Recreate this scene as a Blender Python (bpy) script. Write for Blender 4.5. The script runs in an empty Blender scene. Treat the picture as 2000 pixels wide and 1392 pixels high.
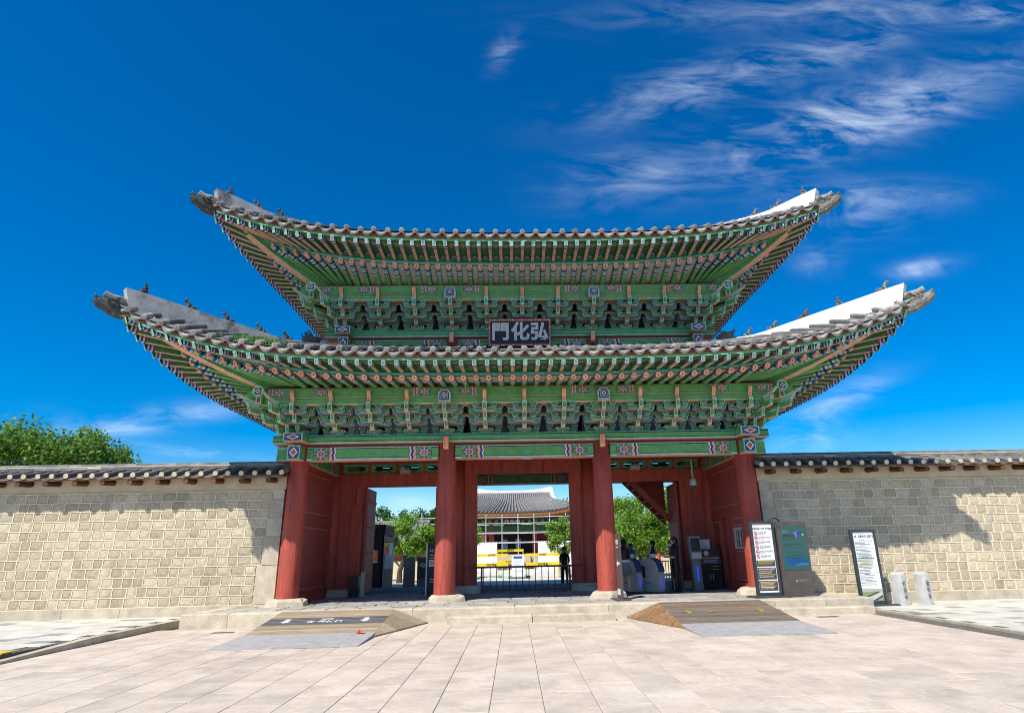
import bpy, math, random
import numpy as np
from mathutils import Vector, Matrix, Quaternion
random.seed(7)
S = bpy.context.scene
COL = S.collection

# ---------------------------------------------------------------- camera
CP = Vector((-.3416, -19.2182, 1.65))
def cam_axes(p, y, r):
    f = Vector((math.sin(y)*math.cos(p), math.cos(y)*math.cos(p), math.sin(p)))
    r0 = Vector((math.cos(y), -math.sin(y), 0)); u0 = r0.cross(f)
    return math.cos(r)*r0+math.sin(r)*u0, -math.sin(r)*r0+math.cos(r)*u0, f
CR, CU, CF = cam_axes(.3081, .04, -.0223)
FPX, PPX = 1200.69, 1047.07
cd = bpy.data.cameras.new('camera'); co = bpy.data.objects.new('camera', cd); COL.objects.link(co)
cd.sensor_width = 36; cd.lens = 36*FPX/2000; cd.shift_x = -(PPX-1000)/2000
cd.clip_end = 3000; cd.clip_start = .05
M = Matrix(((CR.x, CU.x, -CF.x, CP.x), (CR.y, CU.y, -CF.y, CP.y), (CR.z, CU.z, -CF.z, CP.z), (0, 0, 0, 1)))
co.matrix_world = M
S.camera = co
def ray(u, v): return CF+CR*((u-PPX)/FPX)-CU*((v-696)/FPX)

# ---------------------------------------------------------------- sun, sky, exposure
SUN = Vector((-.74, -1.0, 1.50)).normalized()
EL = math.asin(SUN.z); AZ = math.atan2(SUN.x, SUN.y)
sl = bpy.data.lights.new('sun', 'SUN'); so = bpy.data.objects.new('sun', sl); COL.objects.link(so)
sl.energy = 3.6; sl.angle = math.radians(.53); sl.color = (1, .945, .86)
so.rotation_euler = (-SUN).to_track_quat('-Z', 'Y').to_euler(); so.location = (-20, -30, 40)
S.view_settings.view_transform = 'Standard'; S.view_settings.look = 'None'
S.view_settings.exposure = .90; S.view_settings.gamma = 1; S.view_settings.use_curve_mapping = False
S.cycles.max_bounces = 8; S.cycles.diffuse_bounces = 5; S.cycles.glossy_bounces = 3; S.cycles.transparent_max_bounces = 6
S.cycles.caustics_reflective = False; S.cycles.caustics_refractive = False
S.cycles.use_denoising = True; S.cycles.pixel_filter_type = 'BLACKMAN_HARRIS'; S.cycles.filter_width = 1.0

W = bpy.data.worlds.new('World'); S.world = W; W.use_nodes = True
nt = W.node_tree; nt.nodes.clear()
def nd(t, **k):
    n = nt.nodes.new(t)
    for a, b in k.items(): setattr(n, a, b)
    return n
def lk(a, b): nt.links.new(a, b)
def mth(op, a, b=None, c=None, clamp=False):
    n = nt.nodes.new('ShaderNodeMath'); n.operation = op; n.use_clamp = clamp
    for i, x in enumerate((a, b, c)):
        if x is None: continue
        if isinstance(x, (int, float)): n.inputs[i].default_value = x
        else: nt.links.new(x, n.inputs[i])
    return n.outputs[0]
sky = nd('ShaderNodeTexSky', sky_type='NISHITA', sun_disc=False)
sky.sun_elevation = EL; sky.sun_rotation = AZ; sky.air_density = 1.0; sky.dust_density = .15; sky.ozone_density = 4.5; sky.altitude = 100
hs = nd('ShaderNodeHueSaturation'); hs.inputs['Hue'].default_value = .505; hs.inputs['Saturation'].default_value = 1.62; hs.inputs['Value'].default_value = .78
lk(sky.outputs[0], hs.inputs['Color'])
tc = nd('ShaderNodeTexCoord'); sp = nd('ShaderNodeSeparateXYZ'); lk(tc.outputs['Generated'], sp.inputs[0])
yy = mth('MAXIMUM', sp.outputs[1], .08)
U_ = mth('DIVIDE', sp.outputs[0], yy); V_ = mth('DIVIDE', sp.outputs[2], yy)
def uv(px, py):
    d = ray(px, py); return d.x/d.y, d.z/d.y
def blob(x0, y0, x1, y1, wid, amp):
    """soft streak of cirrus between two sky directions"""
    a = uv(x0, y0); b = uv(x1, y1)
    cx, cy = (a[0]+b[0])/2, (a[1]+b[1])/2; dx, dy = b[0]-a[0], b[1]-a[1]
    L = math.hypot(dx, dy)/2; dx /= 2*L; dy /= 2*L; w = wid/FPX*1.05
    du = mth('SUBTRACT', U_, cx); dv = mth('SUBTRACT', V_, cy)
    s = mth('DIVIDE', mth('MULTIPLY_ADD', du, dx, mth('MULTIPLY', dv, dy)), L)
    t = mth('DIVIDE', mth('MULTIPLY_ADD', du, -dy, mth('MULTIPLY', dv, dx)), w)
    r2 = mth('MULTIPLY_ADD', s, s, mth('MULTIPLY', t, t))
    return mth('MULTIPLY', mth('EXPONENT', mth('MULTIPLY', r2, -1.1)), amp)
acc = None
for b in [(1180, 215, 1560, 110, 55, .85), (1420, 290, 1970, 130, 62, 1.1), (1450, 330, 1830, 210, 50, .7), (1480, 150, 1760, 70, 40, .7),
          (1110, 360, 1350, 330, 60, .55), (1560, 385, 1830, 380, 32, .9), (1500, 440, 1760, 420, 45, .5), (965, 135, 1005, 70, 24, .75),
          (1735, 535, 1850, 515, 17, 1.3), (1560, 520, 1640, 500, 30, .5), (1540, 835, 1720, 745, 24, 1.0), (1500, 870, 1650, 845, 26, 1.0), (1700, 830, 1760, 838, 9, .7),
          (180, 838, 440, 800, 20, 1.25), (60, 820, 240, 845, 22, .5), (230, 868, 470, 892, 9, .9), (1250, 30, 2050, 10, 50, .45),
          (740, 990, 860, 1000, 26, 1.0), (1880, 40, 2000, 20, 30, .7)]:
    q = blob(*b); acc = q if acc is None else mth('ADD', acc, q)
cmb = nd('ShaderNodeCombineXYZ'); lk(U_, cmb.inputs[0]); lk(V_, cmb.inputs[1])
mp = nd('ShaderNodeMapping'); lk(cmb.outputs[0], mp.inputs[0]); mp.inputs['Rotation'].default_value = (0, 0, -.38); mp.inputs['Scale'].default_value = (2.6, 7.0, 1)
nz = nd('ShaderNodeTexNoise'); nz.inputs['Scale'].default_value = 1.5; nz.inputs['Detail'].default_value = 10; nz.inputs['Roughness'].default_value = .6; nz.inputs['Distortion'].default_value = 1.6
lk(mp.outputs[0], nz.inputs['Vector'])
nz2 = nd('ShaderNodeTexNoise'); nz2.inputs['Scale'].default_value = 1.0; nz2.inputs['Detail'].default_value = 10; nz2.inputs['Roughness'].default_value = .7; nz2.inputs['Distortion'].default_value = .8
mp2 = nd('ShaderNodeMapping'); lk(cmb.outputs[0], mp2.inputs[0]); mp2.inputs['Rotation'].default_value = (0, 0, -.75); mp2.inputs['Scale'].default_value = (6, 30, 1)
lk(mp2.outputs[0], nz2.inputs['Vector'])
# cloud out of view, added as fill light for the shade, on the direction sphere
mp3 = nd('ShaderNodeMapping'); lk(tc.outputs['Generated'], mp3.inputs[0]); mp3.inputs['Scale'].default_value = (2.2, 3.4, 4.6); mp3.inputs['Rotation'].default_value = (0, .2, .5)
nz3 = nd('ShaderNodeTexNoise'); nz3.inputs['Scale'].default_value = 1.5; nz3.inputs['Detail'].default_value = 8; nz3.inputs['Roughness'].default_value = .6; nz3.inputs['Distortion'].default_value = .8
lk(mp3.outputs[0], nz3.inputs['Vector'])
away = mth('MULTIPLY', mth('SUBTRACT', .35, sp.outputs[1]), 2.2, clamp=True)
gen = mth('MULTIPLY', mth('MULTIPLY', mth('SUBTRACT', nz3.outputs['Fac'], .47), 4.0, clamp=True), mth('MULTIPLY', away, .55))
tex = mth('MULTIPLY', mth('SUBTRACT', mth('MULTIPLY_ADD', nz2.outputs['Fac'], .42, mth('MULTIPLY', nz.outputs['Fac'], 1.0)), .60), 2.5, clamp=True)
dens = mth('MULTIPLY', tex, mth('POWER', mth('MULTIPLY', acc, .95, clamp=True), .8))
dens = mth('MULTIPLY', mth('ADD', mth('POWER', dens, 1.2), gen), .52, clamp=True)
mx = nd('ShaderNodeMix', data_type='RGBA'); lk(dens, mx.inputs['Factor']); lk(hs.outputs[0], mx.inputs['A'])
mx.inputs['B'].default_value = (6.6, 7.2, 7.9, 1)
bg = nd('ShaderNodeBackground'); bg.inputs['Strength'].default_value = .105
lk(mx.outputs['Result'], bg.inputs['Color'])
wo = nd('ShaderNodeOutputWorld'); lk(bg.outputs[0], wo.inputs[0])

# ---------------------------------------------------------------- materials
MATS = {}
def mk(name, c1=(.5, .5, .5), c2=None, scale=4., stretch=(1, 1, 1), detail=5., rough=.7, bump=.0, rnd=0., col=False, speck=None, stain=None, metal=0., fine=0., lo=.35, hi=.65, emit=None, bscale=None, world=None, crack=None):
    m = bpy.data.materials.new(name); m.use_nodes = True; t = m.node_tree; N = t.nodes; Lk = t.links.new
    bs = N['Principled BSDF']; bs.inputs['Roughness'].default_value = rough; bs.inputs['Metallic'].default_value = metal
    bs.inputs['Specular IOR Level'].default_value = .3
    tcn = N.new('ShaderNodeTexCoord'); oi = N.new('ShaderNodeObjectInfo')
    mu = N.new('ShaderNodeMath'); mu.operation = 'MULTIPLY'; mu.inputs[1].default_value = 57.; Lk(oi.outputs['Random'], mu.inputs[0])
    ad = N.new('ShaderNodeVectorMath'); ad.operation = 'ADD'; Lk(tcn.outputs['Object'], ad.inputs[0]); Lk(mu.outputs[0], ad.inputs[1])
    mp = N.new('ShaderNodeMapping'); mp.inputs['Scale'].default_value = stretch; Lk(ad.outputs[0], mp.inputs[0])
    def noise(sc, de=5., ro=.55):
        n = N.new('ShaderNodeTexNoise'); n.inputs['Scale'].default_value = sc; n.inputs['Detail'].default_value = de; n.inputs['Roughness'].default_value = ro
        Lk(mp.outputs[0], n.inputs['Vector']); return n.outputs['Fac']
    def rng(x, a, b, c, d):
        r = N.new('ShaderNodeMapRange'); r.clamp = True
        for i, q in zip(('From Min', 'From Max', 'To Min', 'To Max'), (a, b, c, d)): r.inputs[i].default_value = q
        Lk(x, r.inputs['Value']); return r.outputs[0]
    def mix(f, a, b, bt='MIX'):
        x = N.new('ShaderNodeMix'); x.data_type = 'RGBA'; x.blend_type = bt
        if isinstance(f, float): x.inputs['Factor'].default_value = f
        else: Lk(f, x.inputs['Factor'])
        for s, q in (('A', a), ('B', b)):
            if isinstance(q, tuple): x.inputs[s].default_value = (*q, 1)
            else: Lk(q, x.inputs[s])
        return x.outputs['Result']
    n1 = noise(scale, detail)
    if col:
        at = N.new('ShaderNodeAttribute'); at.attribute_name = 'Col'
        v = rng(n1, .25, .75, .78, 1.18)
        c = mix(1., at.outputs['Color'], v, 'MULTIPLY')
    else:
        c = mix(rng(n1, lo, hi, 0, 1), c1, c2 or c1)
    if fine: c = mix(1., c, rng(noise(scale*9, 2.), .3, .7, 1-fine, 1+fine), 'MULTIPLY')
    if speck:
        c = mix(rng(noise(speck[1], 2., .7), speck[2], speck[2]+.05, 0, speck[3]), c, speck[0])
    if stain:
        c = mix(rng(noise(stain[1], 6., .65), stain[2], stain[2]+.18, 0, stain[3]), c, stain[0])
    if world:
        ge = N.new('ShaderNodeNewGeometry')
        for wcol, wsc, wthr, wamt, wst in world:
            wm_ = N.new('ShaderNodeMapping'); wm_.inputs['Scale'].default_value = wst; Lk(ge.outputs['Position'], wm_.inputs[0])
            wn_ = N.new('ShaderNodeTexNoise'); wn_.inputs['Scale'].default_value = wsc; wn_.inputs['Detail'].default_value = 7; wn_.inputs['Roughness'].default_value = .65; Lk(wm_.outputs[0], wn_.inputs['Vector'])
            c = mix(rng(wn_.outputs['Fac'], wthr, wthr+.14, 0, wamt), c, wcol)
    if crack:
        cm_ = N.new('ShaderNodeMapping'); cm_.inputs['Scale'].default_value = (crack[1], crack[1], crack[2]); Lk(ad.outputs[0], cm_.inputs[0])
        cn_ = N.new('ShaderNodeTexNoise'); cn_.inputs['Scale'].default_value = 1; cn_.inputs['Detail'].default_value = 3; Lk(cm_.outputs[0], cn_.inputs['Vector'])
        c = mix(rng(cn_.outputs['Fac'], crack[3], crack[3]+.03, 0, crack[4]), c, crack[0])
    if rnd:
        c = mix(1., c, rng(oi.outputs['Random'], 0, 1, 1-rnd, 1+rnd), 'MULTIPLY')
    Lk(c, bs.inputs['Base Color'])
    if bump:
        b = N.new('ShaderNodeBump'); b.inputs['Strength'].default_value = bump; b.inputs['Distance'].default_value = .02
        Lk(noise(bscale or scale*3, 6., .6), b.inputs['Height']); Lk(b.outputs[0], bs.inputs['Normal'])
    if emit:
        bs.inputs['Emission Color'].default_value = (*emit[0], 1); bs.inputs['Emission Strength'].default_value = emit[1]
    MATS[name] = m; return m
mk('painted_wood', col=True, scale=5, stretch=(1, 1, 1), fine=.16, rough=.7, bump=.2, rnd=.09, stain=((.20, .19, .14), 2.3, .56, .34))
mk('plain_paint', col=True, scale=2, rough=.5)
mk('red_wood', (.45, .088, .058), (.32, .06, .043), scale=6, stretch=(1, 1, .13), rough=.62, bump=.5, fine=.16, stain=((.10, .03, .025), 3.6, .60, .5), crack=((.035, .014, .012), 22, .5, .65, .6))
mk('red_panel', (.40, .085, .068), (.33, .068, .056), scale=2.5, rough=.55, bump=.1, fine=.06)
mk('granite', (.56, .49, .37), (.42, .36, .27), scale=3, rough=.85, bump=.5, fine=.1, speck=((.12, .11, .10), 130, .60, .6), stain=((.27, .23, .15), 1.3, .55, .6), bscale=40, rnd=.1)
mk('platform_stone', (.42, .40, .35), (.28, .27, .245), scale=2.2, rough=.85, bump=.4, fine=.1, speck=((.1, .1, .1), 110, .6, .5), bscale=30, rnd=.16)
mk('wall_stone', (.66, .56, .415), (.49, .41, .30), scale=5, rough=.9, bump=1., fine=.2, speck=((.13, .12, .11), 120, .6, .55), bscale=26, rnd=.2, stain=((.26, .21, .14), 2.2, .62, .5), world=[((.24, .20, .14), .8, .56, .55, (1, 1, .45)), ((.68, .60, .46), .45, .55, .4, (1, 1, 1))])
mk('wall_mortar', (.80, .70, .46), (.66, .56, .34), scale=3, rough=.9, bump=.3, fine=.1, stain=((.25, .2, .12), .9, .62, .5), world=[((.30, .25, .16), 1.1, .58, .6, (1, 1, .4))])
mk('plaster', (.66, .57, .41), (.53, .45, .31), scale=2, rough=.9, bump=.3, fine=.08, stain=((.26, .21, .13), 1.2, .58, .6))
mk('slab', (.58, .49, .39), (.465, .39, .312), scale=1.6, rough=.88, bump=.12, fine=.07, rnd=.055, speck=((.25, .22, .2), 90, .62, .35), stain=((.33, .28, .235), 1.7, .52, .6), bscale=60, world=[((.30, .255, .215), .55, .56, .55, (1, .6, 1)), ((.13, .115, .10), 6.5, .70, .5, (1, 1, 1)), ((.66, .58, .49), .35, .54, .4, (1, 1, 1))])
mk('joint', (.10, .09, .075), (.16, .145, .12), scale=5, rough=.95)
mk('pale_slab', (.60, .57, .48), (.48, .46, .40), scale=2, rough=.88, bump=.1, fine=.08, rnd=.1, stain=((.33, .33, .31), 1.1, .6, .5))
mk('dark_slab', (.34, .34, .32), (.26, .26, .245), scale=2, rough=.85, bump=.1, fine=.1, rnd=.25)
mk('roof_tile', (.12, .12, .125), (.20, .19, .175), scale=4, rough=.8, bump=.4, fine=.15, rnd=.25, stain=((.30, .27, .2), 3, .6, .5))
mk('tile_end', (.40, .37, .325), (.25, .235, .215), scale=14, rough=.85, bump=.6, fine=.15, rnd=.2)
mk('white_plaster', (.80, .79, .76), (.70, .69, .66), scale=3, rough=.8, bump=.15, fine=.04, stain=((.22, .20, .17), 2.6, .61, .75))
mk('stained_shade_plaster', (.46, .45, .435), (.33, .325, .315), scale=2.4, rough=.85, bump=.2, fine=.07, stain=((.05, .05, .042), 1.5, .47, .92))  # base tone greyed for the ridge's grazing shade; dark patches are real stains
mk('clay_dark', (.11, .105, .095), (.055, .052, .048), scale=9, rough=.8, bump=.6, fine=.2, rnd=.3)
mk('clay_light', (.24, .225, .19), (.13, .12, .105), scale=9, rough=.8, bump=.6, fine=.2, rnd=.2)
mk('log_wood', (.17, .065, .032), (.07, .033, .02), scale=6, stretch=(1, 1, 1), rough=.7, bump=.5, fine=.2, rnd=.2)
mk('deck_wood', (.38, .30, .20), (.25, .195, .135), scale=6, stretch=(.35, 5, 5), rough=.8, bump=.5, fine=.2, rnd=.22)
mk('deck_dark', (.20, .16, .125), (.12, .097, .078), scale=6, stretch=(.35, 5, 5), rough=.8, bump=.5, fine=.2, rnd=.22)
mk('deck_brown', (.27, .155, .075), (.17, .10, .05), scale=6, stretch=(2, 1, 1), rough=.75, bump=.4, fine=.15, rnd=.18)
mk('grip_strip', (.115, .11, .115), (.075, .072, .075), scale=9, rough=.85, fine=.2)
mk('metal_plate', (.50, .49, .47), (.40, .39, .38), scale=5, rough=.55, metal=.25, bump=.6, fine=.08, bscale=90)
mk('dark_metal', (.055, .065, .075), (.04, .045, .05), scale=4, rough=.45, metal=.2)
mk('brown_metal', (.115, .095, .085), (.09, .078, .07), scale=3, rough=.5, metal=.15)
mk('black_board', (.014, .014, .016), (.02, .02, .022), scale=3, rough=.5)
mk('grey_metal', (.40, .41, .42), (.32, .33, .34), scale=3, rough=.4, metal=.4)
mk('white_sheet', (.80, .80, .80), (.72, .72, .73), scale=.7, rough=.6)
mk('glass', (.03, .05, .05), (.05, .07, .07), scale=2, rough=.08)
mk('screen', (.01, .02, .03), rough=.15, emit=((.07, .26, .24), .22))
mk('led', (.02, .03, .5), rough=.3, emit=((.05, .1, 1.), .3))
mk('bark', (.09, .065, .045), (.045, .034, .026), scale=7, stretch=(1, 1, .25), rough=.9, bump=.8)
mk('sand', (.52, .45, .35), (.44, .38, .30), scale=.6, rough=.95, fine=.07)
mk('ground_earth', (.36, .34, .30), (.28, .27, .24), scale=.3, rough=.95, fine=.1)
mk('grass_blade', (.16, .33, .05), (.09, .22, .035), scale=9, rough=.7)
def mk_leaf(name, a, b):
    m = bpy.data.materials.new(name); m.use_nodes = True; t = m.node_tree; N = t.nodes; Lk = t.links.new
    for n in list(N): N.remove(n)
    out = N.new('ShaderNodeOutputMaterial'); at = N.new('ShaderNodeAttribute'); at.attribute_name = 'Col'
    mxn = N.new('ShaderNodeMix'); mxn.data_type = 'RGBA'; mxn.inputs['A'].default_value = (*a, 1); mxn.inputs['B'].default_value = (*b, 1)
    Lk(at.outputs['Fac'], mxn.inputs['Factor'])
    d = N.new('ShaderNodeBsdfPrincipled'); d.inputs['Roughness'].default_value = .5; d.inputs['Specular IOR Level'].default_value = .25
    tr = N.new('ShaderNodeBsdfTranslucent'); ms = N.new('ShaderNodeMixShader'); ms.inputs[0].default_value = .38
    Lk(mxn.outputs['Result'], d.inputs['Base Color']); Lk(mxn.outputs['Result'], tr.inputs[0])
    Lk(d.outputs[0], ms.inputs[1]); Lk(tr.outputs[0], ms.inputs[2]); Lk(ms.outputs[0], out.inputs[0])
    MATS[name] = m
mk_leaf('leaf_green', (.035, .11, .015), (.22, .38, .05))
mk_leaf('leaf_bright', (.13, .29, .03), (.32, .50, .07))
mk_leaf('leaf_dark', (.03, .085, .015), (.08, .17, .03))

# palette of the painted woodwork (linear)
GREEN = (.125, .345, .12); GREEND = (.06, .17, .055); GREENB = (.10, .28, .085); TEAL = (.06, .40, .35); MINT = (.32, .62, .50); ORANGE = (.82, .22, .085)
SALMON = (.88, .40, .26); PINK = (.80, .44, .36); BLUE = (.03, .05, .34); REDW = (.27, .055, .042); INK = (.012, .016, .014)
OCHRE = (.33, .21, .035); WHITE = (.80, .78, .72); CREAM = (.55, .53, .43); RED = (.42, .035, .025)

# ---------------------------------------------------------------- mesh helper
class MB:
    def __init__(s): s.v = []; s.f = []; s.c = []; s.m = []
    def poly(s, pts, col=WHITE, mat=0):
        n = len(s.v); s.v += [tuple(p) for p in pts]; s.f.append(tuple(range(n, n+len(pts)))); s.c.append(col); s.m.append(mat)
    def box(s, a, b, col=WHITE, mat=0, cols=None):
        (x0, y0, z0), (x1, y1, z1) = a, b; n = len(s.v)
        s.v += [(x0, y0, z0), (x1, y0, z0), (x1, y1, z0), (x0, y1, z0), (x0, y0, z1), (x1, y0, z1), (x1, y1, z1), (x0, y1, z1)]
        # order: bottom, top, front(-y), right(+x), back(+y), left(-x)
        F = [(0, 3, 2, 1), (4, 5, 6, 7), (0, 1, 5, 4), (1, 2, 6, 5), (2, 3, 7, 6), (3, 0, 4, 7)]
        for i, f in enumerate(F):
            s.f.append(tuple(n+k for k in f)); s.c.append(cols[i] if cols else col); s.m.append(mat)
    def hexa(s, p, col=WHITE, mat=0, cols=None):
        """8 corners: bottom loop 0-3 (ccw seen from above), top loop 4-7"""
        n = len(s.v); s.v += [tuple(q) for q in p]
        F = [(0, 3, 2, 1), (4, 5, 6, 7), (0, 1, 5, 4), (1, 2, 6, 5), (2, 3, 7, 6), (3, 0, 4, 7)]
        for i, f in enumerate(F):
            s.f.append(tuple(n+k for k in f)); s.c.append(cols[i] if cols else col); s.m.append(mat)
    def prism(s, pts, ext, front=WHITE, side=None, back=None, sides=None, mat=0):
        pts = [Vector(p) for p in pts]; ext = Vector(ext); n = len(s.v); k = len(pts)
        nrm = Vector((0, 0, 0))
        for i in range(k): nrm += pts[i].cross(pts[(i+1) % k])
        flip = nrm.dot(ext) > 0
        s.v += [tuple(p) for p in pts]+[tuple(p+ext) for p in pts]
        A = tuple(range(n, n+k)); B = tuple(range(n+k, n+2*k))
        s.f.append(A[::-1] if flip else A); s.c.append(front); s.m.append(mat)
        s.f.append(B if flip else B[::-1]); s.c.append(back or front); s.m.append(mat)
        for i in range(k):
            j = (i+1) % k; q = (A[i], A[j], B[j], B[i])
            s.f.append(q if flip else q[::-1]); s.c.append(sides[i] if sides else (side or front)); s.m.append(mat)
    def inset(s, pts, off, rings, mat=0):
        """flat painted rings on a polygon: rings=[(shrink, colour), ...], lifted by off*k"""
        pts = [Vector(p) for p in pts]; c = sum(pts, Vector())/len(pts); off = Vector(off)
        for k, (sc, col) in enumerate(rings):
            s.poly([c+(p-c)*sc+off*(k+1) for p in pts], col, mat)
    def tube(s, path, rad, n=8, col=WHITE, mat=0, cap=True, up=None, flat=1., cols=None, arc=None):
        path = [Vector(p) for p in path]; K = len(path); base = len(s.v)
        if not isinstance(rad, (list, tuple)): rad = [rad]*K
        for i, p in enumerate(path):
            t = (path[min(i+1, K-1)]-path[max(i-1, 0)])
            t = t.normalized() if t.length > 1e-9 else Vector((0, 0, 1))
            u0 = Vector(up) if up else (Vector((0, 0, 1)) if abs(t.z) < .9 else Vector((1, 0, 0)))
            a = t.cross(u0).normalized(); b = a.cross(t)
            for k in range(n):
                an = 2*math.pi*k/n if arc is None else arc[0]+(arc[1]-arc[0])*k/(n-1)
                s.v.append(tuple(p+rad[i]*(a*math.cos(an)+b*math.sin(an)*flat)))
        for i in range(K-1):
            for k in range(n if arc is None else n-1):
                k2 = (k+1) % n
                s.f.append((base+i*n+k, base+(i+1)*n+k, base+(i+1)*n+k2, base+i*n+k2)[::-1]); s.c.append(cols[i] if cols else col); s.m.append(mat)
        if cap:
            s.f.append(tuple(base+k for k in range(n))[::-1]); s.c.append(cols[0] if cols else col); s.m.append(mat)
            s.f.append(tuple(base+(K-1)*n+k for k in range(n))); s.c.append(cols[-1] if cols else col); s.m.append(mat)
    def ball(s, c, r, col=WHITE, mat=0, nu=8, nv=6, sc=(1, 1, 1)):
        c = Vector(c); path = []; base = len(s.v)
        for j in range(1, nv):
            th = math.pi*j/nv
            for k in range(nu):
                ph = 2*math.pi*k/nu
                s.v.append((c.x+r*sc[0]*math.sin(th)*math.cos(ph), c.y+r*sc[1]*math.sin(th)*math.sin(ph), c.z+r*sc[2]*math.cos(th)))
        t = len(s.v); s.v += [(c.x, c.y, c.z+r*sc[2]), (c.x, c.y, c.z-r*sc[2])]
        for j in range(nv-2):
            for k in range(nu):
                k2 = (k+1) % nu; s.f.append((base+j*nu+k, base+(j+1)*nu+k, base+(j+1)*nu+k2, base+j*nu+k2)); s.c.append(col); s.m.append(mat)
        for k in range(nu):
            k2 = (k+1) % nu
            s.f.append((t, base+k, base+k2)); s.c.append(col); s.m.append(mat)
            s.f.append((t+1, base+(nv-2)*nu+k2, base+(nv-2)*nu+k)); s.c.append(col); s.m.append(mat)
    def xf(s, M, start=0):
        for i in range(start, len(s.v)): s.v[i] = tuple(M @ Vector(s.v[i]))
    def add(s, o, M=None):
        n = len(s.v); s.v += [tuple(M @ Vector(p)) for p in o.v] if M else o.v
        s.f += [tuple(n+k for k in f) for f in o.f]; s.c += o.c; s.m += o.m
    def mesh(s, name, mats, smooth=False):
        me = bpy.data.meshes.new(name); me.from_pydata(s.v, [], s.f)
        if isinstance(mats, str): mats = [mats]
        for m in mats: me.materials.append(MATS[m])
        tot = np.array([len(f) for f in s.f]); cc = np.ones((len(s.f), 4), np.float32); cc[:, :3] = np.array(s.c, np.float32)
        at = me.color_attributes.new('Col', 'FLOAT_COLOR', 'CORNER'); at.data.foreach_set('color', np.repeat(cc, tot, 0).ravel())
        if any(s.m): me.polygons.foreach_set('material_index', np.array(s.m, np.int32))
        if smooth: me.polygons.foreach_set('use_smooth', np.ones(len(s.f), bool))
        me.update(); return me
    def build(s, name, mats, parent=None, smooth=False, **k):
        return obj(name, s.mesh(name, mats, smooth), parent, **k)
def obj(name, me, parent=None, loc=None, rot=None, scale=None, mw=None, label=None, cat=None, group=None, kind=None):
    o = bpy.data.objects.new(name, me); COL.objects.link(o)
    if parent is not None: o.parent = parent
    if mw is not None: o.matrix_basis = mw
    else:
        if loc is not None: o.location = loc
        if rot is not None: o.rotation_euler = rot
        if scale is not None: o.scale = scale
    tag(o, label, cat, group, kind); return o
def tag(o, label=None, cat=None, group=None, kind=None):
    if label: o['label'] = label
    if cat: o['category'] = cat
    if group: o['group'] = group
    if kind: o['kind'] = kind
    return o
def empty(name, loc=(0, 0, 0), rz=0, label=None, cat=None, group=None, parent=None):
    o = bpy.data.objects.new(name, None); COL.objects.link(o); o.location = loc; o.rotation_euler = (0, 0, rz)
    if parent is not None: o.parent = parent
    return tag(o, label, cat, group)
TMP = bpy.data.scenes.new('workshop')
def baked(o):
    vl = TMP.view_layers[0]; vl.update(); return bpy.data.meshes.new_from_object(o.evaluated_get(vl.depsgraph))
def text_mesh(s, size, mat, name='lettering', bold=0., ext=.002, align='CENTER'):
    c = bpy.data.curves.new('txt', 'FONT'); c.body = s; c.size = size; c.align_x = align; c.align_y = 'CENTER'; c.offset = bold; c.extrude = ext; c.resolution_u = 3
    o = bpy.data.objects.new('txt', c); TMP.collection.objects.link(o); me = baked(o); me.name = name
    me.materials.clear(); me.materials.append(MATS[mat]); bpy.data.objects.remove(o); bpy.data.curves.remove(c); return me
RX90 = math.pi/2
for nm, cc in (('ink_white', (.75, .75, .74)), ('ink_black', (.015, .015, .018)), ('ink_navy', (.02, .06, .2)), ('ink_yellow', (.30, .23, .055)), ('ink_red', (.5, .03, .03)), ('ink_grey', (.25, .25, .26))):
    mk(nm, cc, rough=.6)
# ================================================================ ground and paving
g = MB(); R = 900
g.poly([(-R, -R, -.06), (R, -R, -.06), (R, R, -.06), (-R, R, -.06)])
g.build('ground', 'ground_earth', kind='structure')
XL, XR = -9.25, 9.15         # edges of the plaza paving
def block_mesh(name, mat, amp=.0, n=1, bev=.012, top=True, seed=0):
    """unit block (1 x 1 x 1, centred in x and y, top at z=0) with chamfered top edge"""
    r = random.Random(seed); m = MB(); b = bev
    lo = [(-.5, -.5, -1), (.5, -.5, -1), (.5, .5, -1), (-.5, .5, -1)]
    return lo
def slab_mesh(sx, sy, th, mat, name='paving_slab', ch=.006, seed=0):
    m = MB(); x, y = sx/2, sy/2; c = ch
    lo = [(-x, -y, -th), (x, -y, -th), (x, y, -th), (-x, y, -th)]
    mi = [(-x, -y, -c), (x, -y, -c), (x, y, -c), (-x, y, -c)]
    up = [(-x+c, -y+c, 0), (x-c, -y+c, 0), (x-c, y-c, 0), (-x+c, y-c, 0)]
    n = len(m.v); m.v += lo+mi+up
    for k in range(4):
        j = (k+1) % 4
        m.f += [(k, j, 4+j, 4+k), (4+k, 4+j, 8+j, 8+k)]
    m.f += [(8, 9, 10, 11)]; m.c = [WHITE]*9; m.m = [0]*9
    return m.mesh(name, mat)
bed = MB(); bed.box((XL, -16, -.05), (XR, -2.28, -.012))
plaza = bed.build('plaza', 'joint', kind='structure')
SW, SLn = .615, 1.21
me_s = slab_mesh(SW-.006, SLn-.005, .035, 'slab'); rest = MB(); cnt = []; cuts = []
ncol = int((XR-XL)/SW)+1
for i in range(ncol):
    x = XL+SW*(i+.5)
    if x+SW/2 > XR+.02: continue
    off = (i*.37 % 1)*SLn
    for j in range(-2, 14):
        y = -15.6+j*SLn+off
        if y-SLn/2 < -2.36 and y+SLn/2 > -2.3:
            cuts.append((x, y-SLn/2, -2.302))
        if y+SLn/2 > -2.3 or y-SLn/2 < -15.6: continue
        cnt.append((y, x))
rr = random.Random(3)
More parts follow.
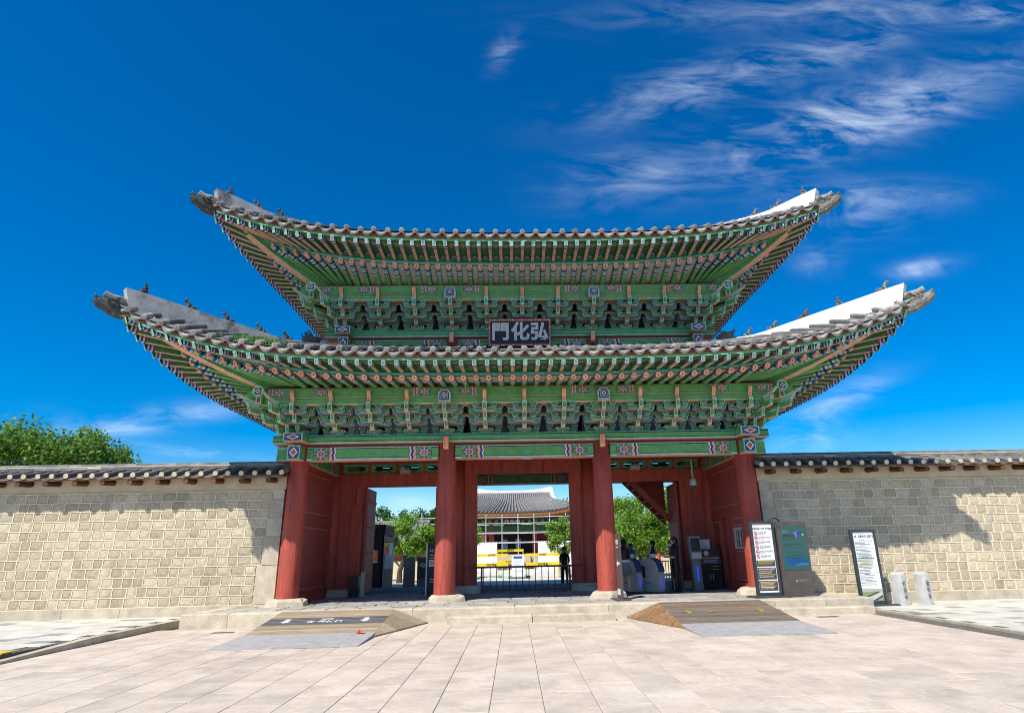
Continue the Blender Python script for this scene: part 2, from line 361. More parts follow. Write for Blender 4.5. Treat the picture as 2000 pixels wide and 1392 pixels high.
def inview(x, y):
    d = Vector((x, y, 0))-CP; z = d.dot(CF)
    if z < .5: return False
    u = PPX+FPX*d.dot(CR)/z; v = 696-FPX*d.dot(CU)/z
    return -60 < u < 2060 and v < 1450
vis = sorted([c for c in cnt if inview(c[1], c[0])])
keep = set(vis[:285])
for (y, x) in cnt:
    z = rr.uniform(-.0015, .0015)
    if (y, x) in keep: obj('paving_slab', me_s, plaza, loc=(x, y, z))
    else: rest.box((x-SW/2+.003, y-SLn/2+.003, -.03), (x+SW/2-.003, y+SLn/2-.003, z))
for (x, ya, yb) in cuts:
    q = MB(); q.box((x-SW/2+.003, ya+.003, -.03), (x+SW/2-.003, yb, rr.uniform(-.001, .001))); q.build('paving_slab', 'slab', plaza)
rest.build('paving_slabs', 'slab', plaza, kind='stuff')
# strip of slabs closing the gap to the platform
for i in range(ncol):
    x = XL+SW*(i+.5)
    if x+SW/2 > XR+.02: continue
# side pavements, slightly raised on one side behind a kerb
def side_pavement(name, x0, x1, y0, y1, z, seed):
    bedm = MB(); bedm.box((x0, y0, -.05), (x1, y1, z-.012)); base = bedm.build(name, 'joint', kind='structure')
    A = slab_mesh(.446, .446, .03, 'pale_slab', 'pavement_slab', .004); B = slab_mesh(.446, .446, .03, 'dark_slab', 'pavement_slab', .004)
    st = MB(); r = random.Random(seed); lst = []
    ny = int((y1-y0)/.45)
    for j in range(ny):
        y = y1-.225-j*.45; xx = x0+.225+(.225 if j % 2 else 0)
        while xx < x1-.22:
            lst.append((xx, y)); xx += .45
    pos = [q for q in lst if inview(*q)]; pos.sort(key=lambda q: q[1]); kp = set(pos[:295])
    for q in lst:
        dk = r.random() < .12
        if q in kp: obj('pavement_slab', B if dk else A, base, loc=(q[0], q[1], z))
        else: st.box((q[0]-.223, q[1]-.223, z-.03), (q[0]+.223, q[1]+.223, z))
    if st.v: st.build('pavement_slabs', 'pale_slab', base, kind='stuff')
    return base
ZL, ZR = .125, .03
side_pavement('left_pavement', -25.3, XL-.22, -9.2, 0., ZL, 5)
side_pavement('right_pavement', XR+.14, 25.3, -9.2, 0., ZR, 6)
kb = empty('kerb', (XL-.11, 0, 0), label='low granite kerb along the raised grey pavement by the plaza', cat='kerb')
for k in range(8):
    m = MB(); y1 = -.0-k*1.18; y0 = y1-1.172; h = .135 if k < 5 else max(.02, .135-(k-4)*.045)
    h0 = .135 if k < 4 else max(.02, .135-(k-3)*.045)
    m.hexa([(-.1, y0, -.05), (.1, y0, -.05), (.1, y1, -.05), (-.1, y1, -.05), (-.1, y0, h0), (.085, y0, h0), (.085, y1, h), (-.1, y1, h)])
    m.build('kerb_stone', 'granite', kb)
flush = MB(); flush.box((XR+.0, -9.2, -.05), (XR+.135, -.0, .034)); 
flush.build('edging_strip', 'granite', kind='structure')
tp = empty('tactile_paving', (-9.62, -6.75, ZL), label='yellow tactile paving strip on the raised pavement beside the kerb', cat='tactile paving')
for k in range(3):
    m = MB(); x = -.3*k; m.box((x-.146, -.146, 0), (x+.146, .146, .02), col=(.62, .43, .03))
    for a in range(6):
        for b in range(6):
            m.tube([(x-.12+a*.048, -.12+b*.048, .02), (x-.12+a*.048, -.12+b*.048, .026)], [.017, .011], 6, (.66, .47, .03))
    m.build('tactile_tile', 'plain_paint', tp)
# lawn tuft at the foot of the wall
gb = MB(); r = random.Random(11)
for k in range(420):
    x = r.gauss(-15.4, .28); y = -.02-abs(r.gauss(0, .05)); h = r.uniform(.05, .17)*max(.25, 1-abs(x+15.4)/.7); a = r.uniform(0, 6.28)
    dx, dy = math.cos(a)*.008, math.sin(a)*.008; lx, ly = r.uniform(-.05, .05), r.uniform(-.08, .01)
    gb.poly([(x-dx, y-dy, ZL-.01), (x+dx, y+dy, ZL-.01), (x+lx, y+ly, ZL+h)])
gb.build('grass_tuft', 'grass_blade', label='green grass tuft at the foot of the stone wall by the pavement', cat='grass', kind='stuff')

# ================================================================ stone platform
PX0, PX1, PY0, PY1, PZ = -8.72, 9.0, -2.3, 8.6, .35
plat = empty('stone_platform', (0, PY0, 0), label='low granite platform with grey paving that carries the palace gate', cat='platform')
core = MB(); core.box((PX0+.06, .06, -.05), (PX1-.06, PY1-PY0, PZ-.03)); core.build('core', 'joint', plat)
def rough_block(a, b, seed, amp=.008, n=6):
    """granite block from corner a to corner b with slightly uneven edges"""
    r = random.Random(seed); m = MB(); (x0, y0, z0), (x1, y1, z1) = a, b; c = min(.022, (z1-z0)*.2)
    def loop(z, s):
        L = []
        for k in range(n): L.append((x0+s+(x1-x0-2*s)*k/n, y0+s+r.uniform(-amp, amp), z+r.uniform(-amp, amp)*.4))
        L.append((x1-s, y0+s, z))
        for k in range(1): L.append((x1-s, y1-s, z))
        L.append((x0+s, y1-s, z)); return L
    A, B, C = loop(z0, 0), loop(z1-c, 0), loop(z1, c)
    k = len(A); m.v += A+B+C
    for i in range(k):
        j = (i+1) % k; m.f += [(i, j, k+j, k+i), (k+i, k+j, 2*k+j, 2*k+i)]
    m.f.append(tuple(range(2*k, 3*k))); m.f.append(tuple(range(k))[::-1]); m.c = [WHITE]*len(m.f); m.m = [0]*len(m.f); return m
xs = [PX0, -7.55, -5.2, -2.95, -.35, 2.05, 4.35, 6.4, 7.75, PX1]
for k in range(len(xs)-1):
    rough_block((xs[k]+.004, 0, -.05), (xs[k+1]-.004, .52, PZ), 40+k).build('edge_block', 'granite', plat)
for side in (0, 1):
    x0, x1 = (PX0, PX0+.5) if side == 0 else (PX1-.5, PX1)
    for k in range(1):
        rough_block((x0, .525, -.05), (x1, PY1-PY0, PZ-.002), 60+side).build('edge_block', 'granite', plat)
r = random.Random(21); fl = []
y = .53; row = 0
while y < PY1-PY0-.1:
    d = r.uniform(.42, .6) if y < 6.5 else .8; x = PX0+.51
    while x < PX1-.52:
        w = r.uniform(.5, .95); x2 = min(x+w, PX1-.51)
        if PX1-.51-x2 < .3: x2 = PX1-.51
        fl.append((x, y, x2, y+d)); x = x2
    y += d
st = MB()
for k, (x0, y0, x1, y1) in enumerate(fl):
    m = MB(); z = PZ-.006+r.uniform(-.008, .006); j = lambda: r.uniform(-.012, .012)
    q = [(x0+.013+abs(j()), y0+.013+abs(j())), (x1-.013-abs(j()), y0+.013+abs(j())), (x1-.013-abs(j()), y1-.013-abs(j())), (x0+.013+abs(j()), y1-.013-abs(j()))]
    m.hexa([(*p, PZ-.05) for p in q]+[(*p, z+j()*.3) for p in q])
    if k < 285: m.build('floor_stone', 'platform_stone', plat)
    else: st.add(m)
if st.v: st.build('floor_stones', 'platform_stone', plat, kind='stuff')
# step stones in front of the platform
def step(x0, x1, lab, s):
    e = empty('step_stone', ((x0+x1)/2, PY0-.25, 0), label=lab, cat='step', group='granite step stones')
    w = (x1-x0)/2
    m = rough_block((-w, -.22, -.04), (w, .22, .175), s, .006); m.build('block', 'granite', e)
step(-2.02, .075, 'granite step stone before the central bay, on the side of the worn pale ramp', 71)
step(.09, 2.16, 'granite step stone before the central bay, on the side of the dark ramp', 72)
step(6.35, 8.75, 'granite step stone at the platform end below the standing signboards', 73)
dr = MB(); dr.box((7.02, -3.32, .002), (7.55, -3.12, .006)); dr.build('drain_cover', 'dark_metal', label='small dark drain plate set in paving below the signboard step', cat='drain')
dr = MB(); dr.box((-7.5, -3.25, .002), (-7.0, -3.05, .006)); dr.build('drain_cover', 'dark_metal', label='small dark drain plate set in paving beside the worn ramp', cat='drain')

# ================================================================ wooden ramps
def ramp(x0, x1, wing, lab, mat, wmat, inkm, words, flip, seed):
    yt, yb, ys = -2.31, -4.55, -6.2; zt, zb = .355, .075
    e = empty('access_ramp', ((x0+x1)/2, yb, 0), label=lab, cat='ramp'); cx = (x0+x1)/2; r = random.Random(seed)
    def P(x, y, dz=0): return (x-cx, y-yb, zb+(zt-zb)*(y-yb)/(yt-yb)+dz)
    n = 16; gx = [(yt-yb)/n*k for k in range(n+1)]
    for k in range(n):
        ya, yc = yb+gx[k]+.004, yb+gx[k+1]-.004; dz = r.uniform(-.002, .002); m = MB()
        grip = 6 <= k <= 10
        m.hexa([P(x0, ya, -.04), P(x1, ya, -.04), P(x1, yc, -.04), P(x0, yc, -.04), P(x0, ya, dz), P(x1, ya, dz), P(x1, yc, dz), P(x0, yc, dz)])
        m.build('deck_board', ('grip_strip' if grip and not flip else (mat if not (flip and k == 11) else 'deck_brown')), e)
        if grip and k < 10 and not flip:
            s = MB(); s.hexa([P(x0+.05, yc-.008, .001), P(x1-.05, yc-.008, .001), P(x1-.05, yc+.018, .001), P(x0+.05, yc+.018, .001), P(x0+.05, yc-.012, .006), P(x1-.05, yc-.012, .006), P(x1-.05, yc+.018, .006), P(x0+.05, yc+.018, .006)], col=(.24, .23, .22))
            s.build('grip_bar', 'plain_paint', e)
    # metal landing plates
    npl = 7; w = (x1-x0+.06)/npl
    for k in range(npl):
        xa = x0-.03+w*k; m = MB()
        m.hexa([(xa+.002-cx, ys-yb, .004), (xa+w-.002-cx, ys-yb, .004), (xa+w-.002-cx, -.004, .02), (xa+.002-cx, -.004, .02), (xa+.002-cx, ys-yb, .012), (xa+w-.002-cx, ys-yb, .012), (xa+w-.002-cx, -.004, zb+.002), (xa+.002-cx, -.004, zb+.002)])
        m.build('landing_plate', 'metal_plate', e)
    # side wings made of boards fanning from the upper corner
    for sgn, xe, wide in ((-1, x0, wing[0]), (1, x1, wing[1])):
        A = Vector(P(xe, yt)); B = Vector((xe+sgn*wide-cx, yt-yb, .0)); C = Vector((xe-cx+sgn*.02, yb-.35-yb, .0)); D = Vector(P(xe, yb)); 
        nb = 5 if wide > .4 else 2
        for k in range(nb):
            a0, a1 = k/nb, (k+1)/nb
            o0, o1 = B.lerp(C, a0), B.lerp(C, a1); i0, i1 = A.lerp(D, a0), A.lerp(D, a1)
            g_ = (o1-o0)*.02
            m = MB(); dn = Vector((0, 0, -.03))
            m.hexa([i0+dn, i1+dn, o1+dn, o0+dn, i0+g_, i1-g_, o1-g_+Vector((0, 0, .035)), o0+g_+Vector((0, 0, .035))] if sgn > 0 else [o0+dn, o1+dn, i1+dn, i0+dn, o0+g_+Vector((0, 0, .035)), o1-g_+Vector((0, 0, .035)), i1-g_, i0+g_])
            m.build('wing_board', wmat, e)
    # painted arrows and words
    ang = math.atan2(zt-zb, yt-yb); ym = yb+(yt-yb)*.53 if not flip else yb+(yt-yb)*.47
    for fx in (-.33, .33):
        m = MB(); s = 1 if flip else -1
        pts = [(-.055, -.16), (.055, -.16), (.055, .02), (.13, .02), (0, .17), (-.13, .02), (-.055, .02)]
        q = [(a*(1 if s > 0 else -1), b*s) for a, b in pts]
        xx = fx*(x1-x0)
        m.poly([P(cx+xx+a, ym+b*1.15, .0095) for a, b in q]); m.build('arrow_mark', inkm, e)
    for (wd, sz, dy) in words:
        me = text_mesh(wd, sz, inkm, 'lettering', .004, .0008)
        p = P(cx, ym+dy, .011); obj('lettering', me, e, loc=p, rot=(ang, 0, 0) if flip else (-ang, 0, math.pi))
ramp(-6.2, -3.4, (.3, .85), 'worn pale wooden ramp with dark grip strips and white arrows', 'deck_wood', 'deck_wood', 'ink_white', [('나가는 곳', .21, -.09), ('EXIT', .13, .14)], False, 1)
ramp(3.35, 6.0, (.85, .3), 'dark brown wooden ramp with faded yellow arrows and an orange-brown wing', 'deck_dark', 'deck_brown', 'ink_yellow', [('들어가는 곳', .17, 0)], True, 2)
lf = MB(); lf.tube([(-3.75, -4.72, .062), (-3.70, -4.73, .10), (-3.64, -4.72, .075)], [.03, .055, .02], 7, (.45, .09, .02)); lf.poly([(-3.75, -4.72, .1), (-3.62, -4.80, .09), (-3.57, -4.72, .13), (-3.64, -4.66, .12)], (.5, .12, .02))
lf.build('dry_leaf', 'plain_paint', label='curled orange dry leaf lying on the grey landing plate', cat='leaf')

# ================================================================ stone boundary walls
def stone_mesh(seed, mat='wall_stone'):
    r = random.Random(seed); m = MB(); n = 4
    P = [[None]*(n+1) for _ in range(n+1)]
    for i in range(n+1):
        for j in range(n+1):
            ed = i in (0, n) or j in (0, n)
            x = -.5+i/n+(r.uniform(-.035, .035) if ed else r.uniform(-.05, .05)); z = -.5+j/n+(r.uniform(-.035, .035) if ed else r.uniform(-.05, .05))
            P[i][j] = (max(-.5, min(.5, x)), (0 if ed else -.6-r.uniform(0, .8)), max(-.5, min(.5, z)))
    for i in range(n+1):
        for j in range(n+1): m.v.append(P[i][j])
    for i in range(n):
        for j in range(n):
            a = i*(n+1)+j; m.f.append((a, a+n+1, a+n+2, a+1)); m.c.append(WHITE); m.m.append(0)
    return m.mesh('stone', mat)
STV = [stone_mesh(100+k) for k in range(8)]
def wall(side, lab, zg):
    """boundary wall running away from the gate; local x grows away from the gate"""
    sx = side; X0 = 7.25; LEN = 17.0
    e = empty('boundary_wall', (sx*X0, .4, 0), label=lab, cat='wall', group='stone boundary walls beside the gate')
    def L(x): return sx*x
    def bx(m, x0, x1, y0, y1, z0, z1, **k):
        m.box((min(L(x0), L(x1)), y0-.4, z0), (max(L(x0), L(x1)), y1-.4, z1), **k)
    VX = 9.3     # built stone by stone as far as the view reaches
    zb, z1 = zg+.27, 3.60; nrow = 12; rh = (z1-zb)/nrow
    m = MB(); bx(m, .05, LEN, .02, .78, -.05, 3.62); mor = m; r = random.Random(9+side)
    # foundation course
    x = .02; k = 0
    while x < LEN:
        w = r.uniform(1.5, 2.3); b = MB(); bx(b, x+.006, min(x+w, LEN)-.006, -.055-(.02 if k == 0 else 0), .3, -.05, zg+(.262 if k else .262+rh)-.0)
        if k == 0: b = MB(); bx(b, x+.006, x+2.0, -.06, .3, -.05, zg+.265+0); w = 2.0
        if x < VX: b.build('foundation_stone', 'granite', e)
        else: mor.add(b)
        x += w; k += 1
    # quoin stones by the gate column
    q = [(zb, .95, .72), (zb+.0, 0, 0)]
    z = zb; qs = []
    widths = [.66, .52, .60, .50, .46, .44]
    hs = [(0, 4), (4, 7), (7, 9), (9, 11), (11, 12)]
    for k, (a, b_) in enumerate(hs):
        w = [.62, .50, .46, .42, .36][k]; b = MB(); bx(b, .02, w-.012, -.02-.004*(k % 2), .3, zb+a*rh+.008, zb+b_*rh-.008); b.build('corner_stone', 'granite', e); qs.append((a, b_, w))
    far = MB()
    for row in range(nrow):
        w0 = [w for a, b_, w in qs if a <= row < b_][0]
        x = w0+.012; zc = zb+(row+.5)*rh
        # raised horizontal pointing below each course
        bx(mor, w0, LEN, -.016, .05, zb+row*rh-.014, zb+row*rh+.012)
        while x < LEN-.3:
            w = r.choice((.27, .29, .31, .33, .36, .40))
            if x+w > VX and x < VX: pass
            hj = r.uniform(-.01, .006)
            if x < VX:
                o = obj('stone', STV[r.randrange(8)], e, loc=(L(x+w/2), .0-.4-.002, zc+.002), scale=(w-.030, .010, rh-.032+hj))
                bx(mor, x+w-.012, x+w+.010, -.014, .05, zb+row*rh+.008, zb+(row+1)*rh-.01)
            else: bx(far, x+.014, x+w-.014, -.014, .05, zb+row*rh+.016, zb+(row+1)*rh-.02)
            x += w
    bx(mor, qs[-1][2]-.3, LEN, -.018, .05, z1-.014, z1+.012)
    mor.build('mortar', 'wall_mortar', e); far.build('far_stones', 'wall_stone', e, kind='stuff')
    # plastered band under the eave
    p = MB(); bx(p, .0, LEN, .012, .76, 3.62, 4.02); p.build('plaster_band', 'plaster', e)
    # round rafters, board and tiled coping
    lg = MB(); lg.tube([(0, .35, .0), (0, -.54, -.075)], [.085, .078], 10); lm = lg.mesh('rafter', 'log_wood', False)
    x = .35; k = 0
    while x < LEN:
        obj('rafter', lm, e, loc=(L(x), -.4, 3.93), rot=(r.uniform(-.02, .02), 0, r.uniform(-.03, .03))) if x < VX+.6 else None
        x += .8
    b = MB(); b.box((min(L(-.1), L(LEN)), -.565-.4, 3.955), (max(L(-.1), L(LEN)), -.47-.4, 4.015)); b.hexa([(min(L(-.1), L(LEN)), -.86, 3.98), (max(L(-.1), L(LEN)), -.86, 3.98), (max(L(-.1), L(LEN)), -.1, 4.04), (min(L(-.1), L(LEN)), -.1, 4.04), (min(L(-.1), L(LEN)), -.86, 4.0), (max(L(-.1), L(LEN)), -.86, 4.0), (max(L(-.1), L(LEN)), -.1, 4.06), (min(L(-.1), L(LEN)), -.1, 4.06)])
    b.build('eave_board', 'log_wood', e)
    # concave tile bed with scalloped edge
    SP = .39; t = MB(); n = int(LEN/SP)
    ye, ze, yr, zr = -.58-.4, 4.035, .0, 4.31
    for sidey in (0, 1):
        for k in range(n+1):
            xa = -.06+k*SP
            for a in range(6):
                u0, u1 = a/6, (a+1)/6; d0, d1 = -.055*math.sin(math.pi*u0), -.055*math.sin(math.pi*u1)
                Y0, Y1 = (ye, yr) if sidey == 0 else (-ye, -yr)
                pa, pb = (L(xa+u0*SP), Y0, ze+d0), (L(xa+u1*SP), Y0, ze+d1); pc, pd = (L(xa+u1*SP), Y1, zr+d1*.5), (L(xa+u0*SP), Y1, zr+d0*.5)
                t.poly([pa, pb, pc, pd]); 
                if sidey == 0: t.poly([(pa[0], pa[1]-.004, pa[2]-.028), (pb[0], pb[1]-.004, pb[2]-.028), pb, pa]); t.poly([(pa[0], pa[1]-.004, pa[2]-.028), (pb[0], pb[1]-.004, pb[2]-.028), (pb[0], -.8, pb[2]-.0), (pa[0], -.8, pa[2]-.0)])
    t.build('concave_tiles', 'roof_tile', e, kind='stuff')
    rt = MB(); nn = 3
    for k in range(nn):
        a, b2 = k/nn, (k+1)/nn
        p0 = Vector((0, ye-.02+(yr-ye)*a, ze+.03+(zr-ze)*a)); p1 = Vector((0, ye-.02+(yr-ye)*b2, ze+.03+(zr-ze)*b2))
        rt.tube([p0, p1], [.078, .068], 9, cap=True)
    rm = rt.mesh('round_tile', 'roof_tile', False)
    cp = MB(); cp.tube([(0, 0, 0), (0, .012, .003)], [.073, .073], 12); cpm = cp.mesh('end_disc', 'plaster', False)
    for k in range(n+1):
        x = -.06+k*SP
        o = obj('round_tile', rm, e, loc=(L(x), r.uniform(-.012, .012), r.uniform(-.006, .006)), rot=(0, 0, r.uniform(-.03, .03))) if x < VX+.5 else None
        if o: obj('end_disc', cpm, o, loc=(0, ye-.031, ze+.028))
    # stacked ridge courses
    for c in range(4):
        x = -.1+r.uniform(-.2, 0); zc = 4.28+c*.052; hw = .25-c*.03
        if c == 3: hw = .12
        while x < LEN:
            w = r.uniform(.36, .44); m = MB(); dz = r.uniform(-.006, .006); dy = r.uniform(-.012, .012)
            x2 = min(x+w, LEN)
            if c < 3: m.hexa([(min(L(x), L(x2-.004)), -hw+dy, zc), (max(L(x), L(x2-.004)), -hw+dy, zc), (max(L(x), L(x2-.004)), hw, zc), (min(L(x), L(x2-.004)), hw, zc), (min(L(x), L(x2-.004)), -hw+.0+dy, zc+.036+dz), (max(L(x), L(x2-.004)), -hw+dy, zc+.030+dz), (max(L(x), L(x2-.004)), hw, zc+.03), (min(L(x), L(x2-.004)), hw, zc+.036)])
            else: m.tube([(L(x), 0, zc+.0), (L(x2-.004), 0, zc+.003)], [.105, .097], 12)
            if x < VX+.5: m.build('ridge_tile', 'roof_tile', e)
            x = x2
    cr = MB(); bx(cr, -.1, LEN, .22, .58, 4.25, 4.44); cr.build('ridge_core', 'plaster', e)
    if True:
        fr = MB(); xq = VX+.5
        fr.tube([(L(xq), 0, 4.40), (L(LEN), 0, 4.40)], .12, 8); fr.build('far_ridge', 'roof_tile', e, kind='stuff')
    return e
wall(-1, 'pale stone boundary wall with tiled coping beside the raised kerbed pavement', ZL)
wall(1, 'pale stone boundary wall with tiled coping behind the signboards and inscribed stones', ZR)
# ================================================================ the gate
A_, B_ = 6.907, 2.4
gate = empty('palace_gate', (0, 0, 0), label='two storey wooden palace gate with green painted eaves and red columns', cat='gate')
ZB, ZCH0, ZCH1, ZPY0, ZPY1 = .54, 4.45, 4.85, 4.95, 5.21     # column foot, tie beam, plate beam
DEP = 8.0

def med(m, c, u, v, hu, hv, n, bg=OCHRE, simple=False):
    """painted rosette panel: centre c, half axes along u and v, lifted along n"""
    c, u, v, n = Vector(c), Vector(u), Vector(v), Vector(n); k = [0]
    def L(): k[0] += 1; return n*(.0016*k[0])
    def pol(pts, col):
        o = L(); m.poly([c+u*(p[0]*hu)+v*(p[1]*hv)+o for p in pts], col)
    def circ(r, N=14, ph=0, rx=0, ry=0, r2=None): return [(rx+(r if (r2 is None or i % 2 == 0) else r2)*math.cos(ph+2*math.pi*i/N), ry+(r if (r2 is None or i % 2 == 0) else r2)*math.sin(ph+2*math.pi*i/N)) for i in range(N)]
    pol([(-1, -1), (1, -1), (1, 1), (-1, 1)], INK); pol([(-.95, -.95), (.95, -.95), (.95, .95), (-.95, .95)], bg)
    if not simple:
        for sx in (-1, 1):
            for sy in (-1, 1): pol(circ(.3, 8, 0, sx*.72, sy*.72), TEAL); k[0] -= 1
        k[0] += 1
        for s in (-1, 1): pol(circ(.16, 6, 0, 0, s*.85), SALMON); k[0] -= 1
        k[0] += 1
    pol(circ(.84, 16), GREEND); pol(circ(.78, 16, 0, 0, 0, .64), MINT); pol(circ(.66, 16), BLUE)
    o = L()
    for i in range(8):
        a = 2*math.pi*i/8; ca, sa = math.cos(a), math.sin(a); w = .2
        m.poly([c+u*(hu*(ca*r_-sa*s_))+v*(hv*(sa*r_+ca*s_))+o for r_, s_ in ((.25, 0), (.45, -w), (.66, 0), (.45, w))], (SALMON if i % 2 else PINK))
    pol(circ(.34, 10), OCHRE); pol(circ(.27, 8), BLUE); pol(circ(.2, 10, 0, 0, 0, .1), WHITE); pol(circ(.09, 6), ORANGE)
def stripes(m, x0, x1, z0, z1, y, cols, wave=.02, n=8, back=1):
    k = len(cols); w = (x1-x0)/k
    for i, col in enumerate(cols):
        pts = []
        xa, xb = x0+w*i, x0+w*(i+1)
        W_ = lambda j: wave*math.sin(j/n*math.pi*4)
        pts = [(xa+(W_(j) if i else 0), y-.002, z0+(z1-z0)*j/n) for j in range(n+1)]+[(xb+(W_(j) if i < k-1 else 0), y-.002, z0+(z1-z0)*j/n) for j in range(n, -1, -1)]
        m.poly(pts[::-1] if back > 0 else pts, col)
def diamond_end(m, c, u, v, hu, hv, n):
    """end-grain panel with a diamond flower"""
    c, u, v, n = Vector(c), Vector(u), Vector(v), Vector(n); k = [0]
    def pol(pts, col):
        k[0] += 1; m.poly([c+u*(p[0]*hu)+v*(p[1]*hv)+n*(.0018*k[0]) for p in pts], col)
    q = lambda s: [(-s, -s), (s, -s), (s, s), (-s, s)]; d = lambda s, t=1: [(0, -s*t), (s, 0), (0, s*t), (-s, 0)]
    pol(q(.97), MINT); pol(q(.84), INK); pol(q(.78), BLUE)
    for sx in (-1, 1):
        for sy in (-1, 1): pol([(sx*.78, sy*.78), (sx*.4, sy*.78), (sx*.78, sy*.4)][::(1 if sx*sy > 0 else -1)], OCHRE)
    pol(d(.74), MINT); pol(d(.64), WHITE); pol(d(.54), SALMON)
    for sx, sy in ((0, .22), (0, -.22), (.22, 0), (-.22, 0)): pol([(sx+p[0], sy+p[1]) for p in d(.17)], RED)
    pol(d(.1), OCHRE)
def painted_beam(m, x0, x1, yf, yb, z0, z1, heads=True, headw=.46, gap=.2, both=False):
    m.box((x0, yf, z0), (x1, yb, z1), cols=[SALMON, GREEND, GREEN, GREEN, GREEN, GREEN])
    for y, s in (((yf, 1), (yb, -1)) if both else ((yf, 1),)):
        o = -.0015*s; h = z1-z0
        def st(za, zb, col, k=1): m.poly([(x0, y+o*k, za), (x1, y+o*k, za), (x1, y+o*k, zb), (x0, y+o*k, zb)][::s], col)
        st(z0, z0+h*.03, SALMON); st(z0+h*.03, z0+h*.15, MINT); st(z0+h*.15, z0+h*.20, INK); st(z1-h*.13, z1-h*.07, INK); st(z1-h*.07, z1, MINT)
        if heads:
            for e, sg in ((x0, 1), (x1, -1)):
                xa, xb = e+sg*gap, e+sg*(gap+headw); zc = z0+h*.5
                med(m, ((xa+xb)/2, y+o*1.5, zc), (1, 0, 0), (0, 0, 1), headw/2, h*.47, (0, -s, 0))
                cols = [OCHRE, PINK, SALMON, BLUE, BLUE, WHITE, OCHRE]
                xs0, xs1 = xb, xb+sg*.24
                stripes(m, min(xs0, xs1), max(xs0, xs1), z0+.01, z1-.01, y+o*1.8, cols if sg > 0 else cols[::-1], back=s)
# ---- columns and base stones
def column_mesh(h, r0, r1, seed):
    m = MB(); r = random.Random(seed); n = 20; zs = [0, .02, h*.3, h*.6, h]
    m.tube([(0, 0, z) for z in zs], [r0*.985, r0, r0*.985, (r0+r1)/2*1.01, r1], n, up=(0, 1, 0)); return m.mesh('column', 'red_wood', True)
cm = column_mesh(4.5, .315, .275, 1)
bs_v = []
for k in range(4):
    r = random.Random(30+k); m = MB(); N = 11; rad = [r.uniform(.40, .56)*(1.2 if abs(math.cos(2*math.pi*i/N)) > .6 else 1) for i in range(N)]
    lo = [(rad[i]*1.08*math.cos(2*math.pi*i/N), rad[i]*1.0*math.sin(2*math.pi*i/N), -.03) for i in range(N)]
    mi = [(rad[i]*math.cos(2*math.pi*i/N), rad[i]*.95*math.sin(2*math.pi*i/N), .13+r.uniform(-.05, .03)) for i in range(N)]
    up = [(rad[i]*.8*math.cos(2*math.pi*i/N), rad[i]*.78*math.sin(2*math.pi*i/N), .195) for i in range(N)]
    m.v = lo+mi+up
    for i in range(N):
        j = (i+1) % N; m.f += [(i, j, N+j, N+i), (N+i, N+j, 2*N+j, 2*N+i)]
    m.f.append(tuple(range(2*N, 3*N))); m.c = [WHITE]*len(m.f); m.m = [0]*len(m.f); bs_v.append(m.mesh('base_stone', 'granite', False))
for iy, y in enumerate((0, 3.9, 7.8)):
    for ix, x in enumerate((-A_, -B_, B_, A_)):
        obj('column', cm, gate, loc=(x, y, ZB), rot=(0, 0, ix*1.3+iy)); obj('base_stone', bs_v[(ix+iy) % 4], gate, loc=(x, y, .345), rot=(0, 0, ix*2.1))
# ---- tie beams and plate beams (front and back rows, sides)
def beams(y, both):
    for x0, x1 in ((-A_+.25, -B_-.26), (-B_+.26, B_-.26), (B_+.26, A_-.25)):
        m = MB(); painted_beam(m, x0, x1, y-.19, y+.19, ZCH0, ZCH1, gap=.2, both=both); m.build('tie_beam', 'painted_wood', gate)
    m = MB(); x0, x1 = -A_-.78, A_+.78; yf, yb = y-.30, y+.30
    m.box((x0, yf, ZPY0), (x1, yb, ZPY1), cols=[SALMON, GREEND, GREEN, GREEN, GREEN, GREEN]); h = ZPY1-ZPY0
    for s, yy_ in ((1, yf), (-1, yb)):
        o = -.0015*s
        for za, zb, col in ((ZPY0, ZPY0+.05, MINT), (ZPY0+.05, ZPY0+.072, INK), (ZPY1-.056, ZPY1-.032, INK), (ZPY1-.025, ZPY1, TEAL)):
            m.poly([(x0, yy_+o, za), (x1, yy_+o, za), (x1, yy_+o, zb), (x0, yy_+o, zb)][::s], col)
    m.build('plate_beam', 'painted_wood', gate)
    f = MB(); f.box((-A_+.2, y-.1, ZCH1), (A_-.2, y+.1, ZPY0), cols=[REDW]*6); f.build('infill_board', 'painted_wood', gate)
beams(0, False); beams(7.8, True)
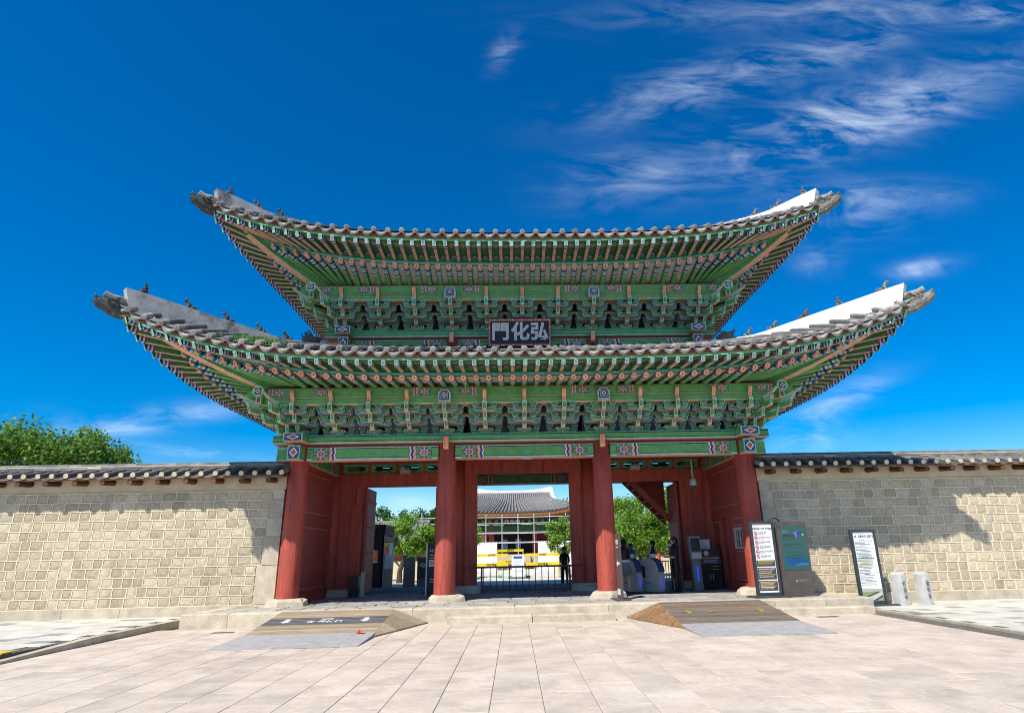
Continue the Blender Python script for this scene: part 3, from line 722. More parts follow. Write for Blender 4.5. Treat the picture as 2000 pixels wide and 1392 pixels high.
for sx in (-1, 1):
    x = sx*A_
    for (za, zb, w, ov, y1) in ((ZPY0+.002, ZPY1-.003, .29, .80, 8.58), (ZCH0-.02, ZCH1+.01, .185, .62, 8.4)):
        m = MB(); yf = -ov-.02
        m.box((x-w, yf, za), (x+w, y1, zb), cols=[SALMON, GREEND, MINT, GREEN, MINT, GREEN])
        for s in (-1, 1):
            xx = x+s*(w+.0015)
            for (p, q, c) in ((za, za+.05, MINT), (za+.05, za+.062, INK), (zb-.05, zb-.038, INK), (zb-.025, zb, TEAL)):
                pts = [(xx, yf, p), (xx, y1, p), (xx, y1, q), (xx, yf, q)]; m.poly(pts if s > 0 else pts[::-1], c)
        diamond_end(m, (x, yf-.001, (za+zb)/2), (1, 0, 0), (0, 0, 1), w, (zb-za)/2, (0, -1, 0))
        m.build('corner_beam', 'painted_wood', gate)
    # outward stub of the front tie beam past the corner column
    m = MB(); xa, xb = sorted((sx*(A_+.27), sx*(A_+.66)))
    m.box((xa, -.19, ZCH0-.005), (xb, .19, ZCH1+.012), cols=[SALMON, GREEND, GREEN, MINT, GREEN, MINT]); m.inset([(xa, -.1915, ZCH0+.01), (xb, -.1915, ZCH0+.01), (xb, -.1915, ZCH1-.01), (xa, -.1915, ZCH1-.01)], (0, -.0015, 0), [(1, MINT), (.84, INK), (.8, GREEN)])
    m.build('beam_end', 'painted_wood', gate)
for x in (-B_, B_):                 # orange beam tips on the inner columns
    for (zz, yy_) in ((4.72, -.27),):
        m = MB(); pts = [(0, 0), (0, .40), (-.16, .40), (-.24, .33), (-.24, .04), (-.2, 0)]
        m.prism([(x-.075, yy_+p[0], zz+p[1]) for p in pts], (.15, 0, 0), GREEN, SALMON, GREEN, sides=[SALMON]*6)
        for k in range(3): m.poly([(x-.05+k*.04, yy_-.2415, zz+.05), (x-.03+k*.04, yy_-.2415, zz+.05), (x-.03+k*.04, yy_-.2415, zz+.32), (x-.05+k*.04, yy_-.2415, zz+.32)], ORANGE)
        m.build('beam_tip', 'painted_wood', gate)

# ---- bracket sets
ST, TZ = .32, (.02, .275, .53)
def arm_mb(L, y, z, h=.145, th=.09):
    m = MB(); x = L/2
    pts = [(-x, z+h), (-x, z+h*.55), (-x+.025, z+h*.25), (-x+.09, z), (x-.09, z), (x-.025, z+h*.25), (x, z+h*.55), (x, z+h)]
    P3 = [(p[0], y-th/2, p[1]) for p in pts]
    m.prism(P3, (0, th, 0), BLUE, SALMON, GREEND, sides=[MINT, PINK, PINK, SALMON, PINK, PINK, MINT, GREEND])
    c = Vector((0, y-th/2, z+h*.62))
    m.poly([c+Vector((p[0]*.94, -.0015, (p[2]-c.z)*.78)) for p in [Vector(q) for q in P3]], MINT)
    m.poly([c+Vector((p[0]*.90, -.003, (p[2]-c.z)*.54)) for p in [Vector(q) for q in P3]], GREENB)
    return m
def soro_mb(w=.20, h=.10, d=.15):
    m = MB(); a, b = w/2, w/2*.66; e, f = d/2, d/2*.7
    pts = [(-b, 0), (b, 0), (a, h*.55), (a, h), (-a, h), (-a, h*.55)]
    P3 = [(p[0], -e, p[1]) for p in pts]
    m.prism(P3, (0, d, 0), MINT, GREEN, GREEND, sides=[ORANGE, TEAL, TEAL, GREEND, TEAL, TEAL]); m.inset(P3, (0, -.0015, 0), [(.80, INK), (.68, GREENB)])
    return m
def tongue_mb(y, z, h=.15, ln=.27, tall=.27, w=.125):
    m = MB(); y0 = .15
    pr = [(y0, z), (y+.06, z), (y-.06, z-.035), (y-ln*.8, z+.0), (y-ln, z+tall*.98), (y-ln*.72, z+h*.9), (y-.02, z+h), (y0, z+h)]
    P3 = [(-w/2, p[0], p[1]) for p in pr]
    m.prism(P3, (w, 0, 0), GREENB, ORANGE, GREENB, sides=[ORANGE, ORANGE, SALMON, MINT, MINT, GREENB, GREEND, GREEND])
    for s in (-1, 1):
        pp = [(s*(w/2+.0015), p[0], p[1]) for p in pr[1:7]]; c = sum((Vector(q) for q in pp), Vector())/6
        qq = [c+(Vector(q)-c)*.86 for q in pp]; m.poly([(s*(w/2+.0012), *q[1:]) for q in pp][::s], MINT); m.poly([(s*(w/2+.0028), q.y, q.z) for q in qq][::s], GREENB)
    a, b = Vector((0, y-ln*.8, z)), Vector((0, y-ln, z+tall*.98)); n = Vector((0, -1, -.25)).normalized()*.002
    leaf = [(-.5, .08), (.5, .08), (.5, .62), (0, 1.0), (-.5, .62)]
    m.poly([a.lerp(b, q[1])+Vector((q[0]*w, 0, 0))+n for q in leaf], MINT)
    m.poly([a.lerp(b, .14+q[1]*.68)+Vector((q[0]*w*.62, 0, 0))+n*2 for q in leaf], INK)
    m.poly([a.lerp(b, .18+q[1]*.6)+Vector((q[0]*w*.48, 0, 0))+n*3 for q in leaf], GREEN)
    return m
def base_mb():
    m = MB(); a, b, e = .215, .135, .17; h = .18
    pts = [(-b, 0), (b, 0), (a, h*.5), (a, h), (-a, h), (-a, h*.5)]
    P3 = [(p[0], -e-.02, p[1]) for p in pts]
    m.prism(P3, (0, 2*e, 0), MINT, TEAL, GREEND, sides=[ORANGE, TEAL, MINT, GREEND, MINT, TEAL]); m.inset(P3, (0, -.0015, 0), [(.88, INK), (.82, GREEN)])
    y = -e-.02-.006
    for s in (-1, 1):
        m.poly([(s*.145, y, .15), (s*.07, y, .155), (s*.02, y, .03), (s*.055, y, .015)][::s], PINK); m.poly([(s*.115, y-.002, .15), (s*.085, y-.002, .15), (s*.033, y-.002, .03), (s*.045, y-.002, .02)][::s], BLUE)
        m.poly([(s*.15, y-.001, .10), (s*.15, y-.001, .15), (s*.1, y-.001, .12)][::s], SALMON)
    m.poly([(-.03, y-.002, .02), (.03, y-.002, .02), (.05, y-.002, .08), (0, y-.002, .12), (-.05, y-.002, .08)], TEAL); m.poly([(-.015, y-.004, .03), (.015, y-.004, .03), (0, y-.004, .08)], WHITE)
    return m
def cloud_mb(y=-.99, z=.76):
    """S-shaped orange finial that rises before the purlin, with a green scroll at its flank"""
    m = MB(); n = 9; w = .11
    ctr = [(y-.20+.05*math.sin(k/n*math.pi*1.7)-.03*k/n, z+.40*k/n) for k in range(n+1)]
    for k in range(n):
        (ya, za), (yb, zb) = ctr[k], ctr[k+1]; t = .09
        m.hexa([(-w/2, ya, za), (w/2, ya, za), (w/2, ya+t+.1, za), (-w/2, ya+t+.1, za), (-w/2, yb, zb), (w/2, yb, zb), (w/2, yb+t+.1, zb), (-w/2, yb+t+.1, zb)], cols=[ORANGE, ORANGE, SALMON, GREEN, GREEN, GREEN])
        for q in (-.02, .012): m.poly([(q, ya-.0015, za), (q+.009, ya-.0015, za), (q+.009, yb-.0015, zb), (q, yb-.0015, zb)], ORANGE)
    for s in (-1, 1):
        for (cy, cz, rr_) in ((y-.02, z+.27, .085), (y-.06, z+.13, .065)):
            for k, (q, col) in enumerate(((1, MINT), (.8, GREEND), (.55, MINT), (.35, GREEN))):
                pp = [(s*(w/2+.002+.0015*k), cy+rr_*q*math.cos(6.283*i/10), cz+rr_*q*math.sin(6.283*i/10)) for i in range(10)]; m.poly(pp[::s], col)
    return m
def head_mb(y=-.99, z=.78):
    m = MB(); w = .19; pts = [(-w, 0), (w*.98, 0), (w, .26), (w*.62, .385), (-w*.62, .385), (-w, .26)]
    P3 = [(p[0], y-.26, z+p[1]) for p in pts]; m.prism(P3, (0, .5, 0), MINT, GREEN, GREEN, sides=[SALMON, GREEN, GREEN, GREEN, GREEN, GREEN]); m.inset(P3, (0, -.0015, 0), [(.9, INK), (.86, WHITE), (.78, BLUE)])
    diamond_end(m, (0, y-.266, z+.2), (1, 0, 0), (0, 0, 1), .11, .11, (0, -1, 0)); return m
ARMS = [(1, 1, 1.06), (2, 1, .72), (2, 2, 1.06), (3, 2, .74)]
core_b = MB()
for (j, t, L) in ((0, 0, .98), (0, 1, 1.08)):
    core_b.add(arm_mb(L, 0, TZ[t]))
    for s in (-1, 1): core_b.add(soro_mb(), Matrix.Translation((s*(L/2-.09), 0, TZ[t]+.145)))
core_b.box((-.05, -.9, .66), (.05, .3, .77), cols=[GREEND]*6)
ME = {'core': core_b.mesh('bracket_set', 'painted_wood'), 'base': base_mb().mesh('base_block', 'painted_wood'), 'soro': soro_mb().mesh('bearing_block', 'painted_wood'), 'cloud': cloud_mb().mesh('cloud_finial', 'painted_wood'), 'head': head_mb().mesh('beam_head', 'painted_wood')}
for i, (j, t, L) in enumerate(ARMS): ME['arm%d' % i] = arm_mb(L, -ST*j, TZ[t]).mesh('bracket_arm', 'painted_wood')
for t in range(3): ME['t%d' % t] = tongue_mb(-ST*(t+1), TZ[t]+(.12, .05, .02)[t]).mesh('bracket_tongue', 'painted_wood')
ME['soro_s'] = ME['soro']
whole = MB(); whole.add(core_b); whole.add(base_mb())
for i, (j, t, L) in enumerate(ARMS):
    whole.add(arm_mb(L, -ST*j, TZ[t]))
    for s in (-1, 1): whole.add(soro_mb(), Matrix.Translation((s*(L/2-.09), -ST*j, TZ[t]+.145)))
for t in range(3): whole.add(tongue_mb(-ST*(t+1), TZ[t]+(.12, .05, .02)[t]))
whole.add(cloud_mb()); ME['whole'] = whole.mesh('bracket_set', 'painted_wood')
diag = MB()
for t in range(3): diag.add(tongue_mb(-ST*(t+1)*1.42, TZ[t], ln=.42, tall=.28, w=.14))
diag.box((-.07, -1.45, .60), (.07, .2, .78), cols=[SALMON, GREEND, MINT, GREEN, GREEN, GREEN])
for k, (yy_, zz, ln_) in enumerate(((-1.35, .72, .75), (-1.15, .5, .7), (-.85, .3, .6))):       # carved wings
    for q in range(5):
        t0 = q/5; pa = [(yy_-ln_*t0, zz+.30*t0**1.5), (yy_-ln_*(t0+.2), zz+.30*(t0+.2)**1.5)]; th = .14*(1-t0)+.03
        diag.hexa([(-.03, pa[0][0], pa[0][1]), (.03, pa[0][0], pa[0][1]), (.03, pa[0][0]+.01, pa[0][1]+th), (-.03, pa[0][0]+.01, pa[0][1]+th), (-.03, pa[1][0], pa[1][1]), (.03, pa[1][0], pa[1][1]), (.03, pa[1][0]+.01, pa[1][1]+th*.8), (-.03, pa[1][0]+.01, pa[1][1]+th*.8)], cols=[GREEN, GREEN, SALMON, MINT, GREEN, MINT])
ME['diag'] = diag.mesh('corner_bracket', 'painted_wood')
def bracket(x, y, z, rz, full=True, head=False):
    if not full: return obj('bracket_set', ME['whole'], gate, loc=(x, y, z), rot=(0, 0, rz))
    o = obj('bracket_set', ME['core'], gate, loc=(x, y, z), rot=(0, 0, rz)); obj('base_block', ME['base'], o)
    for i, (j, t, L) in enumerate(ARMS):
        obj('bracket_arm', ME['arm%d' % i], o)
        for s in (-1, 1): obj('bearing_block', ME['soro'], o, loc=(s*(L/2-.09), -ST*j, TZ[t]+.145))
    for t in range(3): obj('bracket_tongue', ME['t%d' % t], o)
    obj('beam_head' if head else 'cloud_finial', ME['head' if head else 'cloud'], o)
    return o
def storey_brackets(xs, heads, y0, y1, z, xc):
    for x in xs: bracket(x, y0, z, 0, True, x in heads)
    n = 6 if y1-y0 > 7 else 5
    for sx in (-1, 1):
        bracket(sx*xc, y0, z, sx*math.pi/2, False); [obj('corner_bracket', ME['diag'], gate, loc=(sx*xc, y0, z+dz_), rot=(0, 0, sx*an_), scale=(.85, sc_, 1)) for an_, sc_, dz_ in ((math.pi/4, 1.0, 0), (.40, .84, .012), (1.17, .84, .012))]
        for k in range(1, n+1): bracket(sx*xc, y0+(y1-y0)*k/n, z, sx*math.pi/2, False)
xl = [-A_+(A_-B_)/4*k for k in range(4)]+[-B_+2*B_/4*k for k in range(4)]+[B_+(A_-B_)/4*k for k in range(5)]
storey_brackets(xl, (-B_, B_), 0, 7.8, ZPY1, A_)
A2, Y2 = 5.99, .917; ZU = 8.97
xu = [-A2+(A2-B_)/3*k for k in range(3)]+[-B_+2*B_/4*k for k in range(4)]+[B_+(A2-B_)/3*k for k in range(4)]
storey_brackets(xu, (-B_, B_), Y2, 7.8-Y2, ZU, A2)
# ---- purlins and tie boards above the brackets, both storeys
def purlins(xc, y0, y1, zp, cols):
    for sd in range(4):
        if sd in (0, 2): L = xc+.95; ln = L+.42; Mx = Matrix.Translation((0, (y0+y1)/2, 0)) @ Matrix.Rotation(math.pi if sd == 2 else 0, 4, 'Z'); off = (y1-y0)/2
        else: L = (y1-y0)/2+.95; ln = L+.42; Mx = Matrix.Translation((0, (y0+y1)/2, 0)) @ Matrix.Rotation(math.pi/2 if sd == 1 else -math.pi/2, 4, 'Z'); off = xc
        yo = -(off+.95); m = MB()
        # purlin (square body with round ends) and support board
        m.box((-L, yo-.15, zp+.79+.20), (L, yo+.15, zp+.79+.50), cols=[SALMON, GREEND, GREEN, GREEN, GREEN, GREEN]); 
        h0 = zp+.99
        for za, zb, c in ((h0, h0+.022, TEAL), (h0+.022, h0+.03, INK), (h0+.275, h0+.3, REDW)): m.poly([(-L, yo-.1515, za), (L, yo-.1515, za), (L, yo-.1515, zb), (-L, yo-.1515, zb)], c)
        if sd in (0, 2):
            for x in cols:
                for s in (-1, 1):
                    xm = x+s*.62
                    if abs(xm) < L-.3:
                        med(m, (xm, yo-.1525, h0+.15), (1, 0, 0), (0, 0, 1), .2, .115, (0, -1, 0))
                        stripes(m, *sorted((xm+s*.2, xm+s*.32)), h0+.035, h0+.27, yo-.1525, [PINK, BLUE, SALMON] if s > 0 else [SALMON, BLUE, PINK])
        for s in (-1, 1):
            m.tube([(s*L, yo, zp+1.14), (s*ln, yo, zp+1.14)], .17, 16, GREEN, cols=[GREEN, MINT])
            u = (0, s, 0); diamond_end(m, (s*(ln+.002), yo, zp+1.14), (0, s, 0), (0, 0, 1), .118, .118, (s, 0, 0))
            m.box(*[tuple(p) for p in ((min(s*L, s*(ln-.1)), yo-.08, zp+.80), (max(s*L, s*(ln-.1)), yo+.08, zp+.985))], cols=[SALMON, GREEND, GREEN, MINT, GREEN, MINT])
            e = Vector((s*(ln-.1+.002), yo, zp+.893)); m.poly([e+Vector((0, a*.05*s, b*.07)) for a, b in ((-1, -1), (1, -1), (1, 1), (-1, 1))], REDW)
        m.xf(Mx); m.build('purlin', 'painted_wood', gate)
        b = MB(); b.box((-L, yo-.09, zp+.785), (L, yo+.09, zp+.988), cols=[SALMON, GREEND, GREEN, GREEN, GREEN, GREEN])
        for za, zb, c in ((zp+.785, zp+.81, MINT), (zp+.81, zp+.818, INK), (zp+.965, zp+.973, INK)): b.poly([(-L, yo-.0915, za), (L, yo-.0915, za), (L, yo-.0915, zb), (-L, yo-.0915, zb)], c)
        b.xf(Mx); b.build('purlin_board', 'painted_wood', gate)
        for j, zz in ((1, .525), (2, .78)):
            b = MB(); yj = -(off+ST*j); Lj = L-.95+ST*j
            b.box((-Lj, yj-.035, zp+zz), (Lj, yj+.035, zp+zz+.085), cols=[SALMON, GREEND, GREEN, GREEN, GREEN, GREEN]); b.poly([(-Lj, yj-.0365, zp+zz), (Lj, yj-.0365, zp+zz), (Lj, yj-.0365, zp+zz+.03), (-Lj, yj-.0365, zp+zz+.03)], SALMON)
            b.xf(Mx); b.build('tie_board', 'painted_wood', gate)
purlins(A_, 0, 7.8, ZPY1, (-B_, B_, -A_+.2, A_-.2)); purlins(A2, Y2, 7.8-Y2, ZU, (-B_, B_, -A2+.1, A2-.1))
# ---- upper storey: columns, plate beams, panels
for x in (-A2, -B_, B_, A2):
    for y in (Y2, 7.8-Y2):
        m = MB(); m.tube([(0, 0, 0), (0, 0, 3.4)], [.25, .24], 14); m.build('upper_column', 'red_wood', gate, loc=(x, y, 5.5), smooth=True)
for yc, sg in ((Y2, 1), (7.8-Y2, -1)):
    for x0, x1 in ((-A2+.2, -B_-.2), (-B_+.2, B_-.2), (B_+.2, A2-.2)):
        m = MB(); painted_beam(m, x0, x1, yc-.16, yc+.16, 8.22, 8.64, headw=.42, gap=.12, both=True); m.build('upper_tie_beam', 'painted_wood', gate)
    m = MB(); x0, x1 = -A2-.7, A2+.7; yf, yb = yc-.26, yc+.26; z0, z1 = 8.72, ZU
    m.box((x0, yf, z0), (x1, yb, z1), cols=[SALMON, GREEND, GREEN, GREEN, GREEN, GREEN])
    for s, yy_ in ((1, yf), (-1, yb)):
        for za, zb, col in ((z0, z0+.045, MINT), (z0+.045, z0+.06, INK), (z1-.05, z1-.036, INK), (z1-.025, z1, TEAL)):
            m.poly([(x0, yy_-.0015*s, za), (x1, yy_-.0015*s, za), (x1, yy_-.0015*s, zb), (x0, yy_-.0015*s, zb)][::s], col)
    m.build('upper_plate_beam', 'painted_wood', gate)
    m = MB(); m.box((-A2+.2, yc-.08, 8.64), (A2-.2, yc+.08, 8.72), cols=[REDW]*6); m.box((-A2+.1, yc-.05, 7.2), (A2-.1, yc+.05, 8.22), cols=[REDW]*6); m.build('upper_wall_board', 'painted_wood', gate)
for sx in (-1, 1):
    x = sx*A2
    for (za, zb, w, ov) in ((8.722, ZU-.003, .25, .72), (8.2, 8.65, .165, .56)):
        m = MB(); yf = Y2-ov
        m.box((x-w, yf, za), (x+w, 7.8-yf, zb), cols=[SALMON, GREEND, MINT, GREEN, MINT, GREEN]); diamond_end(m, (x, yf-.001, (za+zb)/2), (1, 0, 0), (0, 0, 1), w, (zb-za)/2, (0, -1, 0)); m.build('upper_corner_beam', 'painted_wood', gate)
    m = MB(); m.box((x-.05, Y2, 7.2), (x+.05, 7.8-Y2, 8.2), cols=[REDW]*6); m.build('upper_wall_board', 'painted_wood', gate)
for x in (-B_, B_):
    m = MB(); m.prism([(x-.07, Y2-.25+p[0], 8.46+p[1]) for p in ((0, 0), (0, .4), (-.16, .4), (-.22, .33), (-.22, .04), (-.18, 0))], (.14, 0, 0), GREEN, SALMON, GREEN); m.build('beam_tip', 'painted_wood', gate)
# ================================================================ roofs
CY = 3.9
LOW = dict(Xc=10.85, Xm=10.2, Oc=CY+4.0, Om=CY+3.35, zm=6.90, rise=1.25, pf=5.1, ps=3.6, lp=A_-.25, xc=A_, oc=CY, zpur=ZPY1+1.29, zi=8.42, din=4.9, tag='lower', RD=1.12, hs=.0)
UPP = dict(Xc=9.57, Xm=8.95, Oc=CY+2.75, Om=CY+2.1, zm=11.17, rise=.78, pf=4.5, ps=3.4, lp=A2-.25, xc=A2, oc=CY-Y2, zpur=ZU+1.29, zi=13.55, din=6.4, tag='upper', RD=1.24, hs=.13)
def halves(R, sd):
    """(half length, mid outreach, corner outreach) of one side measured from the roof centre"""
    return (R['Xc'], R['Om'], R['Oc']) if sd in (0, 2) else (R['Oc'], R['Xm'], R['Xc'])
def world(sd, l, o, z):
    return Vector(((l, CY-o, z), (o, CY+l, z), (-l, CY+o, z), (-o, CY-l, z))[sd])
def lift(R, sd, t, d): return R['rise']*max(.0, 1-.17*d)*abs(t)**(R['pf'] if sd in (0, 2) else R['ps'])
def eave_lo(R, sd, t, d):
    L, om, oc = halves(R, sd); return (L-d)*t, om-d+(oc-om)*abs(t)**2.2
def eave(R, sd, t, d, h):
    l, o = eave_lo(R, sd, t, d); return world(sd, l, o, R['zm']-h+lift(R, sd, t, d))
def sweep(R, sd, sec, cols, name, parent, N=72, t0=-1, t1=1):
    m = MB(); k = len(sec); ts = [t0+(t1-t0)*i/N for i in range(N+1)]
    for t in ts: m.v += [tuple(eave(R, sd, t, d, h)) for d, h in sec]
    for i in range(N):
        for q in range(k):
            q2 = (q+1) % k; m.f.append((i*k+q, (i+1)*k+q, (i+1)*k+q2, i*k+q2)); m.c.append(cols[q]); m.m.append(0)
    m.f.append(tuple(range(k))); m.c.append(cols[0]); m.m.append(0); m.f.append(tuple(range(N*k, N*k+k))[::-1]); m.c.append(cols[0]); m.m.append(0)
    return m.build(name, 'painted_wood', parent)
FD, RD = .17, 1.08           # inset of flying rafter ends and of round rafter ends
HB = .385                    # drop of the flying rafter underside at its end
def round_rafter_mesh(ln, cache={}):
    ln = round(ln*5)/5
    if ln in cache: return cache[ln], ln
    m = MB(); r = .087; ys = [0, .045, .09, .17, .23, .29, .36, .43, .48, ln]; cs = [SALMON, TEAL, BLUE, MINT, TEAL, PINK, BLUE, MINT, GREEN]
    n0 = len(m.f); m.tube([(0, y, 0) for y in ys], r, 12, cols=cs+[GREEN], up=(0, 0, 1))
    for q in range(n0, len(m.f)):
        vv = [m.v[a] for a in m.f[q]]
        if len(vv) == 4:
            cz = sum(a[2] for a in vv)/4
            if cz > -.035: m.c[q] = tuple(c_*.32 for c_ in m.c[q])  # flanks and top darkened in the colour, shade-like grooves between rafters
    def disc(rr_, n, col, k, r2=None, ph=0): m.poly([((rr_ if (r2 is None or i % 2 == 0) else r2)*math.sin(ph+2*math.pi*i/n), -.0015*k, (rr_ if (r2 is None or i % 2 == 0) else r2)*math.cos(ph+2*math.pi*i/n)) for i in range(n)][::-1], col)
    disc(.0865, 12, RED, 1); disc(.086, 12, SALMON, 2, .072); disc(.058, 10, RED, 3, .046); disc(.054, 10, WHITE, 4, .030); disc(.024, 6, INK, 5)
    m.v = [(x, y-(.55*(z+.08) if y < .02 else 0), z) for x, y, z in m.v]
    cache[ln] = m.mesh('round_rafter', 'painted_wood'); return cache[ln], ln
def fly_rafter_mesh(ln, cache={}):
    ln = round(ln*5)/5
    if ln in cache: return cache[ln], ln
    m = MB(); w, h = .058, .145
    m.box((-w, 0, 0), (w, ln, h), cols=[GREEN, GREEND, MINT, GREEND, GREEN, GREEND])
    def q(x0, x1, y0, y1, col, k=1): m.poly([(x0, y0, -.0013*k), (x0, y1, -.0013*k), (x1, y1, -.0013*k), (x1, y0, -.0013*k)], col)
    for y0, y1, c in ((0, .03, MINT), (.03, .045, INK), (.045, .095, BLUE), (.095, .14, PINK), (.14, .155, WHITE), (.155, .205, BLUE), (.205, .225, OCHRE)): q(-w, w, y0, y1, c)
    q(-w, -w*.8, .225, ln, INK); q(w*.8, w, .225, ln, INK); q(-w*.8, -w*.55, .225, ln, MINT); q(w*.55, w*.8, .225, ln, MINT); q(-w*.55, w*.55, .225, ln, ORANGE); q(-w*.12, w*.12, .24, ln, SALMON, 2)
    for s in (-1, 1):
        x = s*(w+.0015)
        for y0, y1, c in ((0, .025, INK), (.025, .07, MINT), (.07, .12, BLUE), (.12, .165, PINK), (.165, .21, BLUE), (.21, .235, OCHRE), (.235, .25, INK)):
            p = [(x, y0, 0), (x, y1, .0), (x, y1, h), (x, y0, h)]; m.poly(p[::s], c)
        p = [(x, .25, .0), (x, ln, .0), (x, ln, .02), (x, .25, .02)]; m.poly(p[::s], MINT)
        p = [(x, .25, .02), (x, ln, .02), (x, ln, .03), (x, .25, .03)]; m.poly(p[::s], INK)
    f = lambda x0, x1, z0, z1, col, k: m.poly([(x0, -.0013*k, z0), (x1, -.0013*k, z0), (x1, -.0013*k, z1), (x0, -.0013*k, z1)], col)
    f(-w*.62, w*.62, .03, .125, WHITE, 1)
    for a, b in ((-.3, .055), (.3, .055), (-.3, .1), (.3, .1)): f((a-.16)*w, (a+.16)*w, b-.016, b+.016, INK, 2)
    m.v = [(x, y-(.45*z if y < .012 else 0), z) for x, y, z in m.v]
    cache[ln] = m.mesh('flying_rafter', 'painted_wood'); return cache[ln], ln
def frame(p, dirv):
    y = dirv.normalized(); x = y.cross(Vector((0, 0, 1))).normalized(); z = x.cross(y)
    return Matrix(((x.x, y.x, z.x, p.x), (x.y, y.y, z.y, p.y), (x.z, y.z, z.z, p.z), (0, 0, 0, 1)))
def rafter_dir(R, sd, l, o):
    """plan direction (towards the building) and pivot distance of a rafter that ends at (l,o)"""
    lp = R['lp'] if sd in (0, 2) else R['oc']-.25; op = (R['oc'] if sd in (0, 2) else R['xc'])-.25
    if abs(l) <= lp: return Vector((0, -1)), o-op
    v = Vector((math.copysign(lp, l)-l, op-o)); return v.normalized(), v.length
JR = random.Random(77)
def jit(a): return Vector((JR.uniform(-a, a), JR.uniform(-a, a), JR.uniform(-a, a)))
def rafters(R):
    RD, HS = R['RD'], R['hs']
    for sd in (0, 1, 3):
        L, om, oc = halves(R, sd)
        sp = .348 if R is LOW else .343
        # ---- round rafters
        n = int((L-RD-.12)/sp); ends = []
        for k in range(-n, n+1):
            l = k*sp; t = l/(L-RD); _, o = eave_lo(R, sd, t, RD); dv, pd = rafter_dir(R, sd, l, o)
            z = R['zm']-.47-HS+lift(R, sd, t, RD)
            pz = R['zpur']+.085; opur = (R['oc'] if sd in (0, 2) else R['xc'])+.95
            run = (o-opur) if abs(dv.x) < 1e-6 else max(.35, pd-1.1)
            ex = .45 if abs(dv.x) < 1e-6 else .35
            E_ = world(sd, l, o, z); Q = world(sd, l+dv.x*run, o+dv.y*run, pz+(.0 if abs(dv.x) < 1e-6 else .06))
            D_ = Q-E_; ln = D_.length*(run+ex)/run
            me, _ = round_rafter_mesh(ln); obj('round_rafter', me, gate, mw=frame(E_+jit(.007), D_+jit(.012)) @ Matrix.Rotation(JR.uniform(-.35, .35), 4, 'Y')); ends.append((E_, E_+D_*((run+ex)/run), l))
        # plaster between the round rafters
        m = MB()
        for i in range(len(ends)-1):
            (a, b, l0), (c, d, l1) = ends[i], ends[i+1]; up = Vector((0, 0, .045))
            m.poly([a+up, c+up, d+up, b+up], CREAM)
        m.build('rafter_soffit', 'painted_wood', gate)
        # ---- flying rafters with painted boards between
        n = int((L-FD-.1)/sp); fe = []
        for k in range(-n, n+1):
            l = k*sp; t = l/(L-FD); _, o = eave_lo(R, sd, t, FD); dv, pd = rafter_dir(R, sd, l, o)
            z = R['zm']-HB+lift(R, sd, t, FD)
            run = min(1.02, max(.3, pd-.5)) if abs(dv.x) > 1e-6 else (o-eave_lo(R, sd, min(1, abs(l)/(L-RD)), RD)[1])+.05
            if abs(dv.x) > 1e-6:
                # run to the teal board: intersect roughly with the round-rafter line
                for it in range(6):
                    l2, o2 = l+dv.x*run, o+dv.y*run; t2 = min(1., abs(l2)/(L-RD)); tgt = eave_lo(R, sd, t2, RD)[1]
                    run += (o2-tgt)/max(.35, -dv.y)*.8
                run = min(max(run+.08, .3), 2.4)
            l2, o2 = l+dv.x*run, o+dv.y*run; t2 = max(-1, min(1, l2/(L-RD)))
            z2 = R['zm']-.30-HS+lift(R, sd, t2, RD)
            E_ = world(sd, l, o, z); Q = world(sd, l2, o2, z2); me, lnr = fly_rafter_mesh((Q-E_).length+.1); obj('flying_rafter', me, gate, mw=frame(E_+jit(.005), Q-E_+jit(.008)) @ Matrix.Rotation(JR.uniform(-.05, .05), 4, 'Y')); fe.append((E_, Q))
        for i in range(len(fe)-1):
            (a, b), (c, d) = fe[i], fe[i+1]; up = Vector((0, 0, .135)); a, b, c, d = a+up, b+up, c+up, d+up; m = MB()
            m.poly([a, c, d, b], GREEND); dn = Vector((0, 0, -.002))
            u = (c-a); v = (b-a+d-c)/2; o_ = a
            def pol(pts, col, k): m.poly([o_+u*p[0]+v*p[1]+dn*k for p in pts], col)
            vl = max(.3, v.length); e0, e1 = .10/vl, .34/vl
            cc = (e0+e1)/2; hw = (e1-e0)/2
            el = lambda s: [(.5+.30*s*math.cos(6.283*q/10), cc+hw*s*math.sin(6.283*q/10)) for q in range(10)]
            pol(el(1), MINT, 1); pol(el(.84), INK, 2); pol(el(.72), OCHRE, 3); pol(el(.55), SALMON, 4); pol(el(.3), RED, 5)
            pol([(.12, 1), (.12, 1-.16/vl), (.5, 1-.34/vl), (.88, 1-.16/vl), (.88, 1)], BLUE, 1); pol([(.2, 1), (.2, 1-.10/vl), (.5, 1-.25/vl), (.8, 1-.10/vl), (.8, 1)], PINK, 2); pol([(.24, 1), (.24, 1-.06/vl), (.5, 1-.2/vl), (.76, 1-.06/vl), (.76, 1)], TEAL, 3)
            m.build('soffit_board', 'painted_wood', gate)
    for sd in range(4):
        # boards that run along the eave
        sweep(R, sd, [(RD-.07, .39+HS), (RD-.07, .30+HS), (RD+.07, .30+HS), (RD+.07, .39+HS)], [TEAL, GREEN, GREEN, MINT], 'eave_board', gate)
        sweep(R, sd, [(RD-.02, .31+HS), (RD-.02, .12), (RD+.05, .12), (RD+.05, .31+HS)], [GREEN, GREEND, GREEND, GREEND], 'rafter_stop_board', gate)
        sweep(R, sd, [(RD-.075, .32+HS), (RD-.075, .30+HS), (RD-.07, .30+HS), (RD-.07, .32+HS)], [INK]*4, 'eave_line', gate)
        sweep(R, sd, [(FD-.05, .24), (FD-.05, .15), (FD+.2, .15), (FD+.2, .24)], [GREEN, GREEND, GREEND, GREEN], 'eave_board', gate)
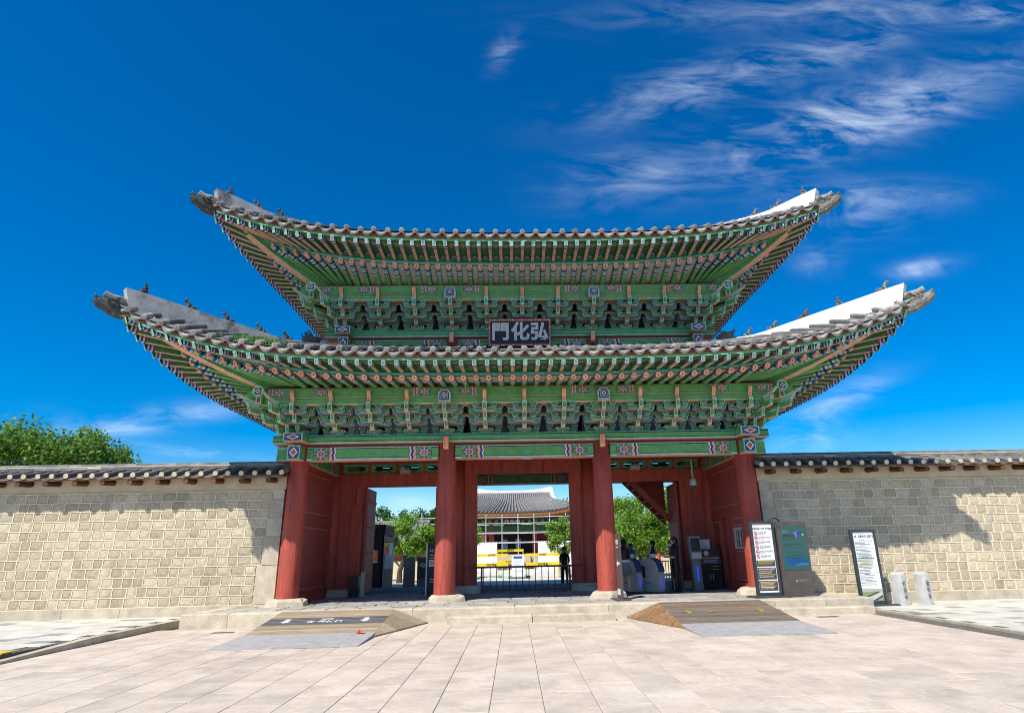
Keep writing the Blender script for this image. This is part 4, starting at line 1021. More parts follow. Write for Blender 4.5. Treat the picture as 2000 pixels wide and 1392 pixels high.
        sweep(R, sd, [(FD-.055, .235), (FD-.055, .215), (FD-.05, .215), (FD-.05, .235)], [MINT]*4, 'eave_line', gate)
        sweep(R, sd, [(FD-.085, .155), (FD-.085, .06), (FD+.1, .06), (FD+.1, .155)], [REDW]*4, 'tile_batten', gate)
rafters(LOW); rafters(UPP)
# ---- roof surfaces
def roof_z(R, sd, l, d):
    L, om, oc = halves(R, sd); t = max(-1, min(1, l/max(.01, (L-d)))); w = d/R['din']
    return R['zm']+R['rise']*max(0, 1-w)**1.6*abs(t)**(R['pf'] if sd in (0, 2) else R['ps'])+(R['zi']-R['zm'])*(.86*w+.14*w*w)
def roof_pt(R, sd, l, d, dz=0):
    L, om, oc = halves(R, sd); t = max(-1, min(1, l/max(.01, (L-d)))); o = oc-d-(oc-om)*(1-abs(t)**2.2)*max(0, 1-d/R['din'])
    return world(sd, l, o, roof_z(R, sd, l, d)+dz)
end_disc = MB(); end_disc.tube([(0, .34, .0), (0, .0, 0)], [.072, .078], 12); 
for k, (rr_, c_) in enumerate(((.078, WHITE), (.06, WHITE), (.045, WHITE))): pass
end_disc.tube([(0, .004, 0), (0, -.014, 0)], [.079, .079], 14); end_disc.tube([(0, -.014, 0), (0, -.018, 0)], [.064, .058], 12)
for k in range(6): end_disc.ball((.036*math.cos(k*1.047), -.019, .036*math.sin(k*1.047)), .013, nu=5, nv=4)
end_disc.ball((0, -.019, 0), .014, nu=5, nv=4)
me_disc = end_disc.mesh('end_tile', 'tile_end', False)
drip = MB(); N = 8
def dprof(u): return -.062*math.sin(math.pi*(u+.5))
pts_t = [(-.5+i/N) for i in range(N+1)]
for i in range(N):
    a, b = pts_t[i], pts_t[i+1]; za, zb = .02-.055*math.cos(math.pi*a), .02-.055*math.cos(math.pi*b)
    ha, hb = .045+.085*math.cos(math.pi*a), .045+.085*math.cos(math.pi*b)
    drip.poly([(a*.40, 0, za), (b*.40, 0, zb), (b*.40, .3, zb+.03), (a*.40, .3, za+.03)]); 
    drip.poly([(a*.40, -.005-.03*math.cos(math.pi*a), za-ha), (b*.40, -.005-.03*math.cos(math.pi*b), zb-hb), (b*.40, 0, zb), (a*.40, 0, za)])
    drip.poly([(a*.40, .02, za-.02), (b*.40, .02, zb-.02), (b*.40, -.005-.03*math.cos(math.pi*b), zb-hb), (a*.40, -.005-.03*math.cos(math.pi*a), za-ha)])
    drip.poly([(a*.34, -.012-.03*math.cos(math.pi*a), za-ha*.55-.004), (b*.34, -.012-.03*math.cos(math.pi*b), zb-hb*.55-.004), (b*.34, -.012, zb-hb*.3), (a*.34, -.012, za-ha*.3)])
me_drip = drip.mesh('drip_tile', 'tile_end', False)
TS = .415
def roof_cover(R):
    surf = MB()
    for sd in range(4):
        L, om, oc = halves(R, sd); nd_ = 10; dmax = R['din'] if R is LOW else min(R['din'], oc-.02)
        N = 40
        for i in range(nd_):
            d0, d1 = dmax*i/nd_, dmax*(i+1)/nd_
            for k in range(N):
                t0, t1 = -1+2*k/N, -1+2*(k+1)/N
                surf.poly([roof_pt(R, sd, (L-d0)*t0, d0), roof_pt(R, sd, (L-d0)*t1, d0), roof_pt(R, sd, max(0, L-d1)*t1, d1), roof_pt(R, sd, max(0, L-d1)*t0, d1)])
        # barrel rows
        n = int((L-.15)/TS)
        for k in range(-n, n+1):
            l = (k+.0)*TS
            dm = min(dmax, L-abs(l)-.02)
            if dm < .3: continue
            ns = max(2, int(dm/.35)); path = [roof_pt(R, sd, l, .25+(dm-.25)*q/ns, .035) for q in range(ns+1)]
            if dm > .3: surf.tube(path, .072, 7, cap=True)
            if sd == 2: continue
            p0, p1 = roof_pt(R, sd, l, -.02, .03), roof_pt(R, sd, l, .3, .035)
            obj('end_tile', me_disc, gate, mw=frame(p0+jit(.012), p1-p0+jit(.012)) @ Matrix.Rotation(JR.uniform(-3, 3), 4, 'Y'))
        if sd == 2: continue
        for k in range(-n-1, n+1):
            l = (k+.5)*TS
            if abs(l) > L-.1: continue
            p0, p1 = roof_pt(R, sd, l, .015, -.01)+jit(.009), roof_pt(R, sd, l, .3, .0)+jit(.01)
            tl = roof_pt(R, sd, l+.1, .0, 0)-roof_pt(R, sd, l-.1, .0, 0); y = (p1-p0).normalized(); x = tl.normalized(); z = x.cross(y).normalized(); y = z.cross(x)
            obj('drip_tile', me_drip, gate, mw=Matrix(((x.x, y.x, z.x, p0.x), (x.y, y.y, z.y, p0.y), (x.z, y.z, z.z, p0.z), (0, 0, 0, 1))))
    surf.build(R['tag']+'_roof_tiles', 'roof_tile', gate, kind='stuff')
roof_cover(LOW); roof_cover(UPP)
# ---- main ridge
m = MB(); m.box((-3.2, CY-.22, 13.3), (3.2, CY+.22, 13.75)); m.build('main_ridge', 'white_plaster', gate)
# ---- inner core so no light leaks between the storeys
m = MB(); m.box((-A_+.1, .25, 5.25), (A_-.1, 7.6, 5.33), cols=[REDW]*6); m.build('upper_floor', 'painted_wood', gate)
jm = MB(); jm.box((-.07, 0, 0), (.07, 7.2, .14), cols=[REDW]*6); jme = jm.mesh('floor_joist', 'painted_wood')
for k in range(23): obj('floor_joist', jme, gate, loc=(-6.6+k*.6, .3, 5.1))
m = MB()
m.box((-A_+.4, .6, 7.0), (A_-.4, 7.2, 7.1), cols=[INK]*6); m.box((-A2+.3, Y2+.3, 10.1), (A2-.3, 6.6, 10.2), cols=[INK]*6); m.build('loft_boards', 'painted_wood', gate)  # unseen black boards added to block light inside the roofs
# ---- hip rafters, corner heads, hip ridges
def hip(R, sx, back=False):
    def D(d, z, side=0): # point on the hip diagonal, offset sideways
        c = 1/math.sqrt(2); x = (R['Xc']-d); o = R['Oc']-d
        return Vector((sx*(x+side*c), (CY-o+side*c) if not back else (CY+o-side*c), z))
    zend = R['zm']-.50+R['rise']*.82; zp = R['zpur']-.0; dpc = R['Xc']-(R['xc']+.95)
    def beam(d0, d1, zf, h, w, n=10, tipcols=False):
        m = MB(); 
        for i in range(n):
            a, b = d0+(d1-d0)*i/n, d0+(d1-d0)*(i+1)/n; za, zb = zf(a), zf(b)
            q = [D(a, za, -w), D(a, za, w), D(b, zb, w), D(b, zb, -w)]; up = Vector((0, 0, h))
            if sx < 0: q = [q[1], q[0], q[3], q[2]]
            m.hexa(q+[p+up for p in q], cols=[SALMON, GREEND, GREEN, GREEN, GREEN, GREEN])
            e = Vector((0, 0, -.002))
            for (f0, f1, c) in ((-1, -.82, MINT), (.82, 1, MINT), (-.5, -.42, ORANGE), (.42, .5, ORANGE), (-.05, .05, ORANGE)):
                pp = [D(a, za, w*f0)+e, D(b, zb, w*f0)+e, D(b, zb, w*f1)+e, D(a, za, w*f1)+e]; m.poly(pp, c)
            for s in (-1, 1):
                ww = s*(w+.002)
                for (h0, h1, c) in ((0, .12, MINT), (.12, .17, INK), (.86, .9, INK), (.9, 1, MINT)):
                    m.poly([D(a, za+h*h0, ww), D(b, zb+h*h0, ww), D(b, zb+h*h1, ww), D(a, za+h*h1, ww)], c)
        return m
    sl_ = (zend-zp)/(dpc-.95)
    zc = lambda d: zp+(dpc-d)*sl_+.0+.06*math.sin((dpc-d)/max(.1, dpc-.9)*math.pi)*-1
    m = beam(dpc+.9, .98, zc, .26, .13); 
    # stepped and carved end of the lower hip rafter
    e0 = .98
    for i in range(4):
        a, b = e0-.07*i, e0-.07*(i+1); zz = zc(e0)+.09*(i+1)
        q = [D(a, zz, -.14), D(a, zz, .14), D(b, zz+.02, .14), D(b, zz+.02, -.14)]
        if sx < 0: q = [q[1], q[0], q[3], q[2]]
        m.hexa(q+[Vector((p.x, p.y, zc(e0)+.30)) for p in q], cols=[SALMON, GREEN, MINT, MINT, MINT, MINT])
    m.build('hip_rafter', 'painted_wood', gate)
    zt = R['zm']+R['rise']-.44; z0 = zc(.98)+.25
    zs = lambda d: z0+(zt-z0)*((1.75-d)/1.75) if d < .98 else z0+(zt-z0)*(.77/1.75)*(1.9-d)/.92
    zs = lambda d: z0+.02+(zt-z0+.06)*((.98-d)/.98) if d < .98 else z0+.02-(d-.98)*sl_
    m = beam(2.4, .06, zs, .30, .11); m.build('upper_hip_rafter', 'painted_wood', gate)
    # dragon-head cap of the corner
    zz = zs(.1)+.14; h = MB()
    P_ = lambda d, z, s=0: D(d, zz+z, s)
    prof = [(.26, -.02, .22), (.12, .0, .25), (.0, .04, .24), (-.10, .09, .20), (-.19, .16, .15), (-.26, .24, .08)]
    ring = []
    for (d, z, rr_) in prof:
        for a in range(10):
            an = 2*math.pi*a/10+.3; h.v.append(tuple(P_(d, z+rr_*math.sin(an)*.92, rr_*.72*math.cos(an))))
    for i in range(len(prof)-1):
        for a in range(10): h.f.append((i*10+a, i*10+(a+1) % 10, (i+1)*10+(a+1) % 10, (i+1)*10+a))
    h.f += [tuple(range(10)), tuple(range(50, 60))]; h.c = [WHITE]*len(h.f); h.m = [0]*len(h.f)
    for s in (-1, 1):
        h.tube([P_(.12, .18, s*.09), P_(.06, .27, s*.12), P_(.10, .34, s*.13), P_(.15, .37, s*.13)], [.05, .05, .035, .012], 6)     # horns
        h.ball(P_(-.06, .20, s*.13), .055, nu=6, nv=5); h.tube([P_(-.12, .0, s*.07), P_(-.22, .08, s*.08), P_(-.28, .17, s*.07)], [.05, .045, .02], 6)  # eye, jaw
        h.tube([P_(-.18, .24, s*.05), P_(-.27, .30, s*.05), P_(-.27, .36, s*.05)], [.04, .035, .012], 5)
        for k in range(4): h.tube([P_(.15-.06*k, .02+.02*k, s*.15), P_(.10-.06*k, .10+.03*k, s*.17), P_(.16-.06*k, .18+.03*k, s*.155)], [.03, .028, .01], 5)
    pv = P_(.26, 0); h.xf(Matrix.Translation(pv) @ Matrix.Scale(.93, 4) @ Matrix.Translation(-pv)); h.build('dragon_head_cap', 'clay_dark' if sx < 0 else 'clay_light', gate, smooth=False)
    # corner tiles above the tip
    t = MB()
    t.tube([D(.62, roof_z(R, 0, R['Xc']-.6, .6)+.12), D(.02, R['zm']+R['rise']+.10), D(-.10, R['zm']+R['rise']+.16)], [.095, .09, .088], 9); t.build('corner_tile', 'tile_end', gate)
    # plastered hip ridge
    m = MB(); d0, d1 = .30, R['din']-.15 if R is LOW else 5.6; n = 16; w = .145
    top0 = roof_z(R, 0, R['Xc']-d0, d0)+(.46 if R is LOW else .42); tin = roof_z(R, 0, R['Xc']-d1, d1)+.36
    for i in range(n):
        a, b = d0+(d1-d0)*i/n, d0+(d1-d0)*(i+1)/n
        f = (lambda d: max(top0-.13*(d-d0), roof_z(R, 0, R['Xc']-d, d)+.10)) if True else lambda d: max(top0+(tin-top0)*((d-d0)/(d1-d0))-(.10 if R is LOW else .0)*math.sin((d-d0)/(d1-d0)*math.pi), roof_z(R, 0, R['Xc']-d, d)+.30)
        za, zb = roof_z(R, 0, R['Xc']-a, a)-.1, roof_z(R, 0, R['Xc']-b, b)-.1
        a_t = a-(.10 if i == 0 else 0)
        q = [D(a, za, -w), D(a, za, w), D(b, zb, w), D(b, zb, -w), D(a_t, f(a), -w*.9), D(a_t, f(a), w*.9), D(b, f(b), w*.9), D(b, f(b), -w*.9)]
        if sx < 0: q = [q[1], q[0], q[3], q[2], q[5], q[4], q[7], q[6]]
        m.hexa(q)
    m.build('hip_ridge', 'stained_shade_plaster' if sx < 0 else 'white_plaster', gate)
    return D, f, d0, d1
HIPS = {}
for R in (LOW, UPP):
    for sx in (-1, 1): HIPS[R['tag'], sx] = hip(R, sx)
    for sx in (-1, 1): hip(R, sx, True)
# ---- clay figures that sit on the hip ridges
def figure_mb(kind):
    m = MB()
    if kind == 0:    # seated human-like figure with cap, facing +y
        m.ball((0, -.02, .09), .075, sc=(1, 1.1, 1.15)); m.ball((0, -.035, .2), .06, sc=(1, .85, 1.2)); m.ball((0, -.01, .30), .045); m.tube([(0, -.01, .33), (0, -.015, .36)], [.05, .03], 7)
        for s in (-1, 1):
            m.tube([(s*.05, 0, .06), (s*.065, .09, .11), (s*.06, .11, .01)], [.04, .035, .028], 6); m.tube([(s*.06, -.03, .23), (s*.085, .03, .17), (s*.05, .09, .13)], [.026, .024, .02], 6)
    elif kind == 1:  # crouching beast with raised head
        m.ball((0, -.06, .085), .075, sc=(.9, 1.25, 1)); m.tube([(0, -.02, .10), (0, .07, .2), (0, .10, .26)], [.06, .05, .045], 7); m.ball((0, .13, .27), .048, sc=(1, 1.35, .95)); m.tube([(0, .16, .26), (0, .21, .25)], [.03, .018], 6)
        for s in (-1, 1):
            m.tube([(s*.045, .06, .16), (s*.05, .09, .08), (s*.05, .11, 0)], [.03, .025, .024], 6); m.tube([(s*.05, -.08, .08), (s*.07, -.02, .07), (s*.06, .0, .0)], [.04, .032, .025], 6); m.tube([(s*.025, .11, .31), (s*.035, .10, .35)], [.018, .006], 5)
        m.tube([(0, -.14, .06), (0, -.19, .12), (0, -.17, .18)], [.02, .018, .008], 5)
    else:            # dragon head at the inner end, mouth open
        m.tube([(0, -.22, .05), (0, -.05, .13), (0, .10, .13), (0, .24, .10)], [.10, .13, .11, .07], 8); m.tube([(0, .12, .17), (0, .27, .20), (0, .34, .26)], [.07, .05, .02], 7); m.tube([(0, .14, .06), (0, .30, .03)], [.05, .03], 6)
        for s in (-1, 1):
            m.tube([(s*.06, -.02, .22), (s*.09, -.12, .32), (s*.08, -.2, .33)], [.035, .03, .01], 6); m.ball((s*.08, .10, .20), .035, nu=6, nv=5)
        for k in range(4): m.tube([(0, -.25+.09*k, .14+.03*k), (0, -.30+.09*k, .24+.03*k)], [.035, .008], 5)
    return m
FM = {}
for k in range(3):
    for c in ('clay_dark', 'clay_light'): FM[k, c] = figure_mb(k).mesh('roof_figure', c, True)
mk('clay_red', (.20, .09, .06), (.11, .055, .04), scale=9, rough=.85, bump=.5, fine=.2)
FM['red'] = figure_mb(1).mesh('roof_figure', 'clay_red', True)
ordn = ['first', 'second', 'third', 'fourth', 'fifth', 'sixth']
wside = {-1: 'the stained, shade-greyed', 1: 'the clean white'}
for (tg, sx), (D, f, d0, d1) in HIPS.items():
    ks = [(.22, 0), (1.05, 1), (1.8, 1), (2.5, 1), (3.1, 1), (3.65, 2)] if tg == 'lower' else [(.2, 0), (.85, 1), (1.4, 1)]
    if tg == 'lower' and sx > 0: ks = [(.3, 1), (1.15, 0), (1.9, 1), (2.6, 1), (3.2, 1), (3.75, 2)]
    for i, (dd, kd) in enumerate(ks):
        d = d0+dd; p = D(d, f(d)); q = D(d-.1, f(d-.1)) if dd > .1 else p+(D(d0, 0)-D(d0+.1, 0))
        ang = math.atan2((q-p).y, (q-p).x)-math.pi/2+(math.pi if kd == 2 and sx < 0 else 0)
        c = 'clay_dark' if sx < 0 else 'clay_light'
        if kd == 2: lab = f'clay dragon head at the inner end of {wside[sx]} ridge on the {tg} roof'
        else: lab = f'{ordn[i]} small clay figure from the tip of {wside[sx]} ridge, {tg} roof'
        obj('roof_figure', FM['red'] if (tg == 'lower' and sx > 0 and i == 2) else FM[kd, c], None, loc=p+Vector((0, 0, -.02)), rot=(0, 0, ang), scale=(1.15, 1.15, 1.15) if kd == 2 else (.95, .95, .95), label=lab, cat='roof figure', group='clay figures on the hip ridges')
# ---- weeds growing among the tiles
gb = MB(); r = random.Random(5)
for k in range(520):
    l = -7.3+r.gauss(0, .38); d = .25+abs(r.gauss(0, .35)); p = roof_pt(LOW, 0, l, d, .02); h = r.uniform(.06, .26); a = r.uniform(0, 6.28); w = Vector((math.cos(a), math.sin(a), 0))*.009
    tip = p+Vector((r.uniform(-.12, .12), r.uniform(-.14, .05), h)); gb.poly([p-w, p+w, tip])
gb.build('roof_weeds', 'grass_blade', label='tuft of light green weeds growing among the lower roof tiles', cat='weeds', kind='stuff')
# ---- name board
nb = empty('name_board', (-.1, .12, 8.2), label='black name board with white characters and a red floral frame', cat='name board'); nb.rotation_euler = (math.radians(8), 0, 0)
W2, H2 = 1.02, .86
m = MB(); m.box((-W2, -.02, .0), (W2, .04, H2), col=INK); m.build('panel', 'black_board', nb)
m = MB(); fw = .075
def fr(x0, x1, z0, z1):
    m.box((x0, -.065, z0), (x1, .045, z1), cols=[SALMON, REDW, REDW, REDW, REDW, REDW])
fr(-W2-.02, W2+.02, -.03, fw-.03); fr(-W2-.02, W2+.02, H2-fw+.03, H2+.03); fr(-W2-.02, -W2+fw-.02, fw-.03, H2-fw+.03); fr(W2-fw+.02, W2+.02, fw-.03, H2-fw+.03)
r = random.Random(2)
for k in range(27):
    x = -W2+.04+k*(2*W2-.08)/26
    for z in (.008, H2-.008): m.poly([(x+.026*math.cos(i*1.05+k), -.067, z+.024*math.sin(i*1.05+k)) for i in range(6)], (PINK, SALMON, WHITE, ORANGE)[k % 4])
for k in range(9):
    z = .08+k*(H2-.16)/8
    for x in (-W2+.018, W2-.018): m.poly([(x+.024*math.cos(i*1.05+k), -.067, z+.024*math.sin(i*1.05+k)) for i in range(6)], (PINK, SALMON, WHITE, TEAL)[k % 4])
m.build('frame', 'painted_wood', nb)
mk('ink_silver', (.62, .61, .58), (.50, .49, .47), scale=8, rough=.6, fine=.1)
for i, (ch, x) in enumerate((('門', -.64), ('化', .02), ('弘', .66))):
    me = text_mesh(ch, .62, 'ink_silver', 'lettering', .021, .008); obj('lettering', me, nb, loc=(x, -.03, H2/2+.0), rot=(RX90, 0, 0), scale=(1, 1.02, 1))
# ================================================================ inside of the gate
def rbox(name, a, b, mat='red_wood', parent=None):
    m = MB(); m.box(a, b); return m.build(name, mat, parent if parent is not None else gate)
YM = 3.9
def wall_panels(sx):
    x = sx*A_
    def bx(name, y0, y1, z0, z1, t=.06, mat='red_panel', dx=0): rbox(name, (x-t+dx, y0, z0), (x+t+dx, y1, z1), mat)
    y0, y1 = .27, 3.63
    bx('sill_beam', y0, y1, .36, .62, .12, 'red_wood'); bx('rail', y0, y1, 2.62, 2.92, .10, 'red_wood'); bx('head_rail', y0, y1, 4.28, 4.43, .1, 'red_wood')
    inn = x-sx*.10
    def lines(ya, yb, za, zb, xx):
        m = MB(); w = .012
        for (p, q, r_, s) in ((ya, yb, za, za+w), (ya, yb, zb-w, zb), (ya, ya+w, za, zb), (yb-w, yb, za, zb)):
            pts = [(xx, p, r_), (xx, q, r_), (xx, q, s), (xx, p, s)]; m.poly(pts[::-1] if sx > 0 else pts, (.62, .58, .55))
        m.build('painted_line', 'plain_paint', gate)
    bx('panel', y0, y1, 2.92, 4.28); lines(y0+.1, y1-.15, 3.0, 4.2, x-sx*.063)
    if sx < 0:
        bx('panel', y0, y1, .62, 2.62); lines(y0+.1, y1-.15, .72, 2.55, x-sx*.063)
    else:
        # keeper's room: doorway, window and boards
        bx('panel', y0, .42, .62, 2.62); bx('panel', 1.42, 2.02, .62, 2.62); bx('panel', .42, 1.42, .62, 1.62); bx('panel', .42, 1.42, 2.28, 2.62); bx('panel', 2.95, y1, .62, 2.62)
        lines(.46, 1.38, .68, 1.56, x-.063); lines(.46, 1.38, 2.33, 2.58, x-.063); lines(3.0, 3.55, .7, 2.55, x-.063)
        for (ya, yb) in ((2.02, 2.12), (2.85, 2.95)): bx('door_post', ya, yb, .62, 2.62, .09, 'red_wood')
        m = MB(); m.box((x+.065, 2.1, .4), (x+.1, 2.87, 2.62)); m.build('door_leaf', 'red_panel', gate)
        wf = empty('room_window', (x-.07, .92, 1.95), parent=gate)
        for (a, b) in (((-.03, -.50, -.33), (.03, -.42, .33)), ((-.03, .42, -.33), (.03, .50, .33)), ((-.03, -.42, -.33), (.03, .42, -.26)), ((-.03, -.42, .26), (.03, .42, .33)), ((-.02, -.02, -.26), (.02, .02, .26)), ((-.015, -.25, -.26), (.01, -.23, .26)), ((-.015, .23, -.26), (.01, .25, .26)), ((-.015, -.42, -.01), (.01, .42, .01))):
            m = MB(); m.box(a, b, (.5, .47, .43)); m.build('frame', 'plain_paint', wf)
        m = MB(); m.box((.02, -.42, -.26), (.03, .42, .26)); m.build('pane', 'glass', wf)
    # rear half stays a plain boarded wall
    bx('panel', 4.2, 7.5, .4, 4.43)
    m = MB(); y = -.19
    for yy_ in (.75, 3.15):
        med(m, (x-sx*.188, yy_, 4.65), (0, -sx, 0), (0, 0, 1), .24, .19, (-sx, 0, 0))
        for k, c in enumerate((PINK, BLUE, WHITE)): 
            s = 1 if yy_ < 2 else -1; ya = yy_+s*(.25+k*.06); pts = [(x-sx*.189, ya, 4.47), (x-sx*.189, ya+s*.06, 4.47), (x-sx*.189, ya+s*.06, 4.83), (x-sx*.189, ya, 4.83)]; m.poly(pts, c)
    m.build('beam_painting', 'painted_wood', gate)
wall_panels(-1); wall_panels(1)
def cut_panel(x0, x1, z0, z1, y):
    """green transom board with a long lobed opening"""
    m = MB(); N = 24; cx, cz = (x0+x1)/2, (z0+z1)/2; hw, hh = (x1-x0)/2, (z1-z0)/2; inn = []; out = []
    for i in range(N):
        a = 2*math.pi*i/N; c, s = math.cos(a), math.sin(a); k = 1/max(abs(c), abs(s)); out.append((cx+hw*c*k, cz+hh*s*k))
        rx = hw*.80; rz = hh*.52*(1+.22*math.cos(6*a)); inn.append((cx+rx*(abs(c)**.8)*math.copysign(1, c), cz+rz*(abs(s)**.7)*math.copysign(1, s)))
    for yy_, s in ((y, 1), (y+.03, -1)):
        for i in range(N):
            j = (i+1) % N; q = [(out[i][0], yy_, out[i][1]), (out[j][0], yy_, out[j][1]), (inn[j][0], yy_, inn[j][1]), (inn[i][0], yy_, inn[i][1])]; m.poly(q[::s], GREEN)
    for i in range(N):
        j = (i+1) % N; m.poly([(inn[i][0], y, inn[i][1]), (inn[j][0], y, inn[j][1]), (inn[j][0], y+.03, inn[j][1]), (inn[i][0], y+.03, inn[i][1])], INK)
    m.build('transom_panel', 'painted_wood', gate)
for sx in (-1, 1):
    xa, xb = sorted((sx*(B_+.26), sx*(A_-.26)))
    rbox('lintel', (xa, YM-.13, 4.08), (xb, YM+.13, 4.52)); rbox('head_beam', (xa, YM-.12, 4.90), (xb, YM+.12, 5.09))
    n = 4; w = (xb-xa)/n
    for k in range(n):
        cut_panel(xa+w*k+.05, xa+w*(k+1)-.05, 4.54, 4.88, YM-.03); rbox('transom_post', (xa+w*k-.048, YM-.06, 4.52), (xa+w*k+.048, YM+.06, 4.90))
    for xj in (sx*6.0, sx*2.92): rbox('door_post', (xj-.2, YM-.11, .36), (xj+.2, YM+.11, 4.08))
    rbox('side_board', (min(sx*6.2, sx*6.64), YM-.05, .36), (max(sx*6.2, sx*6.64), YM+.05, 4.08), 'red_panel')
    # open door leaves folded back along the passage
    for xd in (sx*5.72, sx*3.18):
        d = empty('door_leaf', (xd, YM+.14, .42), parent=gate); m = MB()
        for k in range(4): m.box((-.04, .02+.33*k, 0), (.04, .02+.33*k+.322, 3.6))
        m.build('boards', 'red_panel', d)
        for z in (.5, 1.3, 2.2, 3.1):
            m = MB(); m.box((-.065 if xd > 0 else .04, 0, z), (-.04 if xd > 0 else .065, 1.34, z+.09)); m.build('batten', 'red_wood', d)
    # central doorway
    rbox('door_post', (min(sx*1.69, sx*2.13), YM-.12, .36), (max(sx*1.69, sx*2.13), YM+.12, 4.46))
    d = empty('door_leaf', (sx*1.98, YM+.14, .42), parent=gate); m = MB(); m.box((-.05, 0, 0), (.05, 1.75, 3.95)); m.build('boards', 'red_panel', d)
    rough_block((min(sx*1.5, sx*2.75), YM-.42, .33), (max(sx*1.5, sx*2.75), YM-.16, .60), 300+sx).build('threshold_stone', 'granite', gate)
    rough_block((min(sx*5.55, sx*6.75), YM-.5, .33), (max(sx*5.55, sx*6.75), YM-.16, .58), 310+sx).build('threshold_stone', 'granite', gate)
rbox('lintel', (-B_+.26, YM-.13, 4.46), (B_-.26, YM+.13, 5.08))
rbox('batten_strip', (-B_+.26, YM-.16, 4.86), (B_-.26, YM-.131, 5.08))
m = MB(); m.box((-.13, -.03, 0), (.13, .03, .055), (.5, .5, .5)); m.build('number_plate', 'plain_paint', gate, loc=(.08, -.17, 4.395))
# stair to the upper storey in one side bay
stt = empty('stair', (0, 0, 0), parent=gate); P0, P1 = Vector((3.75, 5.2, 4.9)), Vector((5.75, 5.2, 2.85))
for yy_ in (0, 1.0):
    m = MB(); m.hexa([P0+Vector((0, yy_, -.3)), P1+Vector((0, yy_, -.3)), P1+Vector((0, yy_+.07, -.3)), P0+Vector((0, yy_+.07, -.3)), P0+Vector((0, yy_, 0)), P1+Vector((0, yy_, 0)), P1+Vector((0, yy_+.07, 0)), P0+Vector((0, yy_+.07, 0))]); m.build('stringer', 'red_wood', stt)
for k in range(9):
    p = P0.lerp(P1, (k+.5)/9); m = MB(); m.box((p.x-.14, p.y+.07, p.z-.2), (p.x+.14, p.y+1.0, p.z-.16)); m.build('tread', 'red_panel', stt)
m = MB(); m.prism([(3.95, 6.25, 4.9), (5.8, 6.25, 4.9), (5.8, 6.25, 3.0)], (0, .05, 0)); m.build('side_panel', 'red_panel', stt)

# ---- lamps and camera fixed in the passage
def flood(x, lab):
    e = empty('flood_light', (x, YM-.3, 4.5), label=lab, cat='lamp', group='flood lights under the transoms')
    m = MB(); m.hexa([(-.16, -.12, 0), (.16, -.12, 0), (.2, .06, -.02), (-.2, .06, -.02), (-.16, -.1, .12), (.16, -.1, .12), (.2, .1, .16), (-.2, .1, .16)], (.5, .49, .47)); m.build('housing', 'plain_paint', e)
    for k in range(5): m = MB(); m.box((-.15+k*.065, -.1, .13), (-.125+k*.065, .1, .2), (.4, .39, .37)); m.build('cooling_fin', 'plain_paint', e)
    m = MB(); m.box((-.03, .1, .0), (.03, .17, .1), (.3, .3, .3)); m.build('arm', 'plain_paint', e)
flood(-4.3, 'grey flood light under the transom of the bay with the black booth'); flood(4.15, 'grey flood light under the transom of the bay with the ticket gates')
cc = empty('security_camera', (5.48, .9, 4.45), label='pale green dome security camera hanging on a pole from the beam', cat='camera')
m = MB(); m.tube([(0, 0, 0), (0, 0, -.62)], .026, 8, (.25, .33, .24)); m.build('pole', 'plain_paint', cc)
m = MB(); m.tube([(0, 0, -.60), (0, 0, -.66), (0, 0, -.80), (0, 0, -.84)], [.05, .105, .12, .11], 12, (.27, .35, .26)); m.build('housing', 'plain_paint', cc, smooth=True)
m = MB(); m.ball((0, 0, -.84), .095, (.06, .08, .06), nu=10, nv=8); m.build('dome', 'glass', cc, smooth=True)

# ---- barrier across the central doorway
br = empty('barrier_rail', (.03, 3.42, .36), label='brown metal barrier with upright bars across the central doorway', cat='barrier')
BRN = (.09, .035, .03)
m = MB(); m.box((-2.0, -.03, .80), (1.98, .03, .86), BRN); m.build('top_rail', 'plain_paint', br)
m = MB(); m.box((-1.5, -.025, .06), (1.52, .025, .11), BRN); m.build('bottom_rail', 'plain_paint', br)
bm_ = MB(); bm_.box((-.014, -.014, .11), (.014, .014, .80), BRN); bme = bm_.mesh('bar', 'plain_paint')
for k in range(14): obj('bar', bme, br, loc=(-1.45+k*.224, 0, 0))
for x in (-1.52, .02, 1.54): m = MB(); m.box((x-.03, -.03, 0), (x+.03, .03, .82 if abs(x) > 1 else .06), BRN); m.build('post', 'plain_paint', br)

# ================================================================ signs
def board_sign(name, loc, w, h, t, base, frame_mat, lab, rz=0, tilt=0):
    e = empty(name, loc, rz, label=lab, cat='sign'); f = .07
    m = MB()
    for a, b in (((-w/2, -t/2, .04), (-w/2+f, t/2, h)), ((w/2-f, -t/2, .04), (w/2, t/2, h)), ((-w/2+f, -t/2, h-f), (w/2-f, t/2, h)), ((-w/2+f, -t/2, .04), (w/2-f, t/2, .12))): m.box(a, b)
    m.build('frame', frame_mat, e)
    m = MB(); m.hexa([(-base/2, -.28, 0), (base/2, -.28, 0), (base/2, .28, 0), (-base/2, .28, 0), (-base/2+.03, -.24, .04), (base/2-.03, -.24, .04), (base/2-.03, .24, .04), (-base/2+.03, .24, .04)]); m.build('base_plate', frame_mat, e)
    m = MB(); m.box((-w/2+f, -t/2+.02, .12), (w/2-f, t/2-.02, h-f), (.78, .79, .77)); m.build('panel', 'plain_paint', e)
    return e
def line_text(e, x0, x1, z, h, y, col, name='text_line', jit=True, seed=0):
    """row of tiny illegible print as word-length dashes"""
    m = MB(); r = random.Random(int(abs(z*1000))+seed); x = x0
    while x < x1-.01:
        w = min(r.uniform(.02, .055), x1-x); m.poly([(x, y, z), (x+w*.86, y, z), (x+w*.86, y, z+h), (x, y, z+h)], col); x += w
    m.build(name, 'plain_paint', e)
